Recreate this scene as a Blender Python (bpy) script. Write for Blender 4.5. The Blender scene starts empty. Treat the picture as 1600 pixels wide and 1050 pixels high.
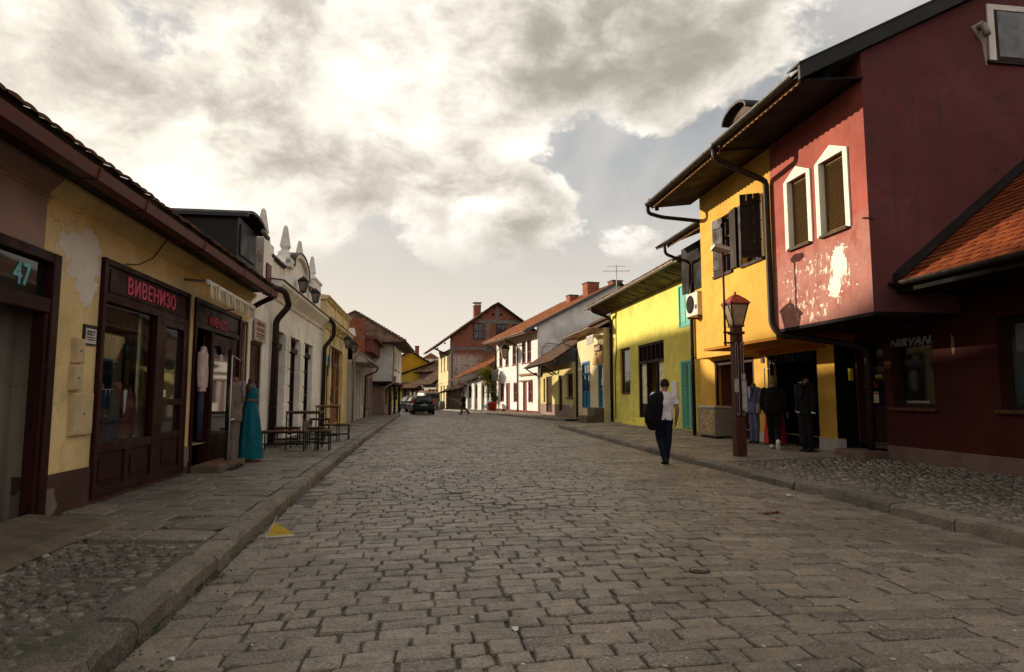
import bpy, bmesh, math, random
from mathutils import Vector, Matrix, noise as mnoise
R = math.radians
random.seed(7)
scene = bpy.context.scene
col = scene.collection

# ---------------------------------------------------------------- camera
cam_d = bpy.data.cameras.new("camera"); cam = bpy.data.objects.new("camera", cam_d); col.objects.link(cam)
cam.location = (0, 0, 1.4)
cam.rotation_euler = (R(90 + 5.427), 0, R(-7.654))
cam_d.sensor_width = 36; cam_d.lens = 36 * 1000 / 1600
cam_d.clip_start = 0.05; cam_d.clip_end = 6000
scene.camera = cam

# ---------------------------------------------------------------- sun and sky
SUN = Vector((-0.7434, 0.6245, 0.2394))           # towards the sun: ahead, to the left, low
sun_d = bpy.data.lights.new("sun", 'SUN'); sun_d.energy = 3.0; sun_d.angle = R(0.55); sun_d.color = (1.0, 0.86, 0.66)
sun = bpy.data.objects.new("sun", sun_d); col.objects.link(sun); sun.location = (-30, 25, 30)
sun.rotation_euler = SUN.to_track_quat('Z', 'Y').to_euler()

world = bpy.data.worlds.new("World"); scene.world = world; world.use_nodes = True
def build_world():
    nt = world.node_tree; N = nt.nodes; L = nt.links; N.clear()
    def node(t, **k):
        n = N.new(t)
        for a, b in k.items(): setattr(n, a, b)
        return n
    def setin(n, i, v):
        if hasattr(v, 'is_output') or isinstance(v, bpy.types.NodeSocket): L.new(v, n.inputs[i])
        else: n.inputs[i].default_value = v
    def math_(op, a, b=0.0, c=None, clamp=False):
        n = node('ShaderNodeMath', operation=op, use_clamp=clamp); setin(n, 0, a); setin(n, 1, b)
        if c is not None: setin(n, 2, c)
        return n.outputs[0]
    def vmath(op, a, b=(0, 0, 0), out=0):
        n = node('ShaderNodeVectorMath', operation=op); setin(n, 0, a); setin(n, 1, b); return n.outputs[out]
    def mapr(v, a, b, c=0.0, d=1.0, it='SMOOTHSTEP'):
        n = node('ShaderNodeMapRange', interpolation_type=it)
        setin(n, 0, v); n.inputs[1].default_value = a; n.inputs[2].default_value = b; n.inputs[3].default_value = c; n.inputs[4].default_value = d
        return n.outputs[0]
    def mix(f, a, b):
        n = node('ShaderNodeMix', data_type='RGBA'); setin(n, 0, f)
        for i, v in ((6, a), (7, b)):
            if isinstance(v, bpy.types.NodeSocket): L.new(v, n.inputs[i])
            else: n.inputs[i].default_value = (*v, 1)
        return n.outputs[2]
    tc = node('ShaderNodeTexCoord'); d = vmath('NORMALIZE', tc.outputs['Generated'])
    sep = node('ShaderNodeSeparateXYZ'); L.new(d, sep.inputs[0]); z = sep.outputs[2]
    sky = node('ShaderNodeTexSky', sky_type='NISHITA', sun_disc=False, sun_elevation=math.asin(SUN.z),
               sun_rotation=math.atan2(SUN.x, SUN.y), air_density=1.2, dust_density=2.6, ozone_density=1.0)
    def noise(vec, scale, detail, rough, dist=0.0):
        n = node('ShaderNodeTexNoise'); setin(n, 'Vector', vec); n.inputs['Scale'].default_value = scale
        n.inputs['Detail'].default_value = detail; n.inputs['Roughness'].default_value = rough; n.inputs['Distortion'].default_value = dist
        return n.outputs['Fac']
    # clouds live on a flattened direction space, so they stretch sideways towards the horizon
    S = (1.0, 1.0, 1.6)
    p = vmath('MULTIPLY', d, S)
    warp = node('ShaderNodeTexNoise'); setin(warp, 'Vector', p); warp.inputs['Scale'].default_value = 5.0; warp.inputs['Detail'].default_value = 4
    w3 = vmath('MULTIPLY', vmath('SUBTRACT', warp.outputs['Color'], (.5, .5, .5)), (.09, .09, .11))
    pw = vmath('ADD', p, w3)
    # where the photograph's cloud masses and gaps lie: centre direction, radius, weight
    def blobsum(blobs):
        tot = None
        for c, r, wt in blobs:
            dist = vmath('DISTANCE', pw, tuple(c[i] * S[i] for i in range(3)), out=1)
            v = mapr(dist, r * 1.3, 0.0, 0.0, wt); tot = v if tot is None else math_('ADD', tot, v)
        return tot
    bias = blobsum([((-.424, .818, .388), .20, .20), ((-.266, .846, .463), .18, .16), ((-.055, .882, .467), .26, .28), ((.14, .851, .50), .26, .24), ((.30, .82, .485), .24, .20),
                    ((-.32, .893, .318), .26, .18), ((-.15, .905, .39), .20, .14), ((.088, .954, .285), .17, .24), ((.03, .947, .32), .14, .10), ((.185, .926, .33), .12, .09), ((.40, .79, .455), .16, .12), ((.15, .95, .265), .12, .16),
                    ((-.115, .88, .458), .08, -.20), ((.23, .90, .375), .12, -.24), ((-.35, .815, .462), .10, -.24), ((-.16, .90, .40), .07, -.16), ((.31, .905, .29), .12, -.08), ((.40, .83, .40), .10, -.12), ((.12, .93, .345), .06, -.10)])
    glow = blobsum([((-.04, .885, .462), .18, .50), ((-.424, .818, .388), .14, .24), ((-.266, .85, .46), .10, .20), ((-.33, .90, .30), .16, .20), ((.088, .954, .285), .12, .22), ((.03, .96, .27), .10, .16), ((-.10, .93, .36), .12, .12),
                    ((.30, .82, .485), .26, -.22), ((.15, .85, .50), .18, -.12), ((-.17, .92, .35), .10, -.12)])
    def density(q):
        n1 = noise(q, 2.9, 9, 0.56, 0.1); n2 = noise(q, 12.0, 8, 0.62, 0.15)
        return math_('ADD', math_('MULTIPLY', n1, .78), math_('MULTIPLY', n2, .36))
    sd = Vector((-.74, .45, .60)) * 0.05
    bias = math_('SUBTRACT', math_('MULTIPLY', bias, .78), .022)
    D0 = math_('ADD', density(pw), bias)
    D1 = math_('ADD', density(vmath('ADD', pw, tuple(sd))), bias)
    fade = mapr(z, .17, .27)                                       # clear, hazy air low down
    mask = math_('MULTIPLY', mapr(D0, .545, .625), fade)
    soft = noise(pw, 4.2, 7, .58, .2)                                # broad light and shade inside the banks
    lit = math_('ADD', math_('MULTIPLY', math_('SUBTRACT', D0, D1), 3.3), math_('MULTIPLY', math_('SUBTRACT', soft, .5), .9))
    rim = mapr(D0, .80, .56, 0.0, .42)                             # thin edges glow, deep bodies are grey
    lit = math_('ADD', math_('ADD', math_('ADD', lit, glow), rim), .02)
    sund = vmath('DOT_PRODUCT', d, tuple(SUN), out=1)
    sundot = mapr(sund, .35, .98)
    front = mapr(sund, .25, -.55)                                  # clouds seen with the sun behind the viewer are lit face-on
    lit = mapr(math_('ADD', lit, math_('MULTIPLY', front, .5)), -.55, 1.0)
    white = mix(sundot, (5.5, 5.15, 4.6), (5.7, 5.3, 4.65))
    grey = mix(sundot, (1.75, 1.6, 1.38), (1.8, 1.62, 1.36))
    cloud = mix(lit, grey, white)
    gap = mix(.80, sky.outputs[0], (1.55, 1.5, 1.48))
    haze = mapr(z, .40, .04)
    haze_c = mix(sundot, (3.6, 3.25, 2.85), (3.8, 3.4, 2.92))
    clear = mix(math_('POWER', haze, 1.2), gap, haze_c)
    veil = mapr(noise(p, 2.2, 6, .58, .5), .35, .70, 0, .55)
    clear = mix(math_('MULTIPLY', veil, fade), clear, mix(sundot, (3.6, 3.4, 3.05), (4.7, 4.3, 3.75)))
    out = mix(mask, clear, cloud)
    bg = node('ShaderNodeBackground'); L.new(out, bg.inputs[0]); bg.inputs[1].default_value = 0.118
    wo = node('ShaderNodeOutputWorld'); L.new(bg.outputs[0], wo.inputs[0])
build_world()
vs = scene.view_settings; vs.view_transform = 'Standard'; vs.look = 'None'; vs.exposure = 1.06; vs.gamma = 1.0; vs.use_curve_mapping = False
scene.cycles.max_bounces = 5; scene.cycles.use_adaptive_sampling = True; scene.cycles.adaptive_threshold = 0.02; scene.cycles.transparent_max_bounces = 12; scene.cycles.caustics_reflective = False; scene.cycles.caustics_refractive = False
scene.cycles.use_denoising = True

# ---------------------------------------------------------------- helpers
class MB:
    """collects geometry; build() links it as one mesh object"""
    def __init__(s): s.v = []; s.f = []; s.rnd = []; s.sm = []
    def add(s, vs, fs, rnd=None, smooth=False):
        o = len(s.v); s.v += [tuple(v) for v in vs]; s.f += [tuple(o + i for i in f) for f in fs]
        s.rnd += [random.random() if rnd is None else rnd] * len(vs); s.sm += [smooth] * len(fs); return s
    def box(s, x0, x1, y0, y1, z0, z1, M=None, rnd=None):
        if x0 > x1: x0, x1 = x1, x0
        if y0 > y1: y0, y1 = y1, y0
        if z0 > z1: z0, z1 = z1, z0
        vs = [Vector(c) for c in ((x0,y0,z0),(x1,y0,z0),(x1,y1,z0),(x0,y1,z0),(x0,y0,z1),(x1,y0,z1),(x1,y1,z1),(x0,y1,z1))]
        if M is not None: vs = [M @ v for v in vs]
        return s.add(vs, ((0,3,2,1),(4,5,6,7),(0,1,5,4),(1,2,6,5),(2,3,7,6),(3,0,4,7)), rnd)
    def quad(s, a, b, c, d): return s.add((a, b, c, d), ((0, 1, 2, 3),))
    def prism(s, pts, a0, a1, axis='y'):
        """closed polygon extruded: axis y -> pts are (x,z); axis x -> (y,z); axis z -> (x,y)"""
        f = {'y': lambda p, a: (p[0], a, p[1]), 'x': lambda p, a: (a, p[0], p[1]), 'z': lambda p, a: (p[0], p[1], a)}[axis]
        n = len(pts); vs = [f(p, a0) for p in pts] + [f(p, a1) for p in pts]
        fs = [tuple(range(n)), tuple(range(2*n-1, n-1, -1))] + [(i, i+n, (i+1) % n + n, (i+1) % n) for i in range(n)]
        return s.add(vs, fs)
    def bar(s, p, q, w, h, up=(0, 0, 1)):
        p = Vector(p); q = Vector(q); d = (q - p).normalized(); u = Vector(up)
        if abs(d.dot(u)) > .98: u = Vector((0, 1, 0))
        a = d.cross(u).normalized() * w / 2; b = a.cross(d).normalized() * h / 2
        vs = [p-a-b, p+a-b, p+a+b, p-a+b, q-a-b, q+a-b, q+a+b, q-a+b]
        return s.add(vs, ((0,1,2,3),(7,6,5,4),(0,4,5,1),(1,5,6,2),(2,6,7,3),(3,7,4,0)))
    def tube(s, pts, r, n=8, cap=True):
        pts = [Vector(p) for p in pts]; m = len(pts); rs = r if isinstance(r, (list, tuple)) else [r] * m
        vs = []; prev = None
        for i, p in enumerate(pts):
            d = (pts[min(i+1, m-1)] - pts[max(i-1, 0)]).normalized()
            if prev is None: a = d.orthogonal().normalized()
            else: a = (prev - d * prev.dot(d)).normalized()
            prev = a; b = d.cross(a)
            for k in range(n):
                t = 2 * math.pi * k / n; vs.append(p + (a * math.cos(t) + b * math.sin(t)) * rs[i])
        fs = [(i*n+k, i*n+(k+1) % n, (i+1)*n+(k+1) % n, (i+1)*n+k) for i in range(m-1) for k in range(n)]
        if cap: fs += [tuple(range(n-1, -1, -1)), tuple(range((m-1)*n, m*n))]
        return s.add(vs, fs, smooth=True)
    def lathe(s, cx, cy, prof, n=16, sq=False, rot=0.0):
        vs = []
        for r, z in prof:
            for k in range(n):
                t = 2 * math.pi * (k + .5) / n + rot; vs.append((cx + r * math.cos(t), cy + r * math.sin(t), z))
        m = len(prof)
        fs = [(i*n+k, i*n+(k+1) % n, (i+1)*n+(k+1) % n, (i+1)*n+k) for i in range(m-1) for k in range(n)]
        fs += [tuple(range(n-1, -1, -1)), tuple(range((m-1)*n, m*n))]
        return s.add(vs, fs, smooth=(n > 8))
    def rings(s, rings, n=14, cap=True, pw=2.0):
        """rings: (centre, half-width vector, half-depth vector); pw > 2 squares the section"""
        vs = []
        for c, a, b in rings:
            c, a, b = Vector(c), Vector(a), Vector(b)
            for k in range(n):
                t = 2 * math.pi * k / n; ct, st = math.cos(t), math.sin(t)
                cc = math.copysign(abs(ct) ** (2/pw), ct); ss = math.copysign(abs(st) ** (2/pw), st)
                vs.append(c + a * cc + b * ss)
        m = len(rings)
        fs = [(i*n+k, i*n+(k+1) % n, (i+1)*n+(k+1) % n, (i+1)*n+k) for i in range(m-1) for k in range(n)]
        if cap: fs += [tuple(range(n-1, -1, -1)), tuple(range((m-1)*n, m*n))]
        return s.add(vs, fs, smooth=True)
    def wall(s, x0, x1, z0, z1, holes=(), y=0.0, depth=.22, top=None):
        """front face in the plane y with rectangular openings and their reveals; faces -y"""
        xs = sorted({x0, x1, *[h[0] for h in holes], *[h[1] for h in holes]}); zs = sorted({z0, z1, *[h[2] for h in holes], *[h[3] for h in holes]})
        for i in range(len(xs)-1):
            for j in range(len(zs)-1):
                cx, cz = (xs[i]+xs[i+1])/2, (zs[j]+zs[j+1])/2
                if any(h[0] < cx < h[1] and h[2] < cz < h[3] for h in holes): continue
                s.quad((xs[i], y, zs[j]), (xs[i+1], y, zs[j]), (xs[i+1], y, zs[j+1]), (xs[i], y, zs[j+1]))
        for h in holes:
            if len(h) > 4 and h[4] <= 0: continue
            a, b, c, d = h[:4]; e = y + (h[4] if len(h) > 4 else depth)
            s.quad((a, y, c), (a, e, c), (b, e, c), (b, y, c)); s.quad((a, y, d), (b, y, d), (b, e, d), (a, e, d))
            s.quad((a, y, c), (a, y, d), (a, e, d), (a, e, c)); s.quad((b, y, c), (b, e, c), (b, e, d), (b, y, d))
        return s
    def mesh(s, name, m):
        me = bpy.data.meshes.new(name); me.from_pydata(s.v, [], s.f)
        me.polygons.foreach_set('use_smooth', s.sm)
        at = me.attributes.new('rnd', 'FLOAT', 'POINT'); at.data.foreach_set('value', s.rnd)
        if m is not None: me.materials.append(m)
        me.update(); return me
    def build(s, name, m, parent=None, bevel=0.0, loc=None, recalc=False):
        me = s.mesh(name, m)
        if recalc:
            bm = bmesh.new(); bm.from_mesh(me); bmesh.ops.recalc_face_normals(bm, faces=bm.faces); bm.to_mesh(me); bm.free()
        o = bpy.data.objects.new(name, me); col.objects.link(o)
        if parent is not None: o.parent = parent
        if loc is not None: o.location = loc
        if bevel:
            b = o.modifiers.new('bevel', 'BEVEL'); b.width = bevel; b.segments = 2; b.limit_method = 'ANGLE'; b.angle_limit = R(40); b.harden_normals = False
        return o

def tag(o, label=None, cat=None, group=None, kind=None):
    for k, v in (('label', label), ('category', cat), ('group', group), ('kind', kind)):
        if v: o[k] = v
    return o
def thing(name, label, cat, loc=(0, 0, 0), rz=0.0, group=None):
    o = bpy.data.objects.new(name, None); col.objects.link(o); o.empty_display_size = .2
    o.location = loc; o.rotation_euler = (0, 0, rz); return tag(o, label, cat, group)
def copy_tree(o, parent=None):
    c = o.copy(); col.objects.link(c); c.parent = parent
    for ch in o.children: copy_tree(ch, c)
    return c
def text_mesh(body, size, m, name, parent, loc, rz=0.0, tilt=R(90), align='LEFT', bold=0.0, shear=0.0, sx=1.0, extrude=.006, spacing=1.0):
    c = bpy.data.curves.new(name, 'FONT'); c.body = body; c.size = size; c.extrude = extrude; c.offset = 0.0; c.shear = shear
    c.align_x = align; c.space_character = spacing; c.resolution_u = 3
    t = bpy.data.objects.new(name, c); col.objects.link(t)
    dg = bpy.context.evaluated_depsgraph_get(); me = bpy.data.meshes.new_from_object(t.evaluated_get(dg))
    bpy.data.objects.remove(t); bpy.data.curves.remove(c)
    if bold:
        bm = bmesh.new(); bm.from_mesh(me); src = bm.verts[:] + bm.edges[:] + bm.faces[:]
        for i, dx in enumerate((-bold, bold)):
            d = bmesh.ops.duplicate(bm, geom=src); bmesh.ops.translate(bm, vec=(dx, bold * (.5 - i) * .6, -.0012 * (i + 1)), verts=[v for v in d['geom'] if isinstance(v, bmesh.types.BMVert)])
        bm.to_mesh(me); bm.free()
    me.name = name; me.materials.clear(); me.materials.append(m)
    o = bpy.data.objects.new(name, me); col.objects.link(o); o.parent = parent; o.location = loc; o.rotation_euler = (tilt, 0, rz); o.scale = (sx, 1, 1)
    return o
def print_lines(parent, x0, x1, y, rows, m, seed=1):
    """unreadable small print: rows of short dark strokes (z, stroke height)"""
    rg = random.Random(seed); b = MB()
    for z, hh in rows:
        x = x0
        while x < x1 - hh * .4:
            w = hh * rg.uniform(.35, .75); b.box(x, min(x + w, x1), y, y + .002, z, z + hh * rg.uniform(.8, 1.0)); x += w + hh * (.18 if rg.random() < .8 else .6)
    return tag(b.build('print', m, parent), kind='stuff')
def remeshed(mb, name, m, parent, voxel=.016, smooth=4, loc=None, fold=0.0):
    """one continuous surface from overlapping volumes"""
    me = mb.mesh(name, None); t = bpy.data.objects.new(name, me); col.objects.link(t)
    r = t.modifiers.new('r', 'REMESH'); r.mode = 'VOXEL'; r.voxel_size = voxel; r.use_smooth_shade = True
    s = t.modifiers.new('s', 'SMOOTH'); s.iterations = smooth; s.factor = .5
    dg = bpy.context.evaluated_depsgraph_get(); out = bpy.data.meshes.new_from_object(t.evaluated_get(dg))
    bpy.data.objects.remove(t); bpy.data.meshes.remove(me)
    out.name = name; out.materials.clear(); out.materials.append(m)
    if fold:
        ns = [v.normal.copy() for v in out.vertices]
        for v, n in zip(out.vertices, ns):
            c = v.co; v.co = c + n * fold * (mnoise.noise((c.x * 11, c.y * 11, c.z * 4.5)) + .6 * mnoise.noise((c.x * 24 + 7, c.y * 24, c.z * 9 + c.x * 12)))
    for p in out.polygons: p.use_smooth = True
    o = bpy.data.objects.new(name, out); col.objects.link(o); o.parent = parent
    if loc: o.location = loc
    return o

# ---------------------------------------------------------------- materials
class NT:
    def __init__(s, name):
        s.m = bpy.data.materials.new(name); s.m.use_nodes = True; s.nt = s.m.node_tree; s.N = s.nt.nodes; s.L = s.nt.links
        s.bsdf = s.N['Principled BSDF']; s.tc = None
    def node(s, t, **k):
        n = s.N.new(t)
        for a, b in k.items(): setattr(n, a, b)
        return n
    def put(s, sock, v):
        if isinstance(v, bpy.types.NodeSocket): s.L.new(v, sock)
        elif isinstance(v, tuple) and len(v) == 3 and sock.type == 'RGBA': sock.default_value = (*v, 1)
        else: sock.default_value = v
    def coord(s):
        if s.tc is None: s.tc = s.node('ShaderNodeTexCoord')
        return s.tc.outputs['Object']
    def math(s, op, a, b=0.0, clamp=False):
        n = s.node('ShaderNodeMath', operation=op, use_clamp=clamp); s.put(n.inputs[0], a); s.put(n.inputs[1], b); return n.outputs[0]
    def vm(s, op, a, b=(0., 0., 0.), out=0):
        n = s.node('ShaderNodeVectorMath', operation=op); s.put(n.inputs[0], a); s.put(n.inputs[1], b); return n.outputs[out]
    def noise(s, scale, detail=5, rough=.55, vec=None, dist=0.0, col=False):
        n = s.node('ShaderNodeTexNoise'); s.put(n.inputs['Vector'], vec if vec is not None else s.coord())
        n.inputs['Scale'].default_value = scale; n.inputs['Detail'].default_value = detail; n.inputs['Roughness'].default_value = rough; n.inputs['Distortion'].default_value = dist
        return n.outputs['Color' if col else 'Fac']
    def ramp(s, v, a, b, c=0.0, d=1.0, it='SMOOTHSTEP'):
        n = s.node('ShaderNodeMapRange', interpolation_type=it); s.put(n.inputs[0], v)
        for i, x in enumerate((a, b, c, d)): n.inputs[i+1].default_value = x
        return n.outputs[0]
    def mix(s, f, a, b, mode='MIX'):
        n = s.node('ShaderNodeMix', data_type='RGBA', blend_type=mode); s.put(n.inputs[0], f); s.put(n.inputs[6], a); s.put(n.inputs[7], b); return n.outputs[2]
    def rnd(s):
        n = s.node('ShaderNodeAttribute', attribute_name='rnd'); return n.outputs['Fac']
    def bump(s, h, strength=.3, dist=.01, normal=None):
        n = s.node('ShaderNodeBump'); s.put(n.inputs['Height'], h); n.inputs['Strength'].default_value = strength; n.inputs['Distance'].default_value = dist
        if normal is not None: s.L.new(normal, n.inputs['Normal'])
        return n.outputs[0]
    def out(s, color, rough=.8, normal=None, metal=0.0, spec=.5):
        b = s.bsdf; s.put(b.inputs['Base Color'], color); s.put(b.inputs['Roughness'], rough)
        b.inputs['Metallic'].default_value = metal; b.inputs['Specular IOR Level'].default_value = spec
        if normal is not None: s.L.new(normal, b.inputs['Normal'])
        return s.m
def sc(c, k): return tuple(min(1.0, x * k) for x in c)

def plaster(name, base, dirt=(.16, .13, .10), dirt_amt=.5, peel=None, peel_c=(.42, .37, .31), streak=.5, fleck=None, fade=None, peel_n=None):
    """painted render: uneven paint, rain streaks, grime, patches fallen off (peel: x, z, rx, rz in the wall's own metres)"""
    t = NT(name); p = t.coord()
    big = t.noise(.55, 5, .6); mid = t.noise(2.6, 6, .6, dist=.4); fine = t.noise(38, 4, .6)
    st = t.noise(1.0, 5, .6, vec=t.vm('MULTIPLY', p, (5.5, 5.5, .35)))
    c = t.mix(t.ramp(big, .35, .65), sc(base, .80), sc(base, 1.08))
    if fade:
        z0, z1, fcol = fade; sp = t.node('ShaderNodeSeparateXYZ'); t.L.new(p, sp.inputs[0]); c = t.mix(t.ramp(t.math('ADD', sp.outputs[2], t.math('MULTIPLY', t.math('SUBTRACT', mid, .5), 1.6)), z1, z0), c, fcol)
    c = t.mix(t.ramp(mid, .47, .70, 0, .5), c, sc(base, .72))
    c = t.mix(t.math('MULTIPLY', t.ramp(st, .52, .74), streak * .5), c, dirt)
    sm = t.ramp(t.noise(1.3, 9, .7, dist=.8),   .53, .74, 0, dirt_amt * .75); c = t.mix(sm, c, dirt)
    crack = t.node('ShaderNodeTexVoronoi', feature='DISTANCE_TO_EDGE'); t.put(crack.inputs['Vector'], t.vm('ADD', p, t.vm('MULTIPLY', t.noise(4, 4, .6, col=True), (.5, .5, .5)))); crack.inputs['Scale'].default_value = .55
    ck = t.math('MULTIPLY', t.ramp(crack.outputs[0], .006, .0), t.ramp(t.noise(.8, 2), .5, .62)); c = t.mix(t.math('MULTIPLY', ck, .6), c, sc(dirt, .5))
    h = t.math('ADD', t.math('MULTIPLY', fine, .35), t.math('MULTIPLY', mid, .9))
    if peel:
        edge = t.noise(5.5, 7, .65) if peel_n is None else t.noise(peel_n, 9, .72, vec=t.vm('MULTIPLY', p, (1.5, 1.5, .65)), dist=.6); m = None
        for (x, z, rx, rz) in peel:
            dd = t.vm('LENGTH', t.vm('MULTIPLY', t.vm('SUBTRACT', p, (x, 0., z)), (1/rx, 0., 1/rz)), out=1)
            v = t.math('ADD', t.math('SUBTRACT', 1.0, dd), t.math('MULTIPLY', t.math('SUBTRACT', edge, .5), 1.9))
            m = v if m is None else t.math('MAXIMUM', m, v)
        mk = t.ramp(m, .30, .34); pc = t.mix(t.noise(9, 6, .7), sc(peel_c, .7), sc(peel_c, 1.15)); rim = t.ramp(m, .22, .30)
        c = t.mix(t.math('MULTIPLY', rim, .35), c, sc(base, .6)); c = t.mix(mk, c, pc); h = t.math('SUBTRACT', h, t.math('MULTIPLY', mk, 4.0))
    if fleck:
        x, z, rx, rz, fc = fleck
        zone = t.vm('LENGTH', t.vm('MULTIPLY', t.vm('SUBTRACT', p, (x, 0., z)), (1/rx, 0., 1/rz)), out=1)
        n = t.noise(7.5, 10, .74, vec=t.vm('MULTIPLY', p, (1.35, 1.35, .62)), dist=.7); bands = t.ramp(t.math('ABSOLUTE', t.math('SUBTRACT', t.noise(1.0, 4, .6, vec=t.vm('MULTIPLY', p, (.5, .5, 3.2))), .5)), .05, .0, 0, .07)
        v = t.math('ADD', t.math('ADD', n, bands), t.ramp(zone, 1.15, .35, -.30, .0)); mk = t.ramp(v, .585, .598)
        c = t.mix(mk, c, fc); h = t.math('SUBTRACT', h, t.math('MULTIPLY', mk, 3.0))
    return t.out(c, t.ramp(mid, .3, .7, .78, .95), t.bump(h, .35, .012), spec=.10)

def stone(name, a, b, moss=0.0, rough=(.5, .8), grain=55, pw=1.0):
    t = NT(name); r = t.rnd(); r2 = t.math('FRACT', t.math('MULTIPLY', r, 7.31))
    n1 = t.noise(6, 6, .6); n2 = t.noise(grain, 4, .75); n3 = t.noise(.7, 6, .6); n4 = t.noise(grain * 2.6, 3, .8)
    c = t.mix(t.math('POWER', r, pw), a, b); c = t.mix(t.math('MULTIPLY', r2, .25), c, (.30, .24, .18))
    c = t.mix(t.ramp(n1, .40, .64, 0, .6), c, t.mix(.5, c, (.03, .026, .02)))
    c = t.mix(t.ramp(n2, .45, .62, 0, .75), c, t.mix(.5, c, (.5, .46, .40)))
    c = t.mix(t.ramp(n4, .53, .64, 0, .8), c, (.035, .028, .020)); c = t.mix(t.ramp(n4, .46, .36, 0, .6), c, (.46, .41, .34))
    c = t.mix(t.ramp(n3, .45, .65, 0, .45), c, (.05, .040, .028))
    if moss: c = t.mix(t.math('MULTIPLY', t.ramp(t.noise(2.2, 7, .65), .52, .66), moss), c, (.05, .06, .018))
    h = t.math('ADD', t.math('MULTIPLY', n2, .6), n1)
    return t.out(c, t.ramp(n1, .3, .75, rough[0], rough[1]), t.bump(h, .9, .016), spec=.42)

def plain(name, c, rough=.6, metal=0.0, var=.25, scale=9.0, bump=.12, spec=.22, wear=None):
    t = NT(name); n = t.noise(scale, 6, .6); f = t.noise(scale * 5, 3, .6)
    cc = t.mix(t.ramp(n, .3, .75), sc(c, 1 - var), sc(c, 1 + var * .6))
    if wear: cc = t.mix(t.ramp(t.noise(scale * .8, 8, .7, dist=.6), .60, .68, 0, .8), cc, wear)
    return t.out(cc, t.ramp(n, .3, .7, max(.03, rough - .08), min(1, rough + .1)), t.bump(t.math('ADD', n, t.math('MULTIPLY', f, .3)), bump, .006), metal, spec)

def wood(name, c, rough=.55, var=.45, wear=None):
    t = NT(name); p = t.coord(); r = t.rnd()
    g = t.noise(1.0, 6, .6, vec=t.vm('MULTIPLY', p, (26., 26., 1.6)), dist=.6); n = t.noise(2.3, 5)
    cc = t.mix(t.ramp(g, .3, .72), sc(c, 1 - var), sc(c, 1 + var * .5)); cc = t.mix(t.math('MULTIPLY', r, .35), cc, sc(c, .6))
    if wear: cc = t.mix(t.ramp(t.noise(5, 8, .7, dist=.5), .6, .68, 0, .8), cc, wear)
    return t.out(cc, t.ramp(n, .3, .7, rough - .1, rough + .15), t.bump(g, .3, .006), spec=.10)

def tile_mat(name, a, b, dirt=(.05, .035, .025), amt=.6):
    t = NT(name); r = t.rnd(); n = t.noise(1.6, 7, .65); f = t.noise(30, 4, .6)
    c = t.mix(r, a, b); c = t.mix(t.ramp(n, .42, .68, 0, amt), c, dirt); c = t.mix(t.ramp(f, .4, .7, 0, .3), c, sc(a, .5))
    return t.out(c, .85, t.bump(f, .3, .008), spec=.10)

def glass_dark(name, tint=(.012, .012, .013), rough=.04):
    t = NT(name); n = t.noise(.9, 3)
    return t.out(t.mix(t.ramp(n, .35, .65), sc(tint, .5), sc(tint, 1.6)), rough, t.bump(t.noise(1.2, 2), .05, .02), spec=.6)
def glass_clear(name):
    t = NT(name); t.N.remove(t.bsdf); o = t.N['Material Output']
    tr = t.node('ShaderNodeBsdfTransparent'); tr.inputs[0].default_value = (.86, .88, .86, 1); gl = t.node('ShaderNodeBsdfGlossy'); gl.inputs['Roughness'].default_value = .02
    fr = t.node('ShaderNodeFresnel'); fr.inputs[0].default_value = 1.28; mx = t.node('ShaderNodeMixShader')
    ge = t.node('ShaderNodeNewGeometry'); t.L.new(t.math('MULTIPLY', fr.outputs[0], t.math('SUBTRACT', 1.0, ge.outputs['Backfacing'])), mx.inputs[0]); t.L.new(tr.outputs[0], mx.inputs[1]); t.L.new(gl.outputs[0], mx.inputs[2]); t.L.new(mx.outputs[0], o.inputs[0]); return t.m
def cloth(name, c, rough=.9, weave=260):
    t = NT(name); n = t.noise(5, 4); w = t.noise(weave, 2); fold = t.noise(1.0, 4, .5, vec=t.vm('MULTIPLY', t.coord(), (16., 16., 2.2)))
    return t.out(t.mix(t.ramp(n, .3, .7), sc(c, .8), sc(c, 1.15)), rough, t.bump(t.math('ADD', t.math('MULTIPLY', w, .1), fold), .4, .02), spec=.06)

M = {}
M['sett'] = stone('granite_sett', (.095, .071, .048), (.275, .212, .146), rough=(.34, .60), pw=1.0, grain=46)
M['joint'] = stone('joint_dirt', (.026, .019, .012), (.026, .019, .012), moss=.35, rough=(.8, .95), grain=90)
M['kerb'] = stone('kerb_granite', (.085, .065, .043), (.205, .158, .105), moss=.45, rough=(.6, .85))
M['slab'] = stone('pavement_slab', (.055, .042, .030), (.165, .125, .086), rough=(.38, .7), grain=35)
M['slab_r'] = stone('pavement_slab_warm', (.16, .12, .078), (.28, .215, .14), rough=(.5, .8), grain=35)
M['pebble'] = stone('river_pebble', (.034, .025, .017), (.30, .222, .145), rough=(.35, .65), grain=25, pw=2.2, moss=.3)
M['pebble_bed'] = stone('pebble_bed_earth', (.045, .034, .022), (.045, .034, .022), moss=.9, rough=(.8, .95), grain=70)
M['earth'] = plain('earth', (.07, .055, .035), .95, var=.5, scale=2)
M['concrete'] = plain('concrete', (.13, .102, .072), .88, var=.35, scale=5, bump=.3)
M['iron'] = plain('cast_iron', (.045, .038, .032), .55, .4, var=.4, scale=20, bump=.4)
M['cover'] = stone('worn_cover', (.085, .066, .050), (.085, .066, .050), moss=.3, grain=40); M['rust'] = plain('rusty_iron', (.14, .055, .025), .85, var=.6, scale=25, bump=.5)
M['moss'] = plain('weed_leaf', (.06, .085, .02), .8, var=.5, scale=30)

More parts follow.
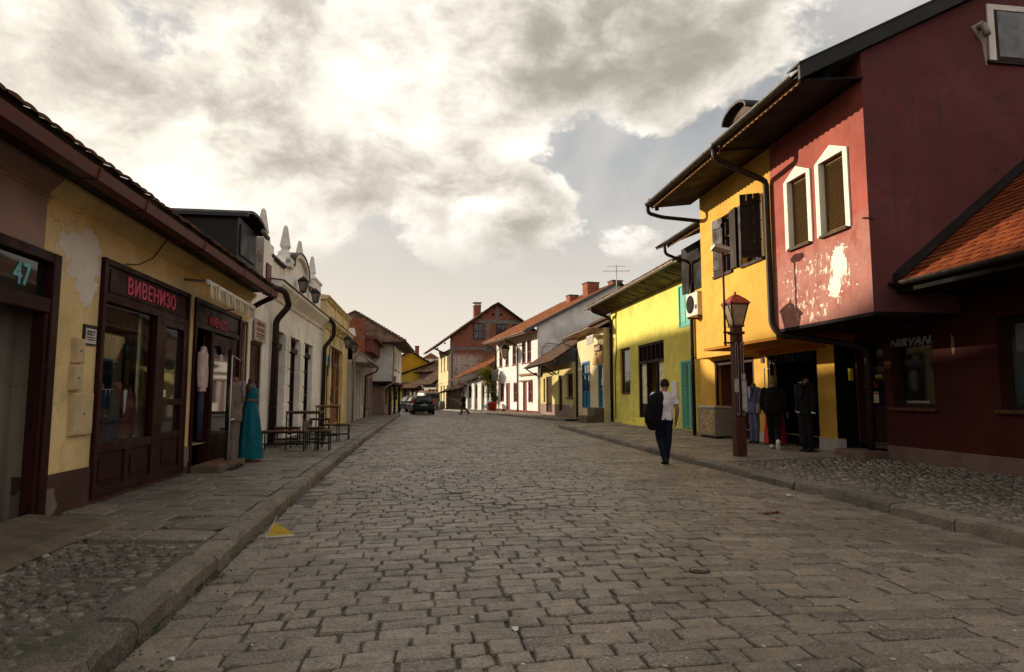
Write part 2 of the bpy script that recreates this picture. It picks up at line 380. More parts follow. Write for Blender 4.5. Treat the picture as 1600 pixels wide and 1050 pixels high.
def interp(tab, y):
    for (a, xa), (b, xb) in zip(tab, tab[1:]):
        if y <= b: return xa + (xb - xa) * max(0, (y - a)) / (b - a)
    return tab[-1][1]
KL = [(-6, -1.58), (3, -1.60), (5, -1.64), (8, -1.72), (12, -1.79), (20, -1.87), (36, -1.93), (48, -1.86), (53, -2.1), (58, -2.9), (64, -4.6), (72, -8.0), (82, -14)]   # front of the left kerb
KR = [(-6, 5.55), (15, 5.58), (20, 5.75), (25, 5.95), (29.2, 6.05)]                                              # near right kerb
KF = [(36.6, 7.85), (43, 6.7), (50, 5.3), (57, 4.0), (64, 2.6), (71, .9), (78, -1.6), (88, -6.5)]               # kerb beyond the side opening
def road_right(y):
    if y < 29.2: return interp(KR, y)
    if y < 36.6: return 8.9
    return interp(KF, y)
def zl(x): return .15 + .06 * max(0, min(1, (-1.85 - x) / 1.9))      # left pavement rises to the walls
def zr(x): return .135 + .085 * max(0, min(1, (x - 5.8) / 3.2))

CAMXY = Vector((0, 0, 1.4))
def piece_score(cx, cy, area):
    d = Vector((cx, cy, 0)) - CAMXY; c = R(7.654); f = d.x * math.sin(c) + d.y * math.cos(c); r = d.x * math.cos(c) - d.y * math.sin(c)
    if f < 2.9 or abs(r) > f * .82: return 0
    return area / f ** 3
def stone_piece(outline, zt, zb, bev=.012, dome=.0, tilt=(0, 0)):
    """paving stone: outline -> skirt, shoulder, top ring"""
    n = len(outline); cx = sum(p[0] for p in outline) / n; cy = sum(p[1] for p in outline) / n
    def tz(x, y): return tilt[0] * (x - cx) + tilt[1] * (y - cy)
    vs = [(x, y, zb) for x, y in outline]
    vs += [(x, y, zt - bev * 1.1 + tz(x, y)) for x, y in outline]
    ins = []
    for x, y in outline:
        l = math.hypot(x - cx, y - cy) or 1; k = 1 - bev * random.uniform(.8, 1.7) / l; ins.append((cx + (x - cx) * k, cy + (y - cy) * k))
    vs += [(x, y, zt + tz(x, y) + random.uniform(-.004, .004)) for x, y in ins]
    vs.append((cx, cy, zt + dome))
    fs = [(i, (i+1) % n, (i+1) % n + n, i + n) for i in range(n)] + [(i+n, (i+1) % n + n, (i+1) % n + 2*n, i + 2*n) for i in range(n)]
    fs += [(i + 2*n, (i+1) % n + 2*n, 3*n) for i in range(n)]
    return (cx, cy), vs, fs
def rect_outline(x0, x1, ya, yb, jit, per=2):
    """four corners with jitter and worn corners; ya, yb are functions of x"""
    c = [(x0, ya(x0)), (x1, ya(x1)), (x1, yb(x1)), (x0, yb(x0))]
    c = [(x + random.uniform(-jit, jit), y + random.uniform(-jit, jit)) for x, y in c]; out = []
    for i in range(4):
        a, b = c[i], c[(i+1) % 4]; k0 = random.uniform(.03, .09)
        ks = [k0] + [j / per for j in range(1, per)] + [1 - random.uniform(.03, .09)]
        for k in ks:
            out.append((a[0] + (b[0]-a[0]) * k + random.uniform(-jit, jit) * .45, a[1] + (b[1]-a[1]) * k + random.uniform(-jit, jit) * .45))
    return out
def lay(parent, name, plural, pieces, mat, nind=290, smooth=False):
    """pieces: (score, verts, faces); the ones that show largest are objects, the rest one mesh"""
    pieces.sort(key=lambda p: -p[0]); rest = MB()
    for i, (s, vs, fs) in enumerate(pieces):
        if i < nind and s > 0: MB().add(vs, fs, smooth=smooth).build(name, mat, parent)
        else: rest.add(vs, fs, smooth=smooth)
    if rest.v: tag(rest.build(plural, mat, parent), kind='stuff')

# ---------------------------------------------------------------- ground, road
g = MB(); g.quad((-3000, -3000, -.35), (3000, -3000, -.35), (3000, 3000, -.35), (-3000, 3000, -.35)); tag(g.build('ground', M['earth']), kind='structure')
rd = MB(); ys = [-6 + .8 * i for i in range(120)]
for a, b in zip(ys, ys[1:]): rd.quad((interp(KL, a) - .1, a, -.019), (road_right(a) + .1, a, -.019), (road_right(b) + .1, b, -.019), (interp(KL, b) - .1, b, -.019))
road = tag(rd.build('road', M['joint']), kind='structure')
HOLE = (4.13, 7.40); VALVE = (2.2, 5.06)
def road_setts():
    XC, K = 2.0, .024
    P = []; y0 = .2; row = 0
    while y0 < 84:
        d = random.uniform(.150, .185) * (1.0 if y0 < 30 else 1.25); g = random.uniform(.009, .015)
        fa = lambda x, y=y0: y - K * (x - XC) ** 2 + .006 * mnoise.noise((x * .9, y * .7, 0))
        fb = lambda x, y=y0 + d - g: y - K * (x - XC) ** 2 + .006 * mnoise.noise((x * .9, y * .7, 0))
        ym = y0 - K * 9; lx = interp(KL, y0 - K * 12) + (.30 if y0 < 30 else .05); x = lx + random.uniform(-.15, .0)
        x = max(x, lx)
        while True:
            w = random.choice((.18, .22, .26, .30, .34, .40)) * random.uniform(.9, 1.1) * (1.0 if y0 < 30 else 1.2)
            rx = road_right(fa(x))
            if x + w > rx + .05: 
                w = rx - x - .01
                if w < .07: break
            gap = random.uniform(.010, .026) * (1 if y0 < 12 else .7)
            if random.random() < .03: gap += .03
            cx, cy = x + w / 2, fa(x + w / 2) + d / 2
            zt = random.gauss(0, .004 if y0 < 10 else .002) + .010 * mnoise.noise((cx * .6, cy * .5, 3)); jit = .006 if y0 < 25 else .006
            if math.hypot(cx - HOLE[0], (cy - HOLE[1]) * 1.2) > .14:
                per = 3 if y0 < 12 else (2 if y0 < 26 else 1)
                _, vs, fs = stone_piece(rect_outline(x, x + w - gap, fa, fb, jit, per), zt, -.07, .008, random.uniform(0, .003), (random.gauss(0, .012), random.gauss(0, .02 if y0 < 10 else .010)))
                P.append((piece_score(cx, cy, w * d), vs, fs))
            x += w
            if x > rx - .06: break
        y0 += d; row += 1
    # gutter course along the left kerb: long flat stones, sunk and uneven
    y = .3
    while y < 30:
        l = random.uniform(.22, .5); x0 = interp(KL, y) + .012
        if random.random() > .06:
            o = rect_outline(x0, x0 + .28, lambda x: y, lambda x: y + l - .025, .018, 3)
            _, vs, fs = stone_piece(o, random.gauss(-.012, .006), -.07, .014, .0, (random.gauss(0, .03), random.gauss(0, .02)))
            P.append((piece_score(x0 + .14, y + l/2, .28 * l), vs, fs))
        y += l
    lay(road, 'sett', 'setts', P, M['sett'])
road_setts()

# kerbs
def kerb(name, tab, side, width, zt, y0, y1, lmin, lmax):
    base = MB(); st = MB(); k = None; y = y0; items = []
    while y < y1:
        l = min(random.uniform(lmin, lmax), y1 - y); e = y + l - random.uniform(.012, .028)
        xa, xb = interp(tab, y), interp(tab, e); w = side * width; dj = random.uniform(-.012, .012)
        n = max(3, int(l / .10)) if y < 16 else max(3, int(l / .25)); vs = []; fs = []
        top = zt + random.uniform(-.012, .01)
        prof = [(0, -.12), (random.uniform(-.008, .012) * side, top - .045), (.022 * side, top - .006), (.06 * side, top), (w - .02 * side, top + .004), (w, top - .012), (w, -.12)]
        for i in range(n + 1):
            t = i / n; yy = y + (e - y) * t; xx = xa + (xb - xa) * t + dj; endk = .02 if i in (0, n) else 0
            for j, (px, pz) in enumerate(prof):
                q = .014 * mnoise.noise((xx * 4 + j, yy * 7, pz * 9)); vs.append((xx + px + q * (1 if j < 4 else .4), yy, pz + (q * .7 - endk if 0 < j < 6 else 0)))
        m = len(prof)
        for i in range(n):
            for j in range(m - 1):
                f = (i*m+j, (i+1)*m+j, (i+1)*m+j+1, i*m+j+1); fs.append(f if side < 0 else f[::-1])
        fs += [tuple(range(m))[::-1 if side < 0 else 1], tuple(range(n*m, n*m+m))[::1 if side < 0 else -1]]
        items.append((vs, fs)); y += l
    root = None
    mb = MB()
    ysb = [y0 + i * (y1 - y0) / 40 for i in range(41)]
    for a, b in zip(ysb, ysb[1:]):
        mb.quad((interp(tab, a) + side * .03, a, zt - .06), (interp(tab, a) + side * (width + .05), a, zt - .06), (interp(tab, b) + side * (width + .05), b, zt - .06), (interp(tab, b) + side * .03, b, zt - .06))
    root = tag(mb.build(name, M['joint']), kind='structure')
    for vs, fs in items: MB().add(vs, fs, smooth=False).build('kerb_stone', M['kerb'], root)
kerb('kerb_left', KL, -1, .22, .15, 1.0, 66, .55, 1.05)
kerb('kerb_right', KR, 1, .24, .14, 2.0, 29.2, .7, 1.3)
kerb('kerb_right_far', KF, 1, .22, .13, 36.6, 80, .8, 1.6)

# left pavement: pebbles near, flagstones beyond
def sheet(name, pts_a, pts_b, zf, m, off=0.0, kind='structure'):
    mb = MB()
    for i in range(len(pts_a) - 1):
        a0, b0, a1, b1 = pts_a[i], pts_b[i], pts_a[i+1], pts_b[i+1]
        mb.quad((*a0, zf(a0[0]) + off), (*b0, zf(b0[0]) + off), (*b1, zf(b1[0]) + off), (*a1, zf(a1[0]) + off))
    return tag(mb.build(name, m), kind=kind)
ys = [-4 + i for i in range(72)]
pav_l = sheet('pavement_left', [(-9.0 if y > 52 else -4.4, y) for y in ys], [(interp(KL, y) - .2, y) for y in ys], zl, M['pebble_bed'], -.03)
MAN = (-2.15, 6.85)
def slabs(parent, y0, y1, xl, xr, zf, mat, keep, nind, dmin=.26, dmax=.42, wmin=.28, wmax=.62):
    P = []; y = y0
    while y < y1:
        d = random.uniform(dmin, dmax); sk = random.uniform(-.05, .05)
        a, b = xl(y), xr(y); x = a
        while x < b - .05:
            w = min(random.uniform(wmin, wmax), b - x)
            if b - x - w < .14: w = b - x
            cx, cy = x + w/2, y + d/2
            if keep(cx, cy):
                o = rect_outline(x + .006, x + w - .008, lambda q: y + sk * (q - a) * .3, lambda q: y + d - .014 + sk * (q - a) * .3, .012, 3 if y < 16 else 2)
                _, vs, fs = stone_piece(o, zf(cx) + random.gauss(0, .004), zf(cx) - .06, .008, random.uniform(-.003, .003), (random.gauss(0, .01) - .03 * (1 if cx < 0 else -1), random.gauss(0, .012)))
                P.append((piece_score(cx, cy, w * d), vs, fs))
            x += w
        y += d
    lay(parent, 'slab', 'slabs', P, mat, nind)
slabs(pav_l, 6.10, 50, lambda y: -3.72 if y < 14 else -3.75, lambda y: interp(KL, y) - .235, zl, M['slab'], lambda x, y: math.hypot(x - MAN[0], y - MAN[1]) > .44, 290)
def pebbles(parent, x0, x1, y0, y1, zf, keep, step, nind, smin, smax):
    P = []; nx = int((x1 - x0) / step); ny = int((y1 - y0) / (step * .87))
    for j in range(ny):
        for i in range(nx):
            x = x0 + (i + .5 * (j % 2) + random.uniform(-.25, .25)) * step; y = y0 + (j + random.uniform(-.25, .25)) * step * .87
            if not keep(x, y) or random.random() < .08: continue
            a = random.uniform(smin, smax) * (1.0 if random.random() < .7 else .7); b = a * random.uniform(.45, .85); th = random.uniform(-.7, .7); sink = mnoise.noise((x * 1.3, y * 1.3, 5)) * .010
            h = random.uniform(.006, .019); n = 9; vs = []; z0 = zf(x) - .03 + min(.002, sink * 1.4); ph = [random.uniform(.72, 1.16) for _ in range(n)]
            for rr, hz in ((1.0, -.012), (.96, .45 * h), (.72, .88 * h)):
                for k in range(n):
                    t = 2 * math.pi * k / n; px, py = a * rr * ph[k] * math.cos(t), b * rr * ph[k] * math.sin(t)
                    vs.append((x + px * math.cos(th) - py * math.sin(th), y + px * math.sin(th) + py * math.cos(th), z0 + hz))
            vs.append((x, y, z0 + h))
            fs = [(q*n+k, q*n+(k+1) % n, (q+1)*n+(k+1) % n, (q+1)*n+k) for q in range(2) for k in range(n)] + [(2*n+k, 2*n+(k+1) % n, 3*n) for k in range(n)]
            P.append((piece_score(x, y, a * b * 3), vs, fs))
    lay(parent, 'pebble', 'pebbles', P, M['pebble'], nind, smooth=True)
pebbles(pav_l, -3.75, -1.84, .8, 6.12, zl, lambda x, y: x < interp(KL, y) - .24 and not (x < -2.9 and 4.6 < y < 6.9 and x < -3.05), .108, 290, .042, .070)
# manhole cover in the flagstones
mh = thing('manhole_cover', 'round cast-iron manhole cover set in the flagstones by the kerb', 'manhole', (*MAN, zl(MAN[0]) - .03))
b = MB(); b.lathe(0, 0, [(.36, 0), (.36, .024), (.325, .027), (.315, .024), (.315, .012), (.0, .012)], 40); b.build('rim', M['cover'], mh)
b = MB(); b.lathe(0, 0, [(.308, .0), (.308, .024), (.25, .026), (.24, .023), (.17, .023), (.16, .026), (.05, .026), (.04, .022), (0, .022)], 40); b.build('lid', M['cover'], mh)
# concrete threshold ramp of number 47
b = MB(); b.prism([(-3.72, .12), (-2.98, .12), (-2.94, .17), (-3.05, .235), (-3.72, .30)], 4.7, 6.75, axis='y'); tag(b.build('threshold_ramp', M['concrete'], bevel=.02, recalc=True), 'worn concrete ramp at the foot of the door marked 47', 'ramp')

# right pavement
ysr = [-4 + i for i in range(34)]
pav_r = sheet('pavement_right', [(interp(KR, min(y, 29.2)) + .2, y) for y in ysr], [(10.5, y) for y in ysr], zr, M['pebble_bed'], -.03)
slabs(pav_r, 12.2, 29.3, lambda y: interp(KR, y) + .26, lambda y: 9.3 if y > 20 else 9.0, zr, M['slab_r'], lambda x, y: True, 290, .30, .5, .32, .7)
pebbles(pav_r, 5.8, 9.1, 3.2, 12.2, zr, lambda x, y: x > interp(KR, y) + .27, .125, 290, .045, .078)
KFW = [(y, x + .2) for y, x in KF]
ysf = [36.6 + i * 2 for i in range(22)]
pav_f = sheet('pavement_right_far', [(interp(KFW, y), y) for y in ysf], [(interp(KFW, y) + 9, y) for y in ysf], lambda x: .125, M['slab_r'])
slabs(pav_f, 36.7, 70, lambda y: interp(KF, y) + .24, lambda y: interp(KF, y) + 2.2, lambda x: .13, M['slab_r'], lambda x, y: True, 120, .4, .6, .5, .9)
b = MB(); b.quad((8.7, 28.9, .02), (12, 28.9, .10), (12, 37.5, .10), (8.7, 37.5, .02)); tag(b.build('forecourt', M['slab_r']), kind='structure')

# small things lying in the road
b = MB(); b.box(-.17, .13, -.10, .09, -.055, -.045); b.box(-.17, .12, -.006, .004, -.05, .012, Matrix.Rotation(R(-8), 4, 'Y')); sp = tag(b.build('drain_plate', M['rust'], loc=(HOLE[0], HOLE[1], 0), bevel=.003), 'rusty iron plate sunk in a broken spot of the road', 'drain plate')
vc = thing('valve_cap', 'small round iron valve cap set between the road setts', 'valve cap', (*VALVE, -.01))
b = MB(); b.lathe(0, 0, [(.085, 0), (.085, .022), (.07, .026), (.066, .014), (0, .014)], 24); b.build('ring', M['iron'], vc)
b = MB(); b.lathe(0, 0, [(.06, 0), (.06, .02), (0, .024)], 20); b.build('lid', M['rust'], vc)
M['card_y'] = plain('printed_card', (.62, .43, .05), .5, var=.25, scale=35, wear=(.32, .12, .22)); M['card_w'] = plain('card_white', (.62, .58, .52), .6)
ct = thing('juice_carton', 'torn yellow drink carton leaning against the left kerb', 'carton', (-1.47, 6.86, .0), R(12)); ct.scale = (.8, .8, .9)
b = MB(); b.prism([(-.12, .0), (.19, .0), (.16, .05), (-.03, .16), (-.05, .13), (-.09, .06)], -.006, .004); b.build('printed_side', M['card_y'], ct)
b = MB(); b.prism([(-.13, .005), (-.055, .135), (.0, .235), (.006, .23), (-.045, .128), (-.118, .0)], -.012, -.007); b.prism([(-.125, -.004), (.2, -.004), (.215, .012), (-.12, .012)], -.03, .02); b.build('torn_edge', M['card_w'], ct)
def litter():
    for nm, lab, x, y, m, s in (('paper_scrap', 'white paper scrap on the road setts at the bottom centre', .55, 3.95, 'card_w', .035), ('crumpled_wrapper', 'pale crumpled wrapper in the gutter beside the right kerb', 5.1, 8.6, 'card_w', .05), ('paper_shred', 'tiny white paper shred in the gutter of the left kerb', -1.32, 3.75, 'card_w', .03)):
        mb = MB(); n = 7; vs = [(random.uniform(.5, 1) * s * math.cos(6.283*k/n), random.uniform(.5, 1) * s * math.sin(6.283*k/n), random.uniform(.0, .4) * s) for k in range(n)] + [(0, 0, .5 * s)]
        vs += [(v[0], v[1], v[2] - .003) for v in vs]
        mb.add(vs, [(k, (k+1) % n, n) for k in range(n)] + [((k+1) % n + n + 1, k + n + 1, 2*n + 1) for k in range(n)]); tag(mb.build(nm, M[m], loc=(x, y, .012)), lab, 'litter')
    mb = MB(); rg = random.Random(5)
    for i in range(260):
        y = 3 + 22 * rg.random() ** 1.6; x = rg.uniform(-1.3, 5.4); s = rg.uniform(.004, .012); a = rg.uniform(0, 3)
        mb.box(-s, s, -s * .5, s * .5, .006, .010, Matrix.Translation((x, y, 0)) @ Matrix.Rotation(a, 4, 'Z'))
    tag(mb.build('road_litter', M['card_w']), 'tiny pale specks of litter strewn over the road', 'litter', kind='stuff')
    # weeds and moss in the gutter of the left kerb
    mb = MB()
    for i in range(420):
        y = random.choice((random.uniform(3.2, 4.6), random.uniform(4.8, 5.6), random.uniform(6, 9), random.uniform(9, 20))); x = interp(KL, y) + random.uniform(.0, .06 if random.random() < .7 else .3)
        l = random.uniform(.012, .035); a = random.uniform(0, 6.28); dx, dy = math.cos(a) * l, math.sin(a) * l; z = random.uniform(-.01, .012)
        mb.add([(x, y, z), (x + dx * .5 - dy * .3, y + dy * .5 + dx * .3, z + l * .5), (x + dx, y + dy, z + l * .45), (x + dx * .5 + dy * .3, y + dy * .5 - dx * .3, z + l * .5)], [(0, 1, 2, 3)])
    tag(mb.build('gutter_weeds', M['moss']), 'low green weeds growing along the left gutter', 'weeds', kind='stuff')
litter()

# ---------------------------------------------------------------- building kit (a house's own axes: x along its front, y into the house, z up)
M['glass'] = glass_dark('window_glass'); M['glass_blue'] = glass_dark('window_glass_cool', (.03, .035, .04)); M['clear'] = glass_clear('shop_glass')
M['wood_red'] = wood('dark_red_wood', (.036, .0095, .0075), .5, wear=(.06, .03, .024)); M['wood_brown'] = wood('brown_wood', (.085, .038, .020), .55); M['wood_dark'] = wood('dark_wood', (.030, .016, .010), .55)
M['wood_old'] = wood('weathered_wood', (.13, .085, .055), .8); M['wood_oak'] = wood('oak_wood', (.26, .105, .035), .5); M['wood_warm'] = wood('eave_wood', (.30, .16, .065), .7)
M['red_trim'] = wood('red_window_wood', (.20, .018, .018), .5, .25); M['blue_wood'] = wood('blue_painted_wood', (.02, .15, .28), .5, .25); M['teal_wood'] = wood('turquoise_painted_wood', (.20, .56, .43), .55, .22)
M['gutter'] = plain('dark_gutter', (.035, .026, .020), .45, .35, var=.4); M['gutter_red'] = plain('red_brown_gutter', (.115, .027, .020), .5, var=.35, wear=(.06, .02, .015)); M['gutter_grey'] = plain('zinc_gutter', (.30, .26, .21), .5, .3, var=.3, wear=(.14, .08, .05))
M['pipe'] = plain('dark_downpipe', (.035, .020, .016), .5, .2, var=.4); M['black_metal'] = plain('black_metal', (.016, .014, .013), .45, .3); M['black_sheet'] = plain('black_roof_sheet', (.022, .020, .019), .55, .2, var=.3, scale=3)
M['white_trim'] = plain('white_trim', (.72, .67, .60), .8, var=.12, scale=4); M['white_paint'] = plain('white_paint', (.78, .75, .70), .6, var=.1)
M['tile_old'] = tile_mat('old_clay_tile', (.15, .075, .045), (.26, .135, .08), amt=.85); M['tile_red'] = tile_mat('clay_tile', (.27, .088, .036), (.40, .15, .065), amt=.35); M['tile_new'] = tile_mat('orange_clay_tile', (.13, .028, .010), (.25, .064, .02), dirt=(.14, .035, .014), amt=.4)
M['tile_brown'] = tile_mat('brown_clay_tile', (.10, .058, .038), (.20, .11, .068), amt=.7); M['brick'] = tile_mat('red_brick', (.30, .09, .045), (.44, .155, .08), amt=.25); M['mortar'] = plain('mortar', (.26, .21, .17), .95, var=.3, bump=.3)
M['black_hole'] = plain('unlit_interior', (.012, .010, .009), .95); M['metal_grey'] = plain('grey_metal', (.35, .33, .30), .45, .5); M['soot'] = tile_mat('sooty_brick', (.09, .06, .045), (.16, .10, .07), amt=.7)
PI = math.pi
def right_house(name, label, cat, xf, yfar, z=0.0, ang=0.0): return thing(name, label, cat, (xf, yfar, z), -PI/2 + ang)
def left_house(name, label, cat, xf, ynear, z=0.0, ang=0.0): return thing(name, label, cat, (xf, ynear, z), PI/2 + ang)

def window(h, x0, x1, z0, z1, y=.16, frame='wood_brown', glass='glass', nx=1, nz=1, fw=.055, bw=.035, sill=None, name='window', dep=.05):
    b = MB(); b.box(x0, x0+fw, y-dep, y+.02, z0, z1); b.box(x1-fw, x1, y-dep, y+.02, z0, z1); b.box(x0+fw, x1-fw, y-dep+.003, y+.02, z0, z0+fw); b.box(x0+fw, x1-fw, y-dep+.003, y+.02, z1-fw, z1)
    for i in range(1, nx): c = x0+fw+(x1-x0-2*fw)*i/nx; b.box(c-bw/2, c+bw/2, y-dep+.008, y+.015, z0+fw, z1-fw)
    for j in range(1, nz): c = z0+fw+(z1-z0-2*fw)*j/nz; b.box(x0+fw, x1-fw, y-dep+.011, y+.012, c-bw/2, c+bw/2)
    w = b.build(name, M[frame], h)
    for i in range(nx):
        for j in range(nz):
            p0 = x0+fw+(x1-x0-2*fw)*i/nx + (bw/2 if i else 0); p1 = x0+fw+(x1-x0-2*fw)*(i+1)/nx - (bw/2 if i < nx-1 else 0)
            q0 = z0+fw+(z1-z0-2*fw)*j/nz + (bw/2 if j else 0); q1 = z0+fw+(z1-z0-2*fw)*(j+1)/nz - (bw/2 if j < nz-1 else 0)
            b = MB(); t = random.uniform(-.004, .004); b.add([(p0, y-.006+t, q0), (p1, y-.006-t, q0), (p1, y-.006-t, q1), (p0, y-.006+t, q1), (p0, y+.006, q0), (p1, y+.006, q0), (p1, y+.006, q1), (p0, y+.006, q1)], [(0,1,2,3),(5,4,7,6),(0,4,5,1),(1,5,6,2),(2,6,7,3),(3,7,4,0)]); b.build('pane', M[glass], w)
    if sill: b = MB(); b.box(x0-.06, x1+.06, -.07, y-dep, z0-.06, z0-.002); b.build('sill', M[sill], w)
    return w
def door(h, x0, x1, z0, z1, y=.16, m='wood_brown', panels=(.45,), glass=None, gz=.5, handle=True, name='door', fw=.06):
    """framed leaf: rails and stiles proud of recessed panels; optional glazed upper part"""
    b = MB(); b.box(x0, x0+fw, y-.07, y+.03, z0, z1); b.box(x1-fw, x1, y-.07, y+.03, z0, z1); b.box(x0+fw, x1-fw, y-.067, y+.03, z1-fw, z1)
    a, c = x0+fw+.004, x1-fw-.004; st = min(.11, (c-a)*.18); top = z1-fw-.004
    b.box(a, a+st, y-.03, y+.015, z0, top); b.box(c-st, c, y-.03, y+.015, z0, top)
    zs = [z0] + [z0 + (top - z0) * k for k in panels] + [top]
    for i, z in enumerate(zs): q = min(max(z - .055, z0), top - .11); b.box(a+st, c-st, y-.028, y+.014, q, q+.11)
    d = b.build(name, M[m], h)
    for i in range(len(zs)-1):
        u, v = zs[i]+.055, zs[i+1]-.055
        if i == 0: u = z0+.11
        if i == len(zs)-2: v = top-.11
        isg = glass and zs[i] >= z0 + (top-z0)*gz - .01
        b = MB(); b.box(a+st, c-st, y-(.004 if isg else .012), y+.01, u, v); b.build('pane' if isg else 'panel', M[glass] if isg else M[m], d)
    if handle:
        b = MB(); b.tube([(c-st/2, y-.03, z0+1.0), (c-st/2, y-.075, z0+1.0), (c-st/2-.09, y-.078, z0+1.0)], .009, 6); b.build('handle', M['metal_grey'], d)
    return d
def gutter(h, x0, x1, y, z, m='gutter', r=.07, joints=1.9, name='gutter'):
    b = MB(); n = 8; prof = [(y + r*math.cos(PI + PI*k/n), z + r*math.sin(PI + PI*k/n)) for k in range(n+1)]
    inner = [(y + (r-.008)*math.cos(PI + PI*k/n), z + (r-.008)*math.sin(PI + PI*k/n)) for k in range(n, -1, -1)]
    b.prism(prof + inner, x0, x1, axis='x'); o = b.build(name, M[m], h, recalc=True)
    x = x0 + .02
    while x < x1:
        j = MB(); pr = [(y + (r+.008)*math.cos(PI + PI*k/n), z + (r+.008)*math.sin(PI + PI*k/n)) for k in range(n+1)]; j.prism(pr + [(y+r-.012, z+.004), (y-r+.012, z+.004)], x, x+.045, axis='x'); x += joints; j.build('gutter_bracket', M[m], o, recalc=True)
    return o
def downpipe(h, pts, m='pipe', r=.05, name='downpipe', clips=True):
    b = MB(); sm = []
    P = [Vector(p) for p in pts]
    for i, p in enumerate(P):
        if 0 < i < len(P)-1:
            a = (P[i-1]-p).normalized(); c = (P[i+1]-p).normalized(); k = min(.09, (P[i-1]-p).length*.4, (P[i+1]-p).length*.4)
            sm += [p+a*k, p+(a+c)*k*.28, p+c*k]
        else: sm.append(p)
    b.tube(sm, r, 10); o = b.build(name, M[m], h)
    a, e = P[-2], P[-1]; n = max(1, int((a-e).length/1.4))
    if clips:
        for i in range(n): c = MB(); q = a + (e-a)*((i+.35)/n); d = (e-a).normalized(); c.tube([q-d*.02, q+d*.02], r+.01, 10); c.build('pipe_clip', M[m], o)
    return o
def tiled_roof(h, x0, x1, eave, ridge, mat, tw=.18, course=.16, nind=0, thick=.018, arch=0.0, slab_m='wood_dark', slab_t=.06, jit=.006, name='roof', lift=.0, hip=None, rows=None):
    """slope from eave (y, z) to ridge (y, z), laid with overlapping clay tiles; hip=(dx0, dx1) draws the ends in towards the ridge"""
    ye, ze = eave; yr, zr_ = ridge; L = math.hypot(yr-ye, zr_-ze); dy, dz = (yr-ye)/L, (zr_-ze)/L; ny, nz = -dz, dy
    if nz < 0: ny, nz = -ny, -nz
    def P(x, s, n): return (x, ye + dy*s + ny*n, ze + dz*s + nz*n)
    hx0, hx1 = hip or (0, 0)
    b = MB(); b.add([P(x0, 0, -slab_t), P(x1, 0, -slab_t), P(x1-hx1, L, -slab_t), P(x0+hx0, L, -slab_t), P(x0, 0, 0), P(x1, 0, 0), P(x1-hx1, L, 0), P(x0+hx0, L, 0)], [(0,3,2,1),(4,5,6,7),(0,1,5,4),(1,2,6,5),(2,3,7,6),(3,0,4,7)])
    roof = b.build(name, M[slab_m], h, recalc=True)
    pieces = []; nrow = int(L/course) + 1
    if rows: nrow = min(nrow, rows)
    for i in range(nrow):
        s0 = i*course - .05; s1 = min(s0 + course*1.6, L+.02); f = max(0, s0)/L; a0, a1 = x0+hx0*f, x1-hx1*f
        x = a0 - (tw/2 if i % 2 else 0)
        while x < a1 - .02:
            e0, e1 = max(x+.003, a0), min(x+tw-.003, a1)
            if e1 - e0 > .03:
                j = random.gauss(0, jit); lo = thick*1.25 + abs(random.gauss(0, jit*.5)) + lift; hi = .004 + lift; t = thick; sk = random.gauss(0, jit*.6)
                if arch:
                    vs = []; m = 4
                    for (s, n0) in ((s0+j, lo), (s1, hi)):
                        for k in range(m+1):
                            u = k/m; vs.append(P(e0+(e1-e0)*u+sk, s, n0 + arch*math.sin(PI*u) + (0 if s == s1 else 0)))
                    vs += [P(e0+sk, s0+j, lo-t), P(e1+sk, s0+j, lo-t)]
                    fs = [(k, k+1, m+1+k+1, m+1+k) for k in range(m)] + [tuple(range(m, -1, -1)) + (2*m+2, 2*m+3)]
                else:
                    c = .25*(e1-e0)
                    vs = [P(e0+sk, s0+j+.02, lo-t), P(e0+c+sk, s0+j, lo-t), P(e1-c+sk, s0+j, lo-t), P(e1+sk, s0+j+.02, lo-t), P(e0+sk, s0+j+.02, lo), P(e0+c+sk, s0+j, lo), P(e1-c+sk, s0+j, lo), P(e1+sk, s0+j+.02, lo), P(e1, s1, hi), P(e0, s1, hi)]
                    fs = [(4, 5, 6, 7, 8, 9), (0, 1, 5, 4), (1, 2, 6, 5), (2, 3, 7, 6), (3, 8, 7), (0, 4, 9)]
                mw = h.matrix_basis @ Vector(vs[4]); pieces.append((1/(.1+(mw - CAMXY).length), vs, fs))
            x += tw
    if nind == 0:
        r = MB()
        for _, vs, fs in pieces: r.add(vs, fs)
        tag(r.build('roof_tiles', M[mat], roof), kind='stuff')
    else: lay(roof, 'roof_tile', 'roof_tiles', pieces, M[mat], nind)
    return roof
def shell(h, W, D, z0, z1, m, y0=.26, name='outer_walls'):
    """side and back walls behind the front"""
    b = MB(); b.box(.002, .2, y0-.255, D, z0, z1); b.box(W-.2, W-.002, y0-.255, D, z0, z1); b.box(.2, W-.2, D-.2, D-.003, z0, z1); b.box(.2, W-.2, y0+.5, y0+.52, z0, z1)
    return b.build(name, M[m], h)
def gable(h, pts, x, m, name='gable', t=.2):
    b = MB(); b.prism(pts, x, x+t, axis='x'); return b.build(name, M[m], h, recalc=True)
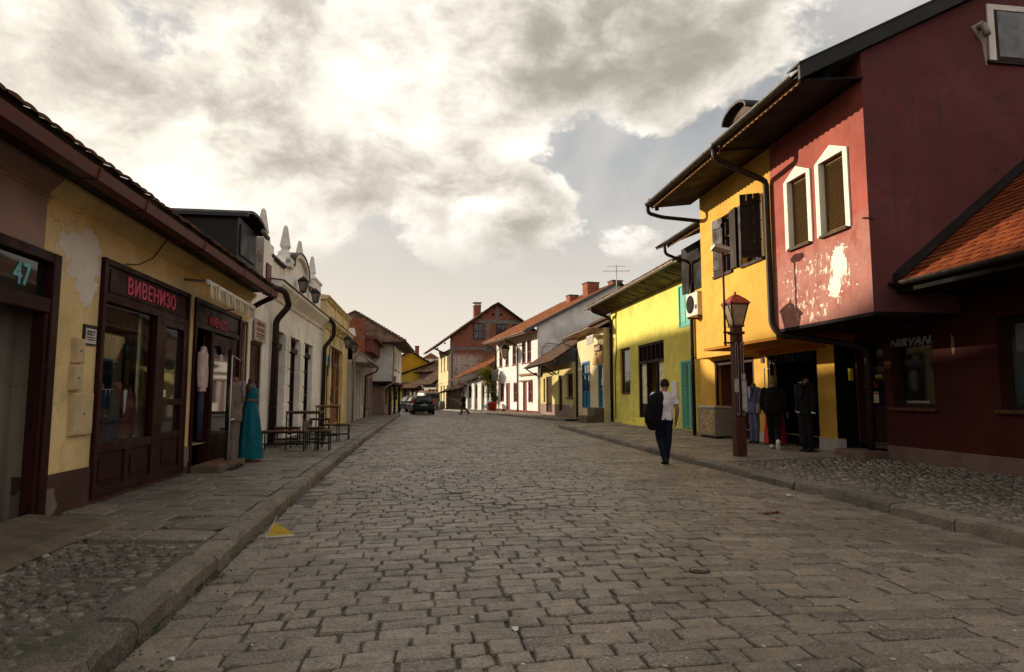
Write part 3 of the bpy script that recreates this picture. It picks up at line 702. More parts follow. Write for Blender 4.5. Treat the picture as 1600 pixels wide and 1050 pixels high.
def chimney(h, x, y, z0, z1, sx, sy, brick_m='brick', cap='concrete', flash=True):
    b = MB(); b.box(x-sx/2, x+sx/2, y-sy/2, y+sy/2, z0, z1); c = b.build('chimney', M['mortar'], h)
    r = MB(); zc = z0 + .01; row = 0; bh = .068
    while zc + bh < z1:
        for side in range(4):
            ln = sx if side % 2 == 0 else sy; n = max(2, int(ln/.22)); o = (.5 if row % 2 else 0)
            for i in range(-1, n+1):
                a = max(0, (i+o)/n); e = min(1, (i+1+o)/n)
                if e - a < .1: continue
                a = a*ln+.006; e = e*ln-.006
                if side == 0: r.box(x-sx/2+a, x-sx/2+e, y-sy/2-.012, y-sy/2+.01, zc, zc+bh-.012)
                elif side == 2: r.box(x-sx/2+a, x-sx/2+e, y+sy/2-.01, y+sy/2+.012, zc, zc+bh-.012)
                elif side == 1: r.box(x+sx/2-.01, x+sx/2+.012, y-sy/2+a, y-sy/2+e, zc, zc+bh-.012)
                else: r.box(x-sx/2-.012, x-sx/2+.01, y-sy/2+a, y-sy/2+e, zc, zc+bh-.012)
        zc += bh; row += 1
    tag(r.build('bricks', M[brick_m], c), kind='stuff')
    b = MB(); b.box(x-sx/2-.07, x+sx/2+.07, y-sy/2-.07, y+sy/2+.07, z1, z1+.07); b.build('chimney_cap', M[cap], c)
    return c
def lantern(h, x, y, z, s=1.0, m='black_metal', glass='lamp_glass', roof='black_metal', name='lantern', bracket=None):
    """four-sided street lantern, wider at the top, hung at (x, y) with its base at z"""
    b = MB(); r0, r1, H = .075*s, .135*s, .30*s
    for k in range(4):
        t = PI/4 + k*PI/2; b.bar((x+r0*1.41*math.cos(t), y+r0*1.41*math.sin(t), z), (x+r1*1.41*math.cos(t), y+r1*1.41*math.sin(t), z+H), .018*s, .018*s)
    b.box(x-r0-.015*s, x+r0+.015*s, y-r0-.015*s, y+r0+.015*s, z-.03*s, z); b.box(x-r1-.015*s, x+r1+.015*s, y-r1-.015*s, y+r1+.015*s, z+H, z+H+.02*s)
    b.lathe(x, y, [(.001, z-.09*s), (.02*s, z-.07*s), (.02*s, z-.03*s)], 8)
    if bracket: b.tube([Vector(p) for p in bracket], .012*s, 8)
    L = b.build(name, M[m], h)
    g = MB()
    g.lathe(x, y, [(r0*1.38, z+.002), (r1*1.38, z+H-.002)], 4); g.build('pane', M[glass], L)
    r = MB(); r.lathe(x, y, [(r1*1.41+.05*s, z+H+.022*s), (r1*1.2, z+H+.09*s), (r1*.5, z+H+.15*s), (.02*s, z+H+.17*s), (.02*s, z+H+.20*s), (.001, z+H+.22*s)], 4); r.build('lamp_hood', M[roof], L)
    return L
M['lamp_glass'] = plain('milky_lamp_glass', (.36, .28, .17), .35, var=.3, scale=6); M['lamp_glass_dark'] = plain('grimy_lamp_glass', (.20, .18, .15), .3, var=.3)
def shutter(h, x0, x1, z0, z1, y=-.03, m='wood_dark', slats=True, M4=None, name='shutter', n=None, part=True):
    """louvred or boarded shutter leaf"""
    b = MB(); f = .05
    if slats:
        b.box(x0, x0+f, y-.02, y+.02, z0, z1, M4); b.box(x1-f, x1, y-.02, y+.02, z0, z1, M4); b.box(x0+f, x1-f, y-.019, y+.019, z0, z0+f, M4); b.box(x0+f, x1-f, y-.019, y+.019, z1-f, z1, M4)
    else:
        z = z0+.86*(z1-z0); b.box(x0+.02, x1-.02, y-.045, y-.022, z-.05, z+.05, M4)
    s = b.build(name, M[m], h)
    if slats:
        n = n or int((z1-z0-2*f)/.055)
        for i in range(n):
            c = z0+f+(z1-z0-2*f)*(i+.5)/n; d = MB(); T = Matrix.Translation(((x0+x1)/2, y, c)) @ Matrix.Rotation(R(38), 4, 'X'); d.box(-(x1-x0)/2+f, (x1-x0)/2-f, -.026, .026, -.005, .005, T if M4 is None else M4 @ T); d.build('slat', M[m], s)
    else:
        z = z0+.12*(z1-z0); d = MB(); d.box(x0+.02, x1-.02, y-.045, y-.022, z-.05, z+.05, M4); d.build('ledge', M[m], s); n = n or 3
        for i in range(n): d = MB(); d.box(x0+(x1-x0)*i/n+.003, x0+(x1-x0)*(i+1)/n-.003, y-.02+random.uniform(-.003, .003), y+.018, z0, z1+random.uniform(-.004, .004), M4); d.build('board', M[m], s)
    return s

# ================================================================ LEFT SIDE
M['pl_yellow'] = plaster('ochre_yellow_plaster', (.76, .57, .28), dirt=(.26, .19, .11), peel=[(6.35, 2.95, .62, .42), (6.5, 2.65, .3, .35), (12.2, 3.3, .3, .2)], peel_c=(.82, .74, .65))
M['pl_pink'] = plaster('brown_pink_plaster', (.36, .235, .19), dirt=(.12, .08, .06)); M['pl_base'] = plaster('brown_plinth', (.085, .045, .036), dirt=(.05, .035, .03), dirt_amt=.8, peel=[(6.0, .3, .2, .25), (9.6, .55, .25, .3)], peel_c=(.20, .16, .13))
M['pl_passage'] = plaster('passage_plaster', (.30, .26, .20), dirt=(.12, .10, .07), dirt_amt=.9, peel=[(5.1, .9, .35, .3)], peel_c=(.14, .11, .08))
M['pl_white'] = plaster('white_plaster', (.90, .85, .77), dirt=(.46, .38, .3), dirt_amt=.28, streak=.3); M['pl_stone'] = plaster('bare_rubble', (.36, .31, .26), dirt=(.12, .10, .08), dirt_amt=1.0, peel=[(.6, 4.6, .8, .5)], peel_c=(.25, .2, .16))
M['pl_cream'] = plaster('cream_yellow_plaster', (.74, .58, .30), dirt=(.24, .18, .11)); M['pl_grey'] = plaster('grey_white_plaster', (.50, .46, .40), dirt=(.2, .17, .13), dirt_amt=.8)
M['pl_brown'] = plaster('red_brown_plaster', (.16, .055, .042), dirt=(.08, .04, .03)); M['pl_dusk'] = plaster('dusky_pink_plaster', (.28, .19, .155), dirt=(.12, .09, .07))
M['letter_pink'] = plain('pink_letter', (.62, .075, .145), .5, var=.15); M['letter_teal'] = plain('teal_chalk', (.22, .50, .52), .8, var=.3); M['ink'] = plain('print_ink', (.08, .05, .04), .8); M['paper'] = plain('paper', (.62, .57, .50), .8, var=.1); M['sign_cream'] = plain('cream_sign_board', (.50, .40, .29), .7, var=.2, wear=(.3, .2, .14)); M['sign_ink'] = plain('faded_brown_print', (.23, .12, .07), .8)
M['carpet'] = plain('doormat', (.20, .10, .06), .95); M['box_metal'] = plain('cream_meter_box', (.56, .43, .24), .6, var=.15, wear=(.30, .2, .1)); M['curtain'] = cloth('cream_curtain', (.80, .70, .46)); M['lace'] = plain('lace_curtain', (.10, .10, .09), .9, var=.8, scale=60, bump=.5)

def house_a():
    h = left_house('corner_shop_house', 'low ochre yellow shop house with red gutter and two dark shopfronts', 'house', -3.7, 1.0)
    W = 13.0
    # openings: door 47, shop one, shop two
    D47 = (4.2, 5.93, .20, 2.82); S1 = (6.78, 9.5, .26, 3.0); S2 = (9.78, 12.35, .20, 3.0); S3 = (12.45, 12.95, .22, 2.95)
    b = MB(); b.wall(0, 5.68, .62, 3.56, [(4.2, 5.68, .62, 2.82, 0)], depth=.3); b.build('wall', M['pl_pink'], h)
    b = MB(); b.wall(5.68, W, .62, 3.56, [(5.68, 5.93, .62, 2.82, 0), (S1[0], S1[1], .62, 3.0), (S2[0], S2[1], .62, 3.0), (S3[0], S3[1], .62, 2.95)], depth=.3); b.build('wall', M['pl_yellow'], h)
    b = MB()
    for x0, x1 in ((0, 4.2), (5.93, 6.78), (9.5, 9.78), (12.35, 12.45), (12.95, W)): b = MB(); b.box(x0, x1, -.022, .3, .0, .63); b.build('plinth', M['pl_base'], h, bevel=.012)
    b = MB(); b.box(S1[0], S1[1], -.016, .3, .0, .27); b.build('plinth', M['pl_base'], h, bevel=.012)
    # moulded cornice under the eave
    for x0, x1, m in ((0, 5.68, 'pl_pink'), (5.68, W, 'pl_yellow')):
        b = MB(); b.prism([(.0, 3.34), (-.03, 3.35), (-.03, 3.37), (-.015, 3.39), (-.05, 3.43), (-.12, 3.50), (-.14, 3.52), (-.14, 3.555), (.0, 3.555)], x0, x1, axis='x'); b.build('cornice', M[m], h, recalc=True)
    b = MB(); b.box(.0, .2, .3, 6.5, 0, 3.6); b.box(W-.2, W, .02, 6.5, 0, 4.4); b.box(.2, W-.2, 6.3, 6.5, 0, 3.6); b.build('outer_walls', M['pl_pink'], h)
    # ---- number 47: passage with a dark frame
    b = MB(); b.box(5.80, 5.93, -.04, .12, .20, 2.82); b.box(4.2, 4.33, -.04, .12, .20, 2.82); b.box(4.33, 5.80, -.036, .12, 2.72, 2.82); b.box(4.33, 5.80, -.03, .10, 2.22, 2.36); b.box(5.74, 5.80, -.02, .1, .20, 2.22)
    fr = b.build('door_frame', M['wood_red'], h, bevel=.008)
    b = MB(); b.box(4.34, 5.79, .04, .05, 2.37, 2.71); b.build('transom_glass', M['glass'], fr)
    text_mesh('47', .30, M['letter_teal'], 'door_number', fr, (5.30, .036, 2.44), sx=.85, bold=.006)
    b = MB(); b.box(4.2, 5.93, .34, .40, .18, 2.82); b.build('door', M['pl_passage'], h); b = MB(); b.box(5.931, 5.96, .002, .40, .18, 2.82); b.build('door_reveal', M['pl_passage'], h); b = MB(); b.box(4.17, 4.199, .002, .40, .18, 2.82); b.box(4.199, 5.931, .002, .40, 2.821, 2.85); b.build('door_reveal', M['pl_pink'], h)
    b = MB(); b.box(4.2, 5.93, -.0, .34, .12, .20); b.build('threshold', M['concrete'], h)
    # ---- shop one
    b = MB(); y0, y1 = -.05, .10
    b.box(6.78, 6.86, y0, y1, .27, 3.0); b.box(9.42, 9.5, y0, y1, .27, 3.0); b.box(6.86, 9.42, y0+.003, y1, 2.93, 3.0); b.box(6.86, 9.42, y0+.005, y1, 2.50, 2.58)
    b.box(8.30, 8.47, y0+.007, y1, .27, 2.5); b.box(6.86, 8.30, y0+.009, y1, .27, .36); b.box(6.86, 8.30, y0+.009, y1, .76, .87); b.box(7.55, 7.66, y0+.012, y1, .36, .76); b.box(8.47, 8.62, y0+.009, y1, .27, 2.5); b.box(9.30, 9.42, y0+.009, y1, .27, 2.5)
    b.box(8.62, 9.30, y0+.011, y1, 2.40, 2.5); b.box(8.62, 9.30, y0+.011, y1, 1.28, 1.37); b.box(8.62, 9.30, y0+.011, y1, .80, .90); b.box(8.62, 9.30, y0+.011, y1, .27, .38)
    sf = b.build('shopfront', M['wood_red'], h, bevel=.006); tag(sf, 'dark red-brown shopfront lettered in pink Cyrillic')
    for x0, x1, z0, z1 in ((6.86, 7.55, .36, .76), (7.66, 8.30, .36, .76), (8.62, 9.30, .38, .80)):
        b = MB(); b.box(x0, x1, y0+.035, y1, z0, z1); b.box(x0+.08, x1-.08, y0+.022, y0+.036, z0+.08, z1-.08); b.build('panel', M['wood_red'], sf, bevel=.005)
    b = MB(); b.box(6.86, 9.42, y0+.03, y1, 2.58, 2.93); b.box(6.95, 9.33, y0+.018, y0+.031, 2.62, 2.89); b.build('sign_panel', M['wood_red'], sf, bevel=.006)
    text_mesh('ВИВЕНИЗО', .285, M['letter_pink'], 'lettering', sf, (8.14, y0+.012, 2.665), align='CENTER', bold=.008, sx=.92, spacing=1.12)
    for x0, x1, z0, z1, m in ((6.86, 8.30, .87, 2.50, 'clear'), (8.62, 9.30, 1.37, 2.40, 'glass'), (8.62, 9.30, .90, 1.28, 'glass')):
        b = MB(); b.box(x0, x1, .012, .018, z0, z1); b.build('pane', M[m], sf)
    b = MB(); b.box(8.64, 9.28, .022, .026, .92, 1.90); b.build('lace_curtain', M['lace'], sf)
    b = MB(); b.box(8.66, 8.82, .004, .010, 1.40, 1.50); b.build('sticker', M['paper'], sf)
    # display bay behind the glass
    b = MB(); b.box(6.80, 8.34, .12, 1.5, .74, .80); b.box(6.76, 6.80, .12, 1.5, .74, 2.6); b.box(6.80, 9.4, 1.5, 1.54, .3, 2.9); b.box(6.8, 9.4, .12, 1.5, 2.62, 2.66); b.box(9.38, 9.42, .12, 1.5, .3, 2.9); b.box(8.34, 9.38, .12, 1.5, .74, .79); b.build('display_bay', M['bay'], sf)
    b = MB()
    pts = [(8.20 + i*.05, .16 + .02*math.sin(i*1.9) + i*.012) for i in range(10)]
    b.add([(x, y, z) for z in (.82, 2.58) for x, y in pts], [(i, i+1, i+11, i+10) for i in range(9)], smooth=True); b.build('curtain', M['curtain'], sf)
    # meter boxes and notice on the pier
    for nm, x0, x1, z0, z1 in (('meter_box', 6.27, 6.46, 1.755, 2.02), ('meter_box', 6.25, 6.45, 1.465, 1.74), ('meter_box', 6.29, 6.70, .99, 1.44)):
        b = MB(); b.box(x0, x1, -.045, .0, z0, z1); b.box(x0+.012, x1-.012, -.052, -.044, z0+.012, z1-.012); mb = b.build(nm, M['box_metal'], h, bevel=.005)
        b = MB(); b.lathe(0, 0, [(.012, 0), (.012, .012), (0, .012)], 8); k = b.build('lock', M['metal_grey'], mb); k.location = ((x0+x1)/2, -.051, (z0+z1)/2); k.rotation_euler = (PI/2, 0, 0)
    b = MB(); b.box(6.47, 6.74, -.02, .0, 1.97, 2.19); nb = b.build('notice_board', M['black_metal'], h); b = MB(); b.box(6.50, 6.72, -.024, -.019, 1.985, 2.15); nb2 = b.build('notice_sheet', M['paper'], nb)
    print_lines(nb, 6.52, 6.70, -.0265, [(2.11, .018), (2.075, .026), (2.045, .014), (2.02, .014)], M['ink'], 2)
    # ---- shop two: open doorway, glazed leaf, shutter
    b = MB(); b.box(9.78, 9.86, -.04, .12, .20, 3.0); b.box(12.25, 12.35, -.04, .12, .20, 3.0); b.box(9.86, 12.25, -.036, .12, 2.92, 3.0); b.box(9.86, 12.25, -.033, .12, 2.52, 2.60); b.box(10.62, 10.74, -.03, .12, .20, 2.52)
    s2 = b.build('shopfront', M['wood_red'], h, bevel=.006); tag(s2, 'dark shop doorway with pink Latin lettering under a striped awning')
    b = MB(); b.box(9.86, 12.25, -.005, .1, 2.60, 2.92); b.box(9.95, 12.15, -.018, -.004, 2.64, 2.88); b.build('sign_panel', M['wood_red'], s2, bevel=.006)
    text_mesh('VIVENIZO', .24, M['letter_pink'], 'lettering', s2, (10.95, -.024, 2.615), align='CENTER', bold=.007, sx=.85, spacing=1.1)
    b = MB(); b.box(10.74, 10.86, .0, .08, .22, 2.5); b.box(11.86, 12.0, .0, .08, .22, 2.5); b.box(10.86, 11.86, .002, .08, 2.3, 2.5); b.box(10.86, 11.86, .002, .08, .22, .75); b.prism([(11.1, 2.32), (11.2, 2.2), (11.36, 2.16), (11.52, 2.2), (11.62, 2.32)], -.02, .01); b.box(12.0, 12.25, .0, .1, .22, 2.52); dl = b.build('glazed_door', M['wood_red'], s2, bevel=.006)
    b = MB(); b.box(10.86, 11.86, .035, .041, .75, 2.3); b.build('pane', M['glass_blue'], s2)
    b = MB(); b.box(9.7, 9.74, .3, 3.2, .2, 2.9); b.box(12.4, 12.44, .3, 3.2, .2, 2.9); b.box(9.74, 12.4, 3.2, 3.24, .2, 2.9); b.box(9.74, 12.4, .3, 3.2, 2.9, 2.94); b.build('shop_interior', M['wood_dark'], s2)
    b = MB(); b.box(9.74, 12.4, .0, 3.2, .12, .24); b.build('shop_floor', M['wood_brown'], s2)
    b = MB(); b.box(9.82, 11.3, -.48, -.03, .12, .30); b.build('doorstep', M['concrete'], h, bevel=.015); b = MB(); b.box(9.95, 10.95, -.43, -.06, .30, .312); b.build('doormat', M['carpet'], h)
    door(h, 12.46, 12.94, .22, 2.95, y=.08, m='wood_red', panels=(.35, .7), handle=False, name='shutter_door')
    # ---- eave: gutter, fascia, tiles
    b = MB(); b.prism([(-.46, 3.45), (-.60, 3.45), (-.62, 3.56), (-.605, 3.56), (-.585, 3.47), (-.475, 3.47), (-.455, 3.56), (-.44, 3.56)], -2, 12.72, axis='x'); gt = b.build('gutter', M['gutter_red'], h, recalc=True)
    for x in (1.2, 3.2, 5.35, 6.4, 8.3, 10.3, 12.2, 12.69):
        j = MB(); j.prism([(-.63, 3.565), (-.61, 3.44), (-.45, 3.44), (-.43, 3.565), (-.46, 3.565), (-.48, 3.455), (-.58, 3.455), (-.60, 3.565)], x, x+.04, axis='x'); j.build('gutter_bracket', M['gutter_red'], gt, recalc=True)
    b = MB(); b.box(-2, 12.72, -.42, -.40, 3.50, 3.70); b.box(-2, 12.72, -.42, .0, 3.555, 3.58); b.build('fascia', M['wood_dark'], h)
    tiled_roof(h, -2, 12.95, (-.50, 3.70), (3.6, 5.55), 'tile_old', .19, .17, 200, thick=.02, arch=.012, jit=.01)
    tiled_roof(h, -2, 12.95, (7.2, 3.6), (3.6, 5.55), 'tile_old', .3, .3, 0, name='roof')
    b = MB(); b.prism([(-.46, 3.74), (-.42, 3.74), (3.6, 5.60), (3.6, 5.66)], 8.2, 12.98, axis='x'); b.build('verge_sheet', M['gutter_red'], h, recalc=True)
    downpipe(h, [(12.75, -.52, 3.46), (12.75, -.30, 3.36), (12.72, -.07, 3.20)], r=.055, clips=False)
    # dormer with a barrel lid
    b = MB(); b.box(11.85, 13.25, -.02, 2.6, 3.75, 4.92); d = b.build('dormer', M['black_sheet'], h)
    n = 10; pr = [(12.55 + .80*math.cos(PI - PI*k/n), 4.90 + .25*math.sin(PI - PI*k/n)) for k in range(n+1)]; pi_ = [(12.55 + .75*math.cos(PI*k/n), 4.88 + .21*math.sin(PI*k/n)) for k in range(n+1)]
    b = MB(); b.prism(pr + pi_, -.22, 2.8); b.build('dormer_roof', M['black_sheet'], d, recalc=True)
    b = MB(); b.box(12.0, 13.1, -.05, -.02, 4.2, 4.8); b.build('dormer_window', M['black_sheet'], d)
    b = MB(); b.tube([(13.38, -.23, 4.86), (12.9, -.23, 4.9)], .05, 8); b.build('vent_cap', M['gutter_grey'], d)
    # awning rolled up over shop two
    a = thing('shop_awning', 'rolled-up cream striped awning with scalloped valance over the pink-lettered doorway', 'awning', (-3.7, 10.0, 2.9), PI/2)
    b = MB(); b.tube([(.05, -.42, .22), (2.60, -.44, .17)], .045, 10); b.build('roller', M['white_trim'], a)
    b = MB(); b.bar((.30, .0, .30), (.12, -.40, .24), .03, .04); b.build('bracket', M['conc_grey'], a); b = MB(); b.bar((2.5, .0, .12), (2.52, -.42, .17), .03, .03); b.build('bracket', M['conc_grey'], a)
    n = 42
    for half, mm in ((0, 'awn_a'), (1, 'awn_b')):
        b = MB()
        for i in range(n):
            if (i % 2) != half: continue
            x0 = .06 + 2.5*i/n; x1 = .06 + 2.5*(i+1)/n; dz = -.05*i/n; zb = .045 + dz - .035*abs(math.sin(i*PI/3)) + .01*math.sin(i*2.1); y = -.47 + .012*math.sin(i*.9)
            b.add([(x0, y+.01, .22), (x1, y+.01, .22), (x1, y, zb+.0), ((x0+x1)/2, y-.004, zb-.035), (x0, y, zb)], [(0, 4, 3, 2, 1)]); b.add([(x0, y+.016, .22), (x1, y+.016, .22), (x1, y+.006, zb), ((x0+x1)/2, y+.002, zb-.035), (x0, y+.006, zb)], [(0, 1, 2, 3, 4)])
        b.build('valance', M[mm], a)
    # the loose cable on the wall
    b = MB(); b.tube([(7.9, -.28, 3.52), (7.92, -.20, 3.40), (7.85, -.12, 3.22), (7.6, -.06, 3.08), (7.25, -.05, 3.01)], .008, 6); b.build('cable', M['black_metal'], h)
M['conc_grey'] = plain('grey_concrete', (.20, .185, .165), .9, var=.3, scale=4); M['bay'] = wood('bay_lining', (.42, .32, .21), .6); M['awn_a'] = cloth('awning_cream', (.62, .53, .38)); M['awn_b'] = cloth('awning_beige', (.44, .35, .23))
house_a()

def obelisk(h, x, y, z, s, m='white_trim', name='obelisk'):
    """square pinnacle: plinth, waist, flared base, tapering spike"""
    b = MB(); k = 1.0
    b.lathe(x, y, [(.26*s, z), (.26*s, z+.14*s), (.22*s, z+.17*s), (.14*s, z+.24*s), (.14*s, z+.27*s), (.21*s, z+.36*s), (.20*s, z+.40*s), (.085*s, z+1.0*s), (.05*s, z+1.06*s), (.0, z+1.07*s)], 4)
    return b.build(name, M[m], h, bevel=.006)
def house_b():
    h = left_house('white_parapet_house', 'white house with scrolled parapet and four pointed obelisks along the roofline', 'house', -3.75, 14.0)
    W = 10.0; O = [(2.35, 3.70), (4.32, 5.80), (6.42, 8.0)]; zt = 3.08
    holes = [(.35, 1.35, .2, 2.62, .12)] + [(a, b_, .30, zt, .22) for a, b_ in O]
    b = MB(); b.wall(0, W, .1, 3.86, holes); b.build('wall', M['pl_white'], h)
    shell(h, W, 6, 0, 3.9, 'pl_stone', y0=.62)
    door(h, .35, 1.35, .2, 2.62, y=.10, m='wood_brown', panels=(.35, .68), handle=True)
    for i, (a, e) in enumerate(O):
        w = window(h, a, e, .62 if i != 1 else .30, zt, y=.19, frame='wood_red', nx=2, nz=3, fw=.09, bw=.05)
        b = MB(); b.box(a+.02, e-.02, .06, .13, 2.66, 2.80); b.build('blind_box', M['wood_red'], w)
        if i != 1: b = MB(); b.box(a, e, -.06, .13, .52, .62); b.build('sill', M['concrete'], w)
    # quoin blocks on the piers beside the openings
    for x in (3.70, 4.12, 5.80, 6.22):
        for k in range(6):
            b = MB(); b.box(x+.008, x+.19, -.035, -.0, .34+k*.46, .34+k*.46+.41); b.build('quoin', M['pl_white'], h, bevel=.012)
    b = MB(); b.box(1.9, W, -.30, .0, .08, .30); b.build('step', M['concrete'], h, bevel=.02)
    b = MB(); b.prism([(0, 3.80), (-.05, 3.82), (-.07, 3.88), (-.10, 3.92), (-.20, 4.02), (-.28, 4.10), (-.30, 4.12), (-.30, 4.20), (.0, 4.24)], 1.9, W, axis='x'); b.build('cornice', M['pl_white'], h, recalc=True)
    b = MB(); b.prism([(-.34, 4.205), (-.34, 4.225), (.02, 4.27), (.02, 4.25)], 1.88, W+.02, axis='x'); b.build('cornice_flashing', M['gutter'], h, recalc=True)
    # parapet: end piers, plain runs, scrolled centre with arch
    b = MB(); b.box(1.2, 2.25, .02, .50, 3.86, 5.10); b.build('pier', M['pl_white'], h, bevel=.01)
    b = MB(); b.box(1.17, 1.195, .0, 1.6, 3.7, 5.08); b.build('rubble_side', M['pl_stone'], h)
    b = MB(); b.box(2.25, 8.0, .06, .40, 4.2, 4.80); b.box(4.1, 4.7, .05, .39, 4.8, 5.30); b.box(6.2, 6.66, .08, .38, 4.8, 5.42); b.build('parapet', M['pl_white'], h)
    b = MB(); b.prism([(.03, 4.80), (-.03, 4.84), (-.03, 4.88), (.45, 4.92), (.45, 4.80)], 2.05, 3.5, axis='x'); b.prism([(.03, 4.80), (-.03, 4.84), (-.03, 4.88), (.45, 4.92), (.45, 4.80)], 7.0, 7.4, axis='x'); b.build('parapet_coping', M['gutter'], h, recalc=True)
    n = 14; pts = [(3.5, 4.24), (3.5, 5.0), (3.7, 5.06), (3.9, 4.98), (4.2, 5.0)] + [(5.3 + 1.02*math.cos(PI - PI*k/n), 5.02 + .44*math.sin(PI - PI*k/n)) for k in range(n+1)] + [(6.4, 5.0), (6.7, 4.98), (6.9, 5.06), (7.0, 5.0), (7.0, 4.24)]
    b = MB(); b.prism(pts, .0, .42); b.build('parapet_centre', M['pl_white'], h, recalc=True)
    ao = [(5.3 + 1.14*math.cos(PI - PI*k/n), 5.02 + .54*math.sin(PI - PI*k/n)) for k in range(n+1)]; ai = [(5.3 + 1.0*math.cos(PI*k/n), 5.02 + .42*math.sin(PI*k/n)) for k in range(n+1)]
    b = MB(); b.prism(ao + ai, -.10, .40); b.build('arch_moulding', M['white_trim'], h, recalc=True)
    ao2 = [(5.3 + 1.17*math.cos(PI - PI*k/n), 5.02 + .575*math.sin(PI - PI*k/n)) for k in range(n+1)]; ai2 = [(5.3 + 1.15*math.cos(PI*k/n), 5.02 + .55*math.sin(PI*k/n)) for k in range(n+1)]
    b = MB(); b.prism(ao2 + ai2, -.13, .42); b.build('arch_flashing', M['gutter'], h, recalc=True)
    for x in (3.5, 6.6):
        b = MB(); b.prism([(x, 4.88), (x+.5, 4.88), (x+.5, 4.96), (x+.44, 4.99), (x+.44, 5.03), (x+.54, 5.08), (x+.54, 5.12), (x-.04, 5.12), (x-.04, 5.05), (x+.04, 5.0)], -.12, .0); b.build('scroll_bracket', M['white_trim'], h, recalc=True)
    b = MB(); b.box(8.0, 9.3, .0, .50, 4.24, 5.34); b.box(7.94, 9.36, -.04, .52, 5.34, 5.42); b.build('pier', M['pl_white'], h, bevel=.01)
    b = MB(); b.box(7.45, 8.1, -.06, .0, 4.86, 4.98); b.build('drip_sheet', M['gutter_red'], h)
    b = MB(); b.box(1.5, 1.9, -.02, .5, 4.0, 4.55); b.build('pier_flashing', M['gutter_red'], h)
    obelisk(h, 1.92, .22, 5.10, .82); obelisk(h, 4.40, .22, 5.30, .86); obelisk(h, 6.42, .22, 5.40, .82); obelisk(h, 8.68, .22, 5.42, .80)
    for x in (4.85, 6.95): lantern(h, x, -.22, 4.42, .9, glass='lamp_glass_dark', bracket=[(x-.30, .0, 4.30), (x-.28, -.10, 4.36), (x-.18, -.18, 4.32), (x-.05, -.22, 4.36), (x, -.22, 4.40)])
    downpipe(h, [(1.5, .05, 4.02), (1.75, -.38, 3.92), (2.1, -.42, 3.62), (2.12, -.12, 3.25), (2.12, -.08, .15)], r=.075)
    downpipe(h, [(9.3, -.2, 4.24), (9.75, -.42, 4.05), (9.9, -.40, 3.6), (9.85, -.10, 3.2), (9.85, -.08, .15)], r=.075)
    tiled_roof(h, 0, W, (.45, 4.3), (3.2, 5.1), 'tile_old', .25, .24, 0)
    tiled_roof(h, 0, W, (6.2, 3.9), (3.2, 5.1), 'tile_old', .3, .3, 0)
    b = MB(); b.box(4.3, 5.4, 1.0, 3.0, 4.7, 5.55); d = b.build('dormer', M['black_sheet'], h)
    n = 10; b = MB(); b.prism([(4.85 + .68*math.cos(PI - PI*k/n), 5.55 + .18*math.sin(PI - PI*k/n)) for k in range(n+1)] + [(4.85 + .62*math.cos(PI*k/n), 5.53 + .14*math.sin(PI*k/n)) for k in range(n+1)], .8, 3.1); b.build('dormer_roof', M['black_sheet'], d, recalc=True)
    # board sign by the drainpipe
    s = thing('wall_sign', 'faded cream painted board hung beside the thick brown drainpipe', 'sign', (-3.75, 14.45, 2.55), PI/2)
    b = MB(); b.box(.0, .98, -.06, -.03, .08, .56); b.build('board', M['sign_cream'], s, bevel=.004)
    print_lines(s, .14, .86, -.0635, [(.42, .10), (.30, .09), (.22, .045), (.17, .03)], M['sign_ink'], 4); print_lines(s, .38, .62, -.0635, [(.115, .03)], M['ink'], 6)
house_b()

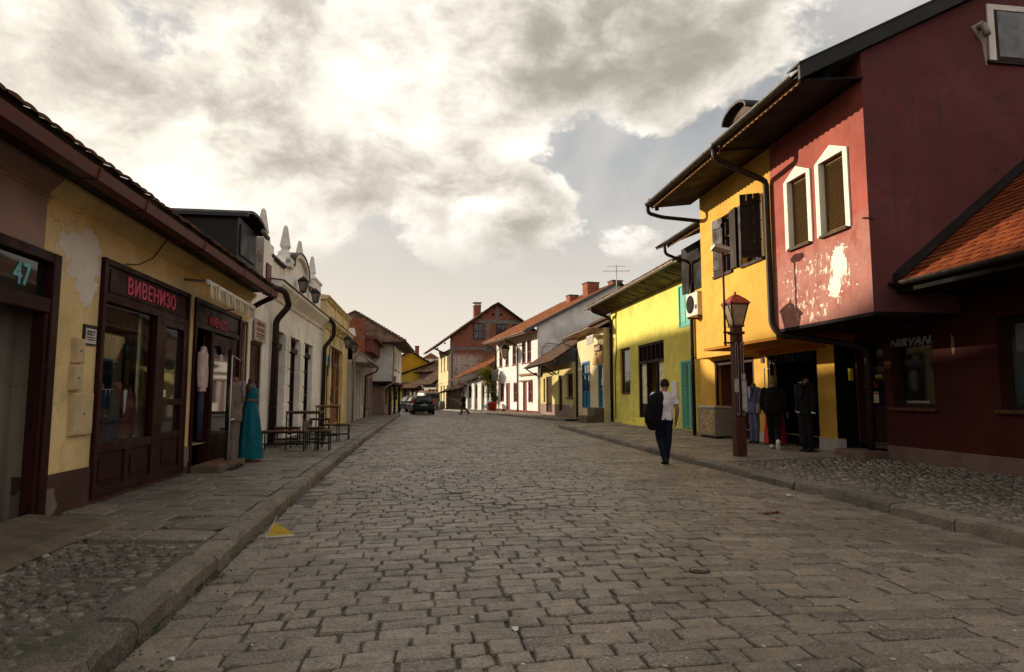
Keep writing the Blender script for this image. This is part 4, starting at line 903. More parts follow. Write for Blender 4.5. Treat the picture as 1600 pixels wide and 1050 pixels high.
def house_c():
    h = left_house('cream_shop_house', 'narrow cream yellow house with stepped parapet and a brown glazed door', 'house', -3.75, 24.05)
    W = 7.6
    b = MB(); b.wall(0, W, .1, 4.0, [(1.0, 1.42, .3, 2.6, .1), (2.0, 5.6, .28, 3.42, .25)]); b.build('wall', M['pl_cream'], h)
    shell(h, W, 6, 0, 4.1, 'pl_cream', y0=.32)
    b = MB(); b.prism([(0, 3.95), (-.06, 3.98), (-.10, 4.06), (-.24, 4.18), (-.26, 4.22), (-.26, 4.30), (.0, 4.34)], 0, W, axis='x'); b.build('cornice', M['pl_cream'], h, recalc=True)
    b = MB(); b.prism([(-.29, 4.305), (-.29, 4.325), (.02, 4.365), (.02, 4.345)], 0, W, axis='x'); b.build('cornice_flashing', M['gutter'], h, recalc=True)
    b = MB(); b.box(.3, W-.2, .0, .35, 4.3, 5.02); b.build('parapet', M['pl_cream'], h)
    for x in (.3, 2.9, 5.3, W-.42): b = MB(); b.box(x, x+.22, -.05, .0, 4.34, 5.02); b.build('pilaster', M['pl_cream'], h)
    b = MB(); b.prism([(.38, 5.02), (-.06, 5.02), (-.10, 5.08), (-.16, 5.12), (-.16, 5.17), (.38, 5.22)], .2, W-.1, axis='x'); b.build('parapet_coping', M['pl_cream'], h, recalc=True)
    # wooden shopfront: display pane left, glazed double door right
    w = window(h, 2.0, 4.1, .28, 3.42, y=.2, frame='wood_oak', glass='glass_blue', nx=1, nz=1, fw=.12, name='shop_window')
    b = MB(); b.box(2.12, 3.98, .13, .18, .40, 1.15); b.build('panel', M['wood_oak'], w)
    door(h, 4.1, 5.6, .28, 2.75, y=.2, m='wood_oak', panels=(.30, .62), glass='glass_blue', gz=.28)
    window(h, 4.1, 5.6, 2.76, 3.42, y=.2, frame='wood_oak', glass='glass_blue', nx=2, fw=.07, name='transom')
    for x in (1.6, 1.8, 5.72, 6.6):
        for k in range(6): b = MB(); b.box(x+.005, x+.185, -.03, .0, .34+k*.5, .34+k*.5+.46); b.build('quoin', M['pl_cream'], h, bevel=.01)
    # dummies hung behind the glass
    b = MB(); b.rings([((2.9, .13, z), (rx, 0, 0), (0, .006, 0)) for z, rx in ((1.6, .12), (1.9, .2), (2.15, .12), (2.4, .24), (2.6, .1))], 10); b.build('display_poster', M['paper'], w)
    door(h, 1.0, 1.42, .3, 2.6, y=.08, m='wood_oak', panels=(.5,), handle=False, name='side_shutter')
    b = MB(); b.box(1.22, 1.62, -.05, -.03, 2.55, 3.0); b.build('street_plate', M['blue_wood'], h)
    for x, z in ((2.9, 3.42), (5.2, 3.40)): lantern(h, x, -.55, z, 1.05, glass='lamp_glass_dark', bracket=[(x-.5, .0, z+.55), (x-.5, -.05, z+.1), (x-.42, -.22, z+.52), (x-.2, -.5, z+.58), (x, -.55, z+.5)])
    b = MB(); b.box(5.85, 6.05, -.04, .0, 1.3, 1.55); b.build('intercom', M['white_trim'], h)
    b = MB(); b.tube([(1.55, -.02, 4.3), (1.56, -.04, 3.2), (1.3, -.03, 2.6), (1.2, -.03, 2.2)], .014, 6); b.build('cable', M['gutter'], h)
    chimney(h, 6.8, 3.0, 4.9, 6.75, .9, .8, 'soot', 'gutter')
    tiled_roof(h, 0, W, (.3, 4.5), (3.2, 5.0), 'tile_old', .3, .28, 0); tiled_roof(h, 0, W, (6.2, 4.0), (3.2, 5.0), 'tile_old', .3, .3, 0)
house_c()

def house_d():
    # low shop under a deep white canopy
    h = left_house('canopy_shop', 'low grey-white shop with pale boxed canopy and two tall doors', 'shop', -3.55, 31.7)
    W = 6.2
    b = MB(); b.wall(0, W, .1, 3.1, [(.6, 1.5, .25, 2.75), (2.0, 2.9, .2, 2.75), (3.4, 4.3, .25, 2.75), (4.9, 5.7, .9, 2.6)]); b.build('wall', M['pl_grey'], h); shell(h, W, 6, 0, 3.2, 'pl_grey')
    window(h, .6, 1.5, .25, 2.75, frame='white_trim', nz=3, name='glazed_door'); door(h, 2.0, 2.9, .2, 2.75, m='wood_brown', panels=(.4,)); window(h, 3.4, 4.3, .25, 2.75, frame='white_trim', nz=3, name='glazed_door'); window(h, 4.9, 5.7, .9, 2.6, frame='white_trim', nx=2)
    b = MB(); b.add([(.0, -.02, 3.1), (W, -.02, 3.1), (W, -.72, 3.06), (.0, -.72, 3.06), (.0, -.02, 3.75), (W, -.02, 3.75), (W, -.72, 3.22), (.0, -.72, 3.22)], [(0,3,2,1),(4,5,6,7),(0,1,5,4),(1,2,6,5),(2,3,7,6),(3,0,4,7)]); c = b.build('canopy', M['pl_grey'], h, recalc=True)
    b = MB(); b.prism([(-.78, 3.20), (-.78, 3.25), (.05, 3.84), (.05, 3.78)], -.05, W+.05, axis='x'); b.build('canopy_sheet', M['gutter_grey'], c, recalc=True)
    gutter(h, 0, W+.2, -.80, 3.18, 'gutter_grey', .07)
    downpipe(h, [(W+.1, -.78, 3.1), (W+.1, -.70, 2.85), (W-.2, -.14, 2.6), (W-.2, -.08, .15)], 'pipe', .05); downpipe(h, [(-.05, -.3, 3.5), (-.05, -.1, 3.2), (-.05, -.08, .15)], 'gutter_grey', .05)
    tiled_roof(h, 0, W, (.0, 3.8), (3, 4.9), 'tile_old', .3, .28, 0); tiled_roof(h, 0, W, (6, 3.4), (3, 4.9), 'tile_old', .3, .3, 0)
    # red-brown house with a brick end wall
    h = left_house('red_brown_house', 'small red-brown plastered house with bare brick end wall showing over the canopy', 'house', -3.55, 37.95)
    W = 6.0
    b = MB(); b.wall(0, W, .1, 4.9, [(.5, 1.3, .2, 2.6), (1.9, 2.8, .7, 2.5), (3.5, 4.3, .2, 2.6), (4.8, 5.6, .7, 2.5)]); b.build('wall', M['pl_dusk'], h); shell(h, W, 6, 0, 4.95, 'mortar')
    for x0, x1, d in ((.5, 1.3, 1), (1.9, 2.8, 0), (3.5, 4.3, 1), (4.8, 5.6, 0)):
        if d: door(h, x0, x1, .2, 2.6, m='wood_brown', panels=(.4, .7))
        else: window(h, x0, x1, .7, 2.5, frame='white_trim', nz=2, sill='concrete')
    b = MB(); b.box(.05, W, -.45, -.0, 4.02, 4.75); b.build('attic_front', M['pl_brown'], h); b = MB(); b.prism([(-.72, 4.75), (-.72, 4.83), (.1, 5.05), (.1, 4.75)], .0, W+.1, axis='x'); b.build('attic_coping', M['pl_brown'], h, recalc=True)
    r = MB(); z = 3.2; row = 0
    while z < 5.9:
        y = .0 if row % 2 else -.12
        ymax = 3.2 - max(0, (z - 4.9)) * 2.2
        while y < ymax:
            if random.random() < .9 and y + .24 > .0: r.box(-.03 + random.uniform(-.008, .008), .05, max(0, y), y+.235, z, z+.075)
            y += .25
        z += .087; row += 1
    tag(r.build('bricks', M['brick'], h), kind='stuff')
    b = MB(); b.prism([(.0, 3.0), (3.1, 3.0), (3.1, 4.9), (1.0, 5.85), (.0, 5.6)], .0, .06, axis='x'); b.build('end_wall', M['mortar'], h, recalc=True)
    b = MB(); b.prism([(.5, 4.9), (1.1, 4.95), (1.2, 5.35), (.6, 5.4)], -.045, .01, axis='x'); b.build('plaster_patch', M['pl_white'], h, recalc=True)
    tiled_roof(h, .05, W, (-.1, 4.95), (3, 5.6), 'tile_old', .3, .28, 0); tiled_roof(h, 0, W, (6, 4.6), (3, 5.6), 'tile_old', .3, .3, 0)
house_d()

def house_e():
    ang = math.atan2(-(-1.97 + 2.28), 8.0)       # the front swings out a little
    h = left_house('jettied_white_house', 'white two-storey house with overhanging upper floor and dark hipped tile roof', 'house', -2.28, 44.0, 0, ang)
    W = 8.2
    b = MB(); b.wall(0, W, 2.45, 5.35, [(1.6, 2.35, 3.3, 4.55, .12), (2.9, 3.65, 3.3, 4.55, .12), (5.2, 5.95, 3.3, 4.55, .12)]); b.build('wall', M['pl_white'], h)
    for x in (1.6, 2.9, 5.2): window(h, x, x+.75, 3.3, 4.55, y=.1, frame='wood_red', nx=2, nz=2, sill='wood_red')
    b = MB(); b.box(.0, .2, .003, 6, 2.45, 5.35); b.box(W-.2, W, .003, 6, 2.45, 5.35); b.box(.2, W-.2, .4, 6, 2.45, 5.35); b.build('outer_walls', M['pl_white2'], h)
    b = MB(); b.box(-.1, W+.05, -.06, 6, 2.28, 2.44); b.build('jetty_floor', M['wood_dark'], h)
    for i in range(9): b = MB(); x = .2 + i*.95; b.box(x, x+.14, -.16, .9, 2.14, 2.28); b.build('joist', M['wood_dark'], h)
    b = MB(); b.wall(.4, W, .1, 2.3, [(1.2, 2.1, .2, 2.1), (3.0, 4.4, .8, 2.0), (5.2, 6.1, .2, 2.1)], y=.7); b.box(.4, .6, .702, 6, .1, 2.28); b.build('ground_wall', M['pl_dusk'], h)
    door(h, 1.2, 2.1, .2, 2.1, y=.85, m='wood_dark'); window(h, 3.0, 4.4, .8, 2.0, y=.85, frame='wood_red', nx=3); door(h, 5.2, 6.1, .2, 2.1, y=.85, m='wood_dark')
    for x in (.15, 3.9, 7.9): b = MB(); b.box(x, x+.16, .05, .21, .1, 2.28); b.build('post', M['wood_dark'], h)
    b = MB(); b.box(.9, 2.6, -.06, -.02, 2.5, 2.85); b.build('shop_plate', M['wood_red'], h)
    # hipped roof, four slopes
    tiled_roof(h, -.9, W+.9, (-.95, 5.05), (3.0, 7.55), 'tile_brown', .26, .24, 0, hip=(3.9, 3.9), jit=.02, thick=.03, arch=.03)
    tiled_roof(h, -.9, W+.9, (6.95, 5.05), (3.0, 7.55), 'tile_brown', .3, .3, 0, hip=(3.9, 3.9))
    for x0, sgn in ((-.9, 1), (W+.9, -1)):
        Lh = 3.95; b = MB(); b.add([(x0, -.95, 5.05), (x0, 6.95, 5.05), (x0 + sgn*3.9, 3.0, 7.55), (x0, -.95, 4.98), (x0, 6.95, 4.98), (x0+sgn*3.9, 3.0, 7.48)], [(0, 2, 1), (3, 4, 5), (0, 1, 4, 3), (1, 2, 5, 4), (2, 0, 3, 5)]); rf = b.build('roof_hip', M['wood_dark'], h, recalc=True)
        t = MB(); nx = 18
        for i in range(nx):
            f = i/nx; y0 = -.95 + 3.95*f; y1 = 6.95 - 3.95*f; y = y0
            while y < y1 - .1:
                w = min(.26, y1-y); n0 = .03 + random.uniform(0, .025); xa, za = x0 + sgn*(3.9*f - .06), 5.05 + 2.5*f - .04 + n0; xb, zb = x0 + sgn*(3.9*(f+1.5/nx)), 5.05 + 2.5*(f+1.5/nx) + .012
                if f + 1.5/nx > 1.0: xb, zb = x0+sgn*3.9, 7.57
                t.add([(xa, y+.005, za), (xa, y+w/2, za+.03), (xa, y+w-.005, za), (xb, y+w-.005, zb), (xb, y+w/2, zb+.03), (xb, y+.005, zb), (xa, y+.005, za-.035), (xa, y+w-.005, za-.035)], [(0, 1, 4, 5), (1, 2, 3, 4), (0, 6, 7, 2, 1)]); y += w
        tag(t.build('roof_tiles', M['tile_brown'], rf), kind='stuff')
    for (xa, ya, xb, yb) in ((-.9, -.95, 3.0, 3.0), (W+.9, -.95, W-3.0, 3.0)):
        for i in range(14):
            t0, t1 = i/14, (i+1.15)/14; b = MB(); b.tube([(xa+(xb-xa)*t0, ya+(yb-ya)*t0, 5.10+2.5*t0), (xa+(xb-xa)*t1, ya+(yb-ya)*t1, 5.10+2.5*t1)], [.085, .065], 8); b.build('ridge_tile', M['tile_old'], h)
    b = MB(); b.box(-.9, W+.9, -.93, -.05, 4.95, 5.0); b.box(-.88, 0, -.05, 6.9, 4.95, 5.0); b.build('soffit', M['wood_old'], h)
    downpipe(h, [(.02, -.06, 4.95), (-.1, -.1, 4.7), (-.1, -.08, 2.3), (-.1, .5, 2.0), (-.1, .55, .15)], 'gutter_grey', .05)
M['pl_white2'] = plaster('old_whitewash', (.86, .83, .79), dirt=(.22, .18, .14), dirt_amt=.9)
house_e()

# ================================================================ RIGHT SIDE
def tile_patch(parent, A, B, C, D, mat, tw=.22, course=.2, name='roof', slab_m='wood_dark', thick=.022, jit=.008, arch=.02, nind=0, slab_t=.07):
    """roof between eave A-B and ridge D-C (local points)"""
    A, B, C, D = map(Vector, (A, B, C, D)); nrm = (B - A).cross(D - A).normalized()
    if nrm.z < 0: nrm = -nrm
    b = MB(); o = nrm * slab_t; b.add([A-o, B-o, C-o, D-o, A, B, C, D], [(0,3,2,1),(4,5,6,7),(0,1,5,4),(1,2,6,5),(2,3,7,6),(3,0,4,7)]); roof = b.build(name, M[slab_m], parent, recalc=True)
    L = ((D-A).length + (C-B).length)/2; rows = max(1, int(L/course)); P = []
    def pt(u, v): return (A*(1-u) + B*u)*(1-v) + (D*(1-u) + C*u)*v
    for i in range(rows):
        v0 = max(-.02, i/rows - .03); v1 = min(1.0, (i+1.5)/rows); W = (pt(1, max(v0, 0)) - pt(0, max(v0, 0))).length; n = max(1, int(W/tw)); off = .5 if i % 2 else 0
        for k in range(-1 if off else 0, n):
            u0 = max(0, (k+off)/n); u1 = min(1, (k+1+off)/n)
            if u1-u0 < .2/n: continue
            g = .004/W; lo = nrm*(thick*1.3 + abs(random.gauss(0, jit))); hi = nrm*.006; q = random.gauss(0, jit)/L; um = (u0+u1)/2; ar = nrm*arch
            vs = [pt(u0+g, v0+q)+lo, pt(um, v0+q)+lo+ar, pt(u1-g, v0+q)+lo, pt(u1-g, v1)+hi, pt(um, v1)+hi+ar, pt(u0+g, v1)+hi, pt(u0+g, v0+q)+lo-nrm*thick, pt(u1-g, v0+q)+lo-nrm*thick]
            mw = parent.matrix_basis @ vs[0]; P.append((1/(.1+(mw-CAMXY).length), vs, [(0, 1, 4, 5), (1, 2, 3, 4), (0, 6, 7, 2, 1), (0, 5, 6), (2, 7, 3)]))
    if nind: lay(roof, 'roof_tile', 'roof_tiles', P, M[mat], nind)
    else:
        r = MB()
        for _, vs, fs in P: r.add(vs, fs)
        tag(r.build('roof_tiles', M[mat], roof), kind='stuff')
    return roof

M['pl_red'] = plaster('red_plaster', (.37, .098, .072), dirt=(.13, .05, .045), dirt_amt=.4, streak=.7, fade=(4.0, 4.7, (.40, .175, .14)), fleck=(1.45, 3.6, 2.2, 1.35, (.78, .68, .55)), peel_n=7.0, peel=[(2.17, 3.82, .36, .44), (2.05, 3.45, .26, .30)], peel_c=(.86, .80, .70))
M['pl_red_shade'] = plaster('shaded_red_plaster', (.15, .050, .050), dirt=(.075, .045, .042), dirt_amt=1.2, streak=1.5); M['pl_orange'] = plaster('orange_plaster', (.72, .41, .075), dirt=(.46, .24, .06), dirt_amt=.25, streak=.3); M['pl_orange_d'] = plaster('deep_orange_plaster', (.52, .20, .03), dirt=(.25, .10, .03), dirt_amt=.4)  # gable plaster: the front's red paint darkened, shade put into the colour
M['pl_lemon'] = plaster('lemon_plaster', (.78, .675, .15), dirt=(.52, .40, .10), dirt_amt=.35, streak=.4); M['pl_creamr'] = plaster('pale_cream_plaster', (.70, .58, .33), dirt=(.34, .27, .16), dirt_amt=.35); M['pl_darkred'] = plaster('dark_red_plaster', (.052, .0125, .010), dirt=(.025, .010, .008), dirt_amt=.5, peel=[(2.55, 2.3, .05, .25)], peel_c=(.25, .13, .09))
M['pl_bright'] = plaster('bright_white_plaster', (.88, .84, .79), dirt=(.50, .42, .34), dirt_amt=.22); M['pl_olive'] = plaster('straw_plaster', (.60, .49, .20), dirt=(.3, .23, .12), dirt_amt=.4); M['pl_ochre'] = plaster('ochre_wall', (.60, .31, .025), dirt=(.35, .18, .04), dirt_amt=.3)
M['white_frame'] = plain('window_surround', (.82, .76, .64), .75, var=.1, scale=6); M['slat'] = wood('olive_brown_louvre', (.15, .085, .028), .6, .3); M['letter_dark'] = plain('dark_letter', (.018, .012, .010), .5); M['letter_white'] = plain('white_letter', (.55, .53, .50), .45); M['letter_grey'] = plain('grey_letter', (.42, .40, .37), .5); M['letter_steel'] = plain('steel_letter', (.22, .20, .19), .25, .9); M['sticker_red'] = plain('red_sticker', (.45, .04, .03), .5); M['sticker_yellow'] = plain('yellow_sticker', (.55, .40, .03), .5); M['sign_ochre'] = plain('ochre_sign', (.42, .25, .05), .6, var=.15)
M['ac'] = plain('ac_casing', (.62, .56, .45), .5, var=.12); M['board_dark'] = wood('tarred_boards', (.014, .010, .008), .7)

def tavern():
    h = right_house('dark_red_tavern', 'low dark red tavern with orange tiled roof and steel lettering on its window', 'tavern', 9.0, 12.45)
    W = 9.0
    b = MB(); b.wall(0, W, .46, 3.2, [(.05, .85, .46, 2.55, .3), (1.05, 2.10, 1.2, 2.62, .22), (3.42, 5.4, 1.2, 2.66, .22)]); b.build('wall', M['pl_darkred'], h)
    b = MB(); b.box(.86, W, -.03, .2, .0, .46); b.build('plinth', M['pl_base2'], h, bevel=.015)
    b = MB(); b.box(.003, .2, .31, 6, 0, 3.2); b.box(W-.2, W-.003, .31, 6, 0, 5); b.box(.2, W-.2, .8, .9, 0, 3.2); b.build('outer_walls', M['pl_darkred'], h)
    d = door(h, .05, .85, .34, 2.55, y=.24, m='wood_dark', panels=(.38,), glass='glass', gz=.3)
    b = MB(); b.box(.12, .78, .185, .205, .36, .47); b.build('kick_plate', M['metal_grey'], d)
    def ring(x, z, r): 
        c = MB(); n = 20; c.add([(x+r*math.cos(6.2832*k/n), .228, z+r*math.sin(6.2832*k/n)) for k in range(n)] + [(x+r*.8*math.cos(6.2832*k/n), .228, z+r*.8*math.sin(6.2832*k/n)) for k in range(n)], [(k, (k+1) % n, (k+1) % n + n, k+n) for k in range(n)]); return c.bar((x-r*.6, .2275, z+r*.6), (x+r*.6, .2275, z-r*.6), .003, .02)
    ring(.28, 1.66, .07).build('no_smoking_sticker', M['sticker_red'], d)
    b = MB(); b.box(.20, .36, .222, .23, 1.28, 1.50); b.build('warning_sticker', M['paper'], d); b = MB(); b.add([(.22, .2195, 1.31), (.34, .2195, 1.31), (.28, .2195, 1.42)], [(0, 1, 2)]); b.build('warning_triangle', M['sticker_yellow'], d)
    b = MB(); b.box(.20, .36, .216, .2195, 1.45, 1.49); b.build('sticker_strip', M['sticker_red'], d); b = MB(); b.box(.58, .74, .222, .23, 1.30, 1.38); b.build('sticker', M['sticker_red'], d)
    print_lines(d, .30, .52, .224, [(1.80, .05), (1.77, .012)], M['sticker_yellow'], 3)
    w = window(h, 1.05, 2.10, 1.2, 2.62, y=.18, frame='wood_dark', fw=.07, sill='wood_brown')
    text_mesh('NIRVANA', .22, M['letter_grey'], 'lettering', w, (1.02, .02, 2.36), sx=1.15, shear=.35, extrude=.015, spacing=1.12)
    text_mesh('*KLIMATIZOVANO', .068, M['letter_white'], 'window_print', w, (1.20, .168, 1.28), extrude=.001, bold=.001)
    w = window(h, 3.42, 5.4, 1.2, 2.66, y=.18, frame='wood_dark', glass='glass_blue', nx=2, fw=.09, sill='wood_brown')
    b = MB(); b.box(-.02, .9, -.55, .0, .10, .34); b.build('doorstep', M['pl_base2'], h, bevel=.02)
    b = MB(); b.box(-.16, -.08, -.06, .0, 1.75, 2.0); b.build('house_number_plate', M['sticker_yellow'], h)
    # roof abutting the tall red gable (starts at the gable line)
    x0 = 2.72
    tiled_roof(h, x0, W+1, (-1.15, 3.33), (3.2, 6.81), 'tile_new', .165, .15, 295, thick=.024, jit=.006, slab_m='wood_dark')
    tiled_roof(h, x0, W+1, (7.5, 3.4), (3.2, 6.81), 'tile_new', .3, .3, 0)
    b = MB(); b.prism([(-1.22, 3.34), (-1.22, 3.46), (3.3, 7.07), (3.3, 6.95)], x0-.04, x0+.20, axis='x'); b.build('verge_flashing', M['black_sheet'], h, recalc=True)
    gutter(h, x0+.02, W+1, -1.24, 3.30, 'gutter', .075)
    b = MB(); b.box(x0, W+1, -1.14, .0, 3.14, 3.2); b.build('soffit', M['board_dark'], h)
    b = MB(); b.box(x0, W+1, -1.16, -1.13, 3.13, 3.30); b.build('fascia', M['board_dark'], h)
    b = MB(); b.tube([(2.62, -1.5, 2.86), (2.66, -1.42, 3.05), (2.70, -1.28, 3.02)], .02, 8); b.build('gutter_spout', M['gutter_grey'], h)
M['net'] = cloth('grey_net_curtain', (.20, .22, .23)); M['pl_base2'] = plaster('grey_brown_plinth', (.15, .095, .075), dirt=(.07, .05, .04), dirt_amt=.7)
tavern()

def eave_set(h, x0, x1, y, z, slope, Wd, board_m='wood_warm', gm='gutter', depth=1.2):
    gutter(h, x0, x1, y, z, gm, .085)
    n = int((x1-x0)/.16); b = MB(); pts = [(x0, z+.05), (x1, z+.05)]
    for i in range(n, -1, -1):
        x = x0 + (x1-x0)*i/n; pts.append((x, z-.12))
        if i: pts.append((x-(x1-x0)/n/2, z-.155))
    b.prism(pts, y+.10, y+.13); b.build('fascia_board', M[board_m], h, recalc=True)

def red_house():
    h = right_house('red_gabled_house', 'tall red plastered house with flaking paint and two white-framed louvred windows', 'house', 7.4, 12.72)
    W = 3.02
    W1, W2 = (.66, 1.34, 4.42, 5.82), (1.74, 2.46, 4.42, 5.82)
    b = MB(); b.wall(0, W, 2.82, 7.35, [(*W1, .16), (*W2, .16)]); b.build('wall', M['pl_red'], h)
    gpts = [(.004, 2.82), (9.0, 2.82), (9.0, 7.0), (4.6, 9.72), (.004, 7.35)]
    b = MB(); b.prism(gpts, W-.2, W-.001, axis='x'); b.build('gable', M['pl_red_shade'], h, recalc=True)
    b = MB(); b.box(.0, .2, .3, 9, 2.82, 7.2); b.box(.2, W-.2, 8.8, 9, 2.82, 7); b.box(.2, W-.2, .5, .52, 2.82, 7.2); b.build('outer_walls', M['pl_red_shade'], h)
    b = MB(); b.box(.0, W-.003, .003, 9, 2.76, 2.815); b.build('jetty_floor', M['board_dark'], h)
    b = MB(); b.box(.003, W-.01, 2.6, 9, .0, 2.75); b.build('ground_wall', M['pl_darkred'], h)
    for a, c, z0, z1 in (W1, W2):
        m = (a+c)/2; f = .12; b = MB()
        o = [(a-f, z0-.02), (a-f, z1+.02), (m, z1+.24), (c+f, z1+.02), (c+f, z0-.02)]; i_ = [(a, z0-.02), (a, z1), (c, z1), (c, z0-.02)]
        b.prism([o[0], o[1], i_[1], i_[0]], -.03, .0); b.prism([o[1], o[2], (m, z1), i_[1]], -.031, .0); b.prism([o[2], o[3], i_[2], (m, z1)], -.031, .0); b.prism([o[3], o[4], i_[3], i_[2]], -.03, .0)
        b.box(a, a+.012, .0, .155, z0, z1); b.box(c-.012, c, .0, .155, z0, z1)
        w = b.build('window', M['white_frame'], h, recalc=True)
        shutter(w, a+.02, c-.02, z0+.02, z1-.01, y=.10, m='slat', n=30)
        b = MB(); b.box(a-.02, c+.05, -.07, .1, z0-.05, z0); b.build('sill', M['wood_old'], w)
    # roof, verge and eave
    Wr = W + .10
    tiled_roof(h, -.0, Wr, (-1.18, 6.90), (4.6, 9.88), 'tile_brown', .24, .24, 0, slab_m='board_dark'); tiled_roof(h, 0, Wr, (10.3, 6.9), (4.6, 9.88), 'tile_brown', .3, .3, 0)
    b = MB(); b.prism([(-1.24, 6.72), (-1.24, 6.98), (4.6, 10.0), (4.6, 9.74)], Wr+.001, Wr+.06, axis='x'); b.build('verge_board', M['black_sheet'], h, recalc=True)
    b = MB(); b.prism([(-1.26, 6.97), (-1.26, 7.0), (4.6, 10.02), (4.6, 9.99)], Wr-.3, Wr+.08, axis='x'); b.build('verge_sheet', M['black_sheet'], h, recalc=True)
    eave_set(h, .0, W, -1.26, 6.86, .5, W)
    b = MB(); b.prism([(-1.12, 6.74), (.0, 6.86), (.0, 6.90), (-1.12, 6.78)], .0, W+.05, axis='x'); b.build('soffit', M['board_dark'], h, recalc=True)
    # gable window with a curtain, and the scar of a cut pipe
    b = MB(); z0, z1, y0, y1 = 7.40, 8.45, 2.52, 3.75
    for (p, q, r, s) in ((y0, y0+.13, z0-.02, z1), (y1-.13, y1, z0-.02, z1), (y0+.13, y1-.13, z1-.1, z1)): b.box(W-.001, W+.03, p, q, r, s)
    w = b.build('window', M['white_trim'], h); b = MB(); b.box(W+.002, W+.014, y0+.13, y1-.13, z0, z1-.1); b.build('pane', M['glass_blue'], w)
    b = MB(); b.box(W+.012, W+.026, y0+.13, y0+.2, z0, z1-.1); b.box(W+.0125, W+.0255, y0+.2, y1-.13, z0, z0+.07); b.build('sash', M['wood_dark'], w)
    b = MB(); b.add([(W+.016, y0+.2+.05*i, z) for z in (z0+.08, z1-.11) for i in range(10)], [(i, i+1, i+11, i+10) for i in range(9)]); b.build('curtain', M['net'], w)
    b = MB(); b.box(W, W+.05, y0-.05, y1+.05, z0-.07, z0-.02); b.build('sill', M['wood_dark'], w)
    b = MB(); b.tube([(W-.05, 2.36, 8.0), (W+.10, 2.36, 7.98), (W+.14, 2.38, 7.78)], .06, 10); b.build('pipe_stub', M['gutter_grey'], h)
    b = MB(); b.prism([(2.2, 8.0), (2.45, 8.15), (2.5, 7.8), (2.48, 7.3), (2.44, 7.3), (2.4, 7.7)], W-.002, W+.004, axis='x'); b.build('mortar_scar', M['pl_stone'], h, recalc=True)
    b = MB(); b.box(W-.02, W+.02, -.12, .1, 4.40, 4.42); b.build('hook', M['rust'], h)
    downpipe(h, [(-.05, -1.26, 6.8), (-.05, -1.24, 6.55), (-.05, -.62, 6.30), (-.03, -.09, 6.10), (-.03, -.08, 2.95), (.10, .0, 2.72), (.8, 1.2, 2.45), (.9, 1.42, 2.35), (.9, 1.42, .2)], 'pipe', .065)
red_house()

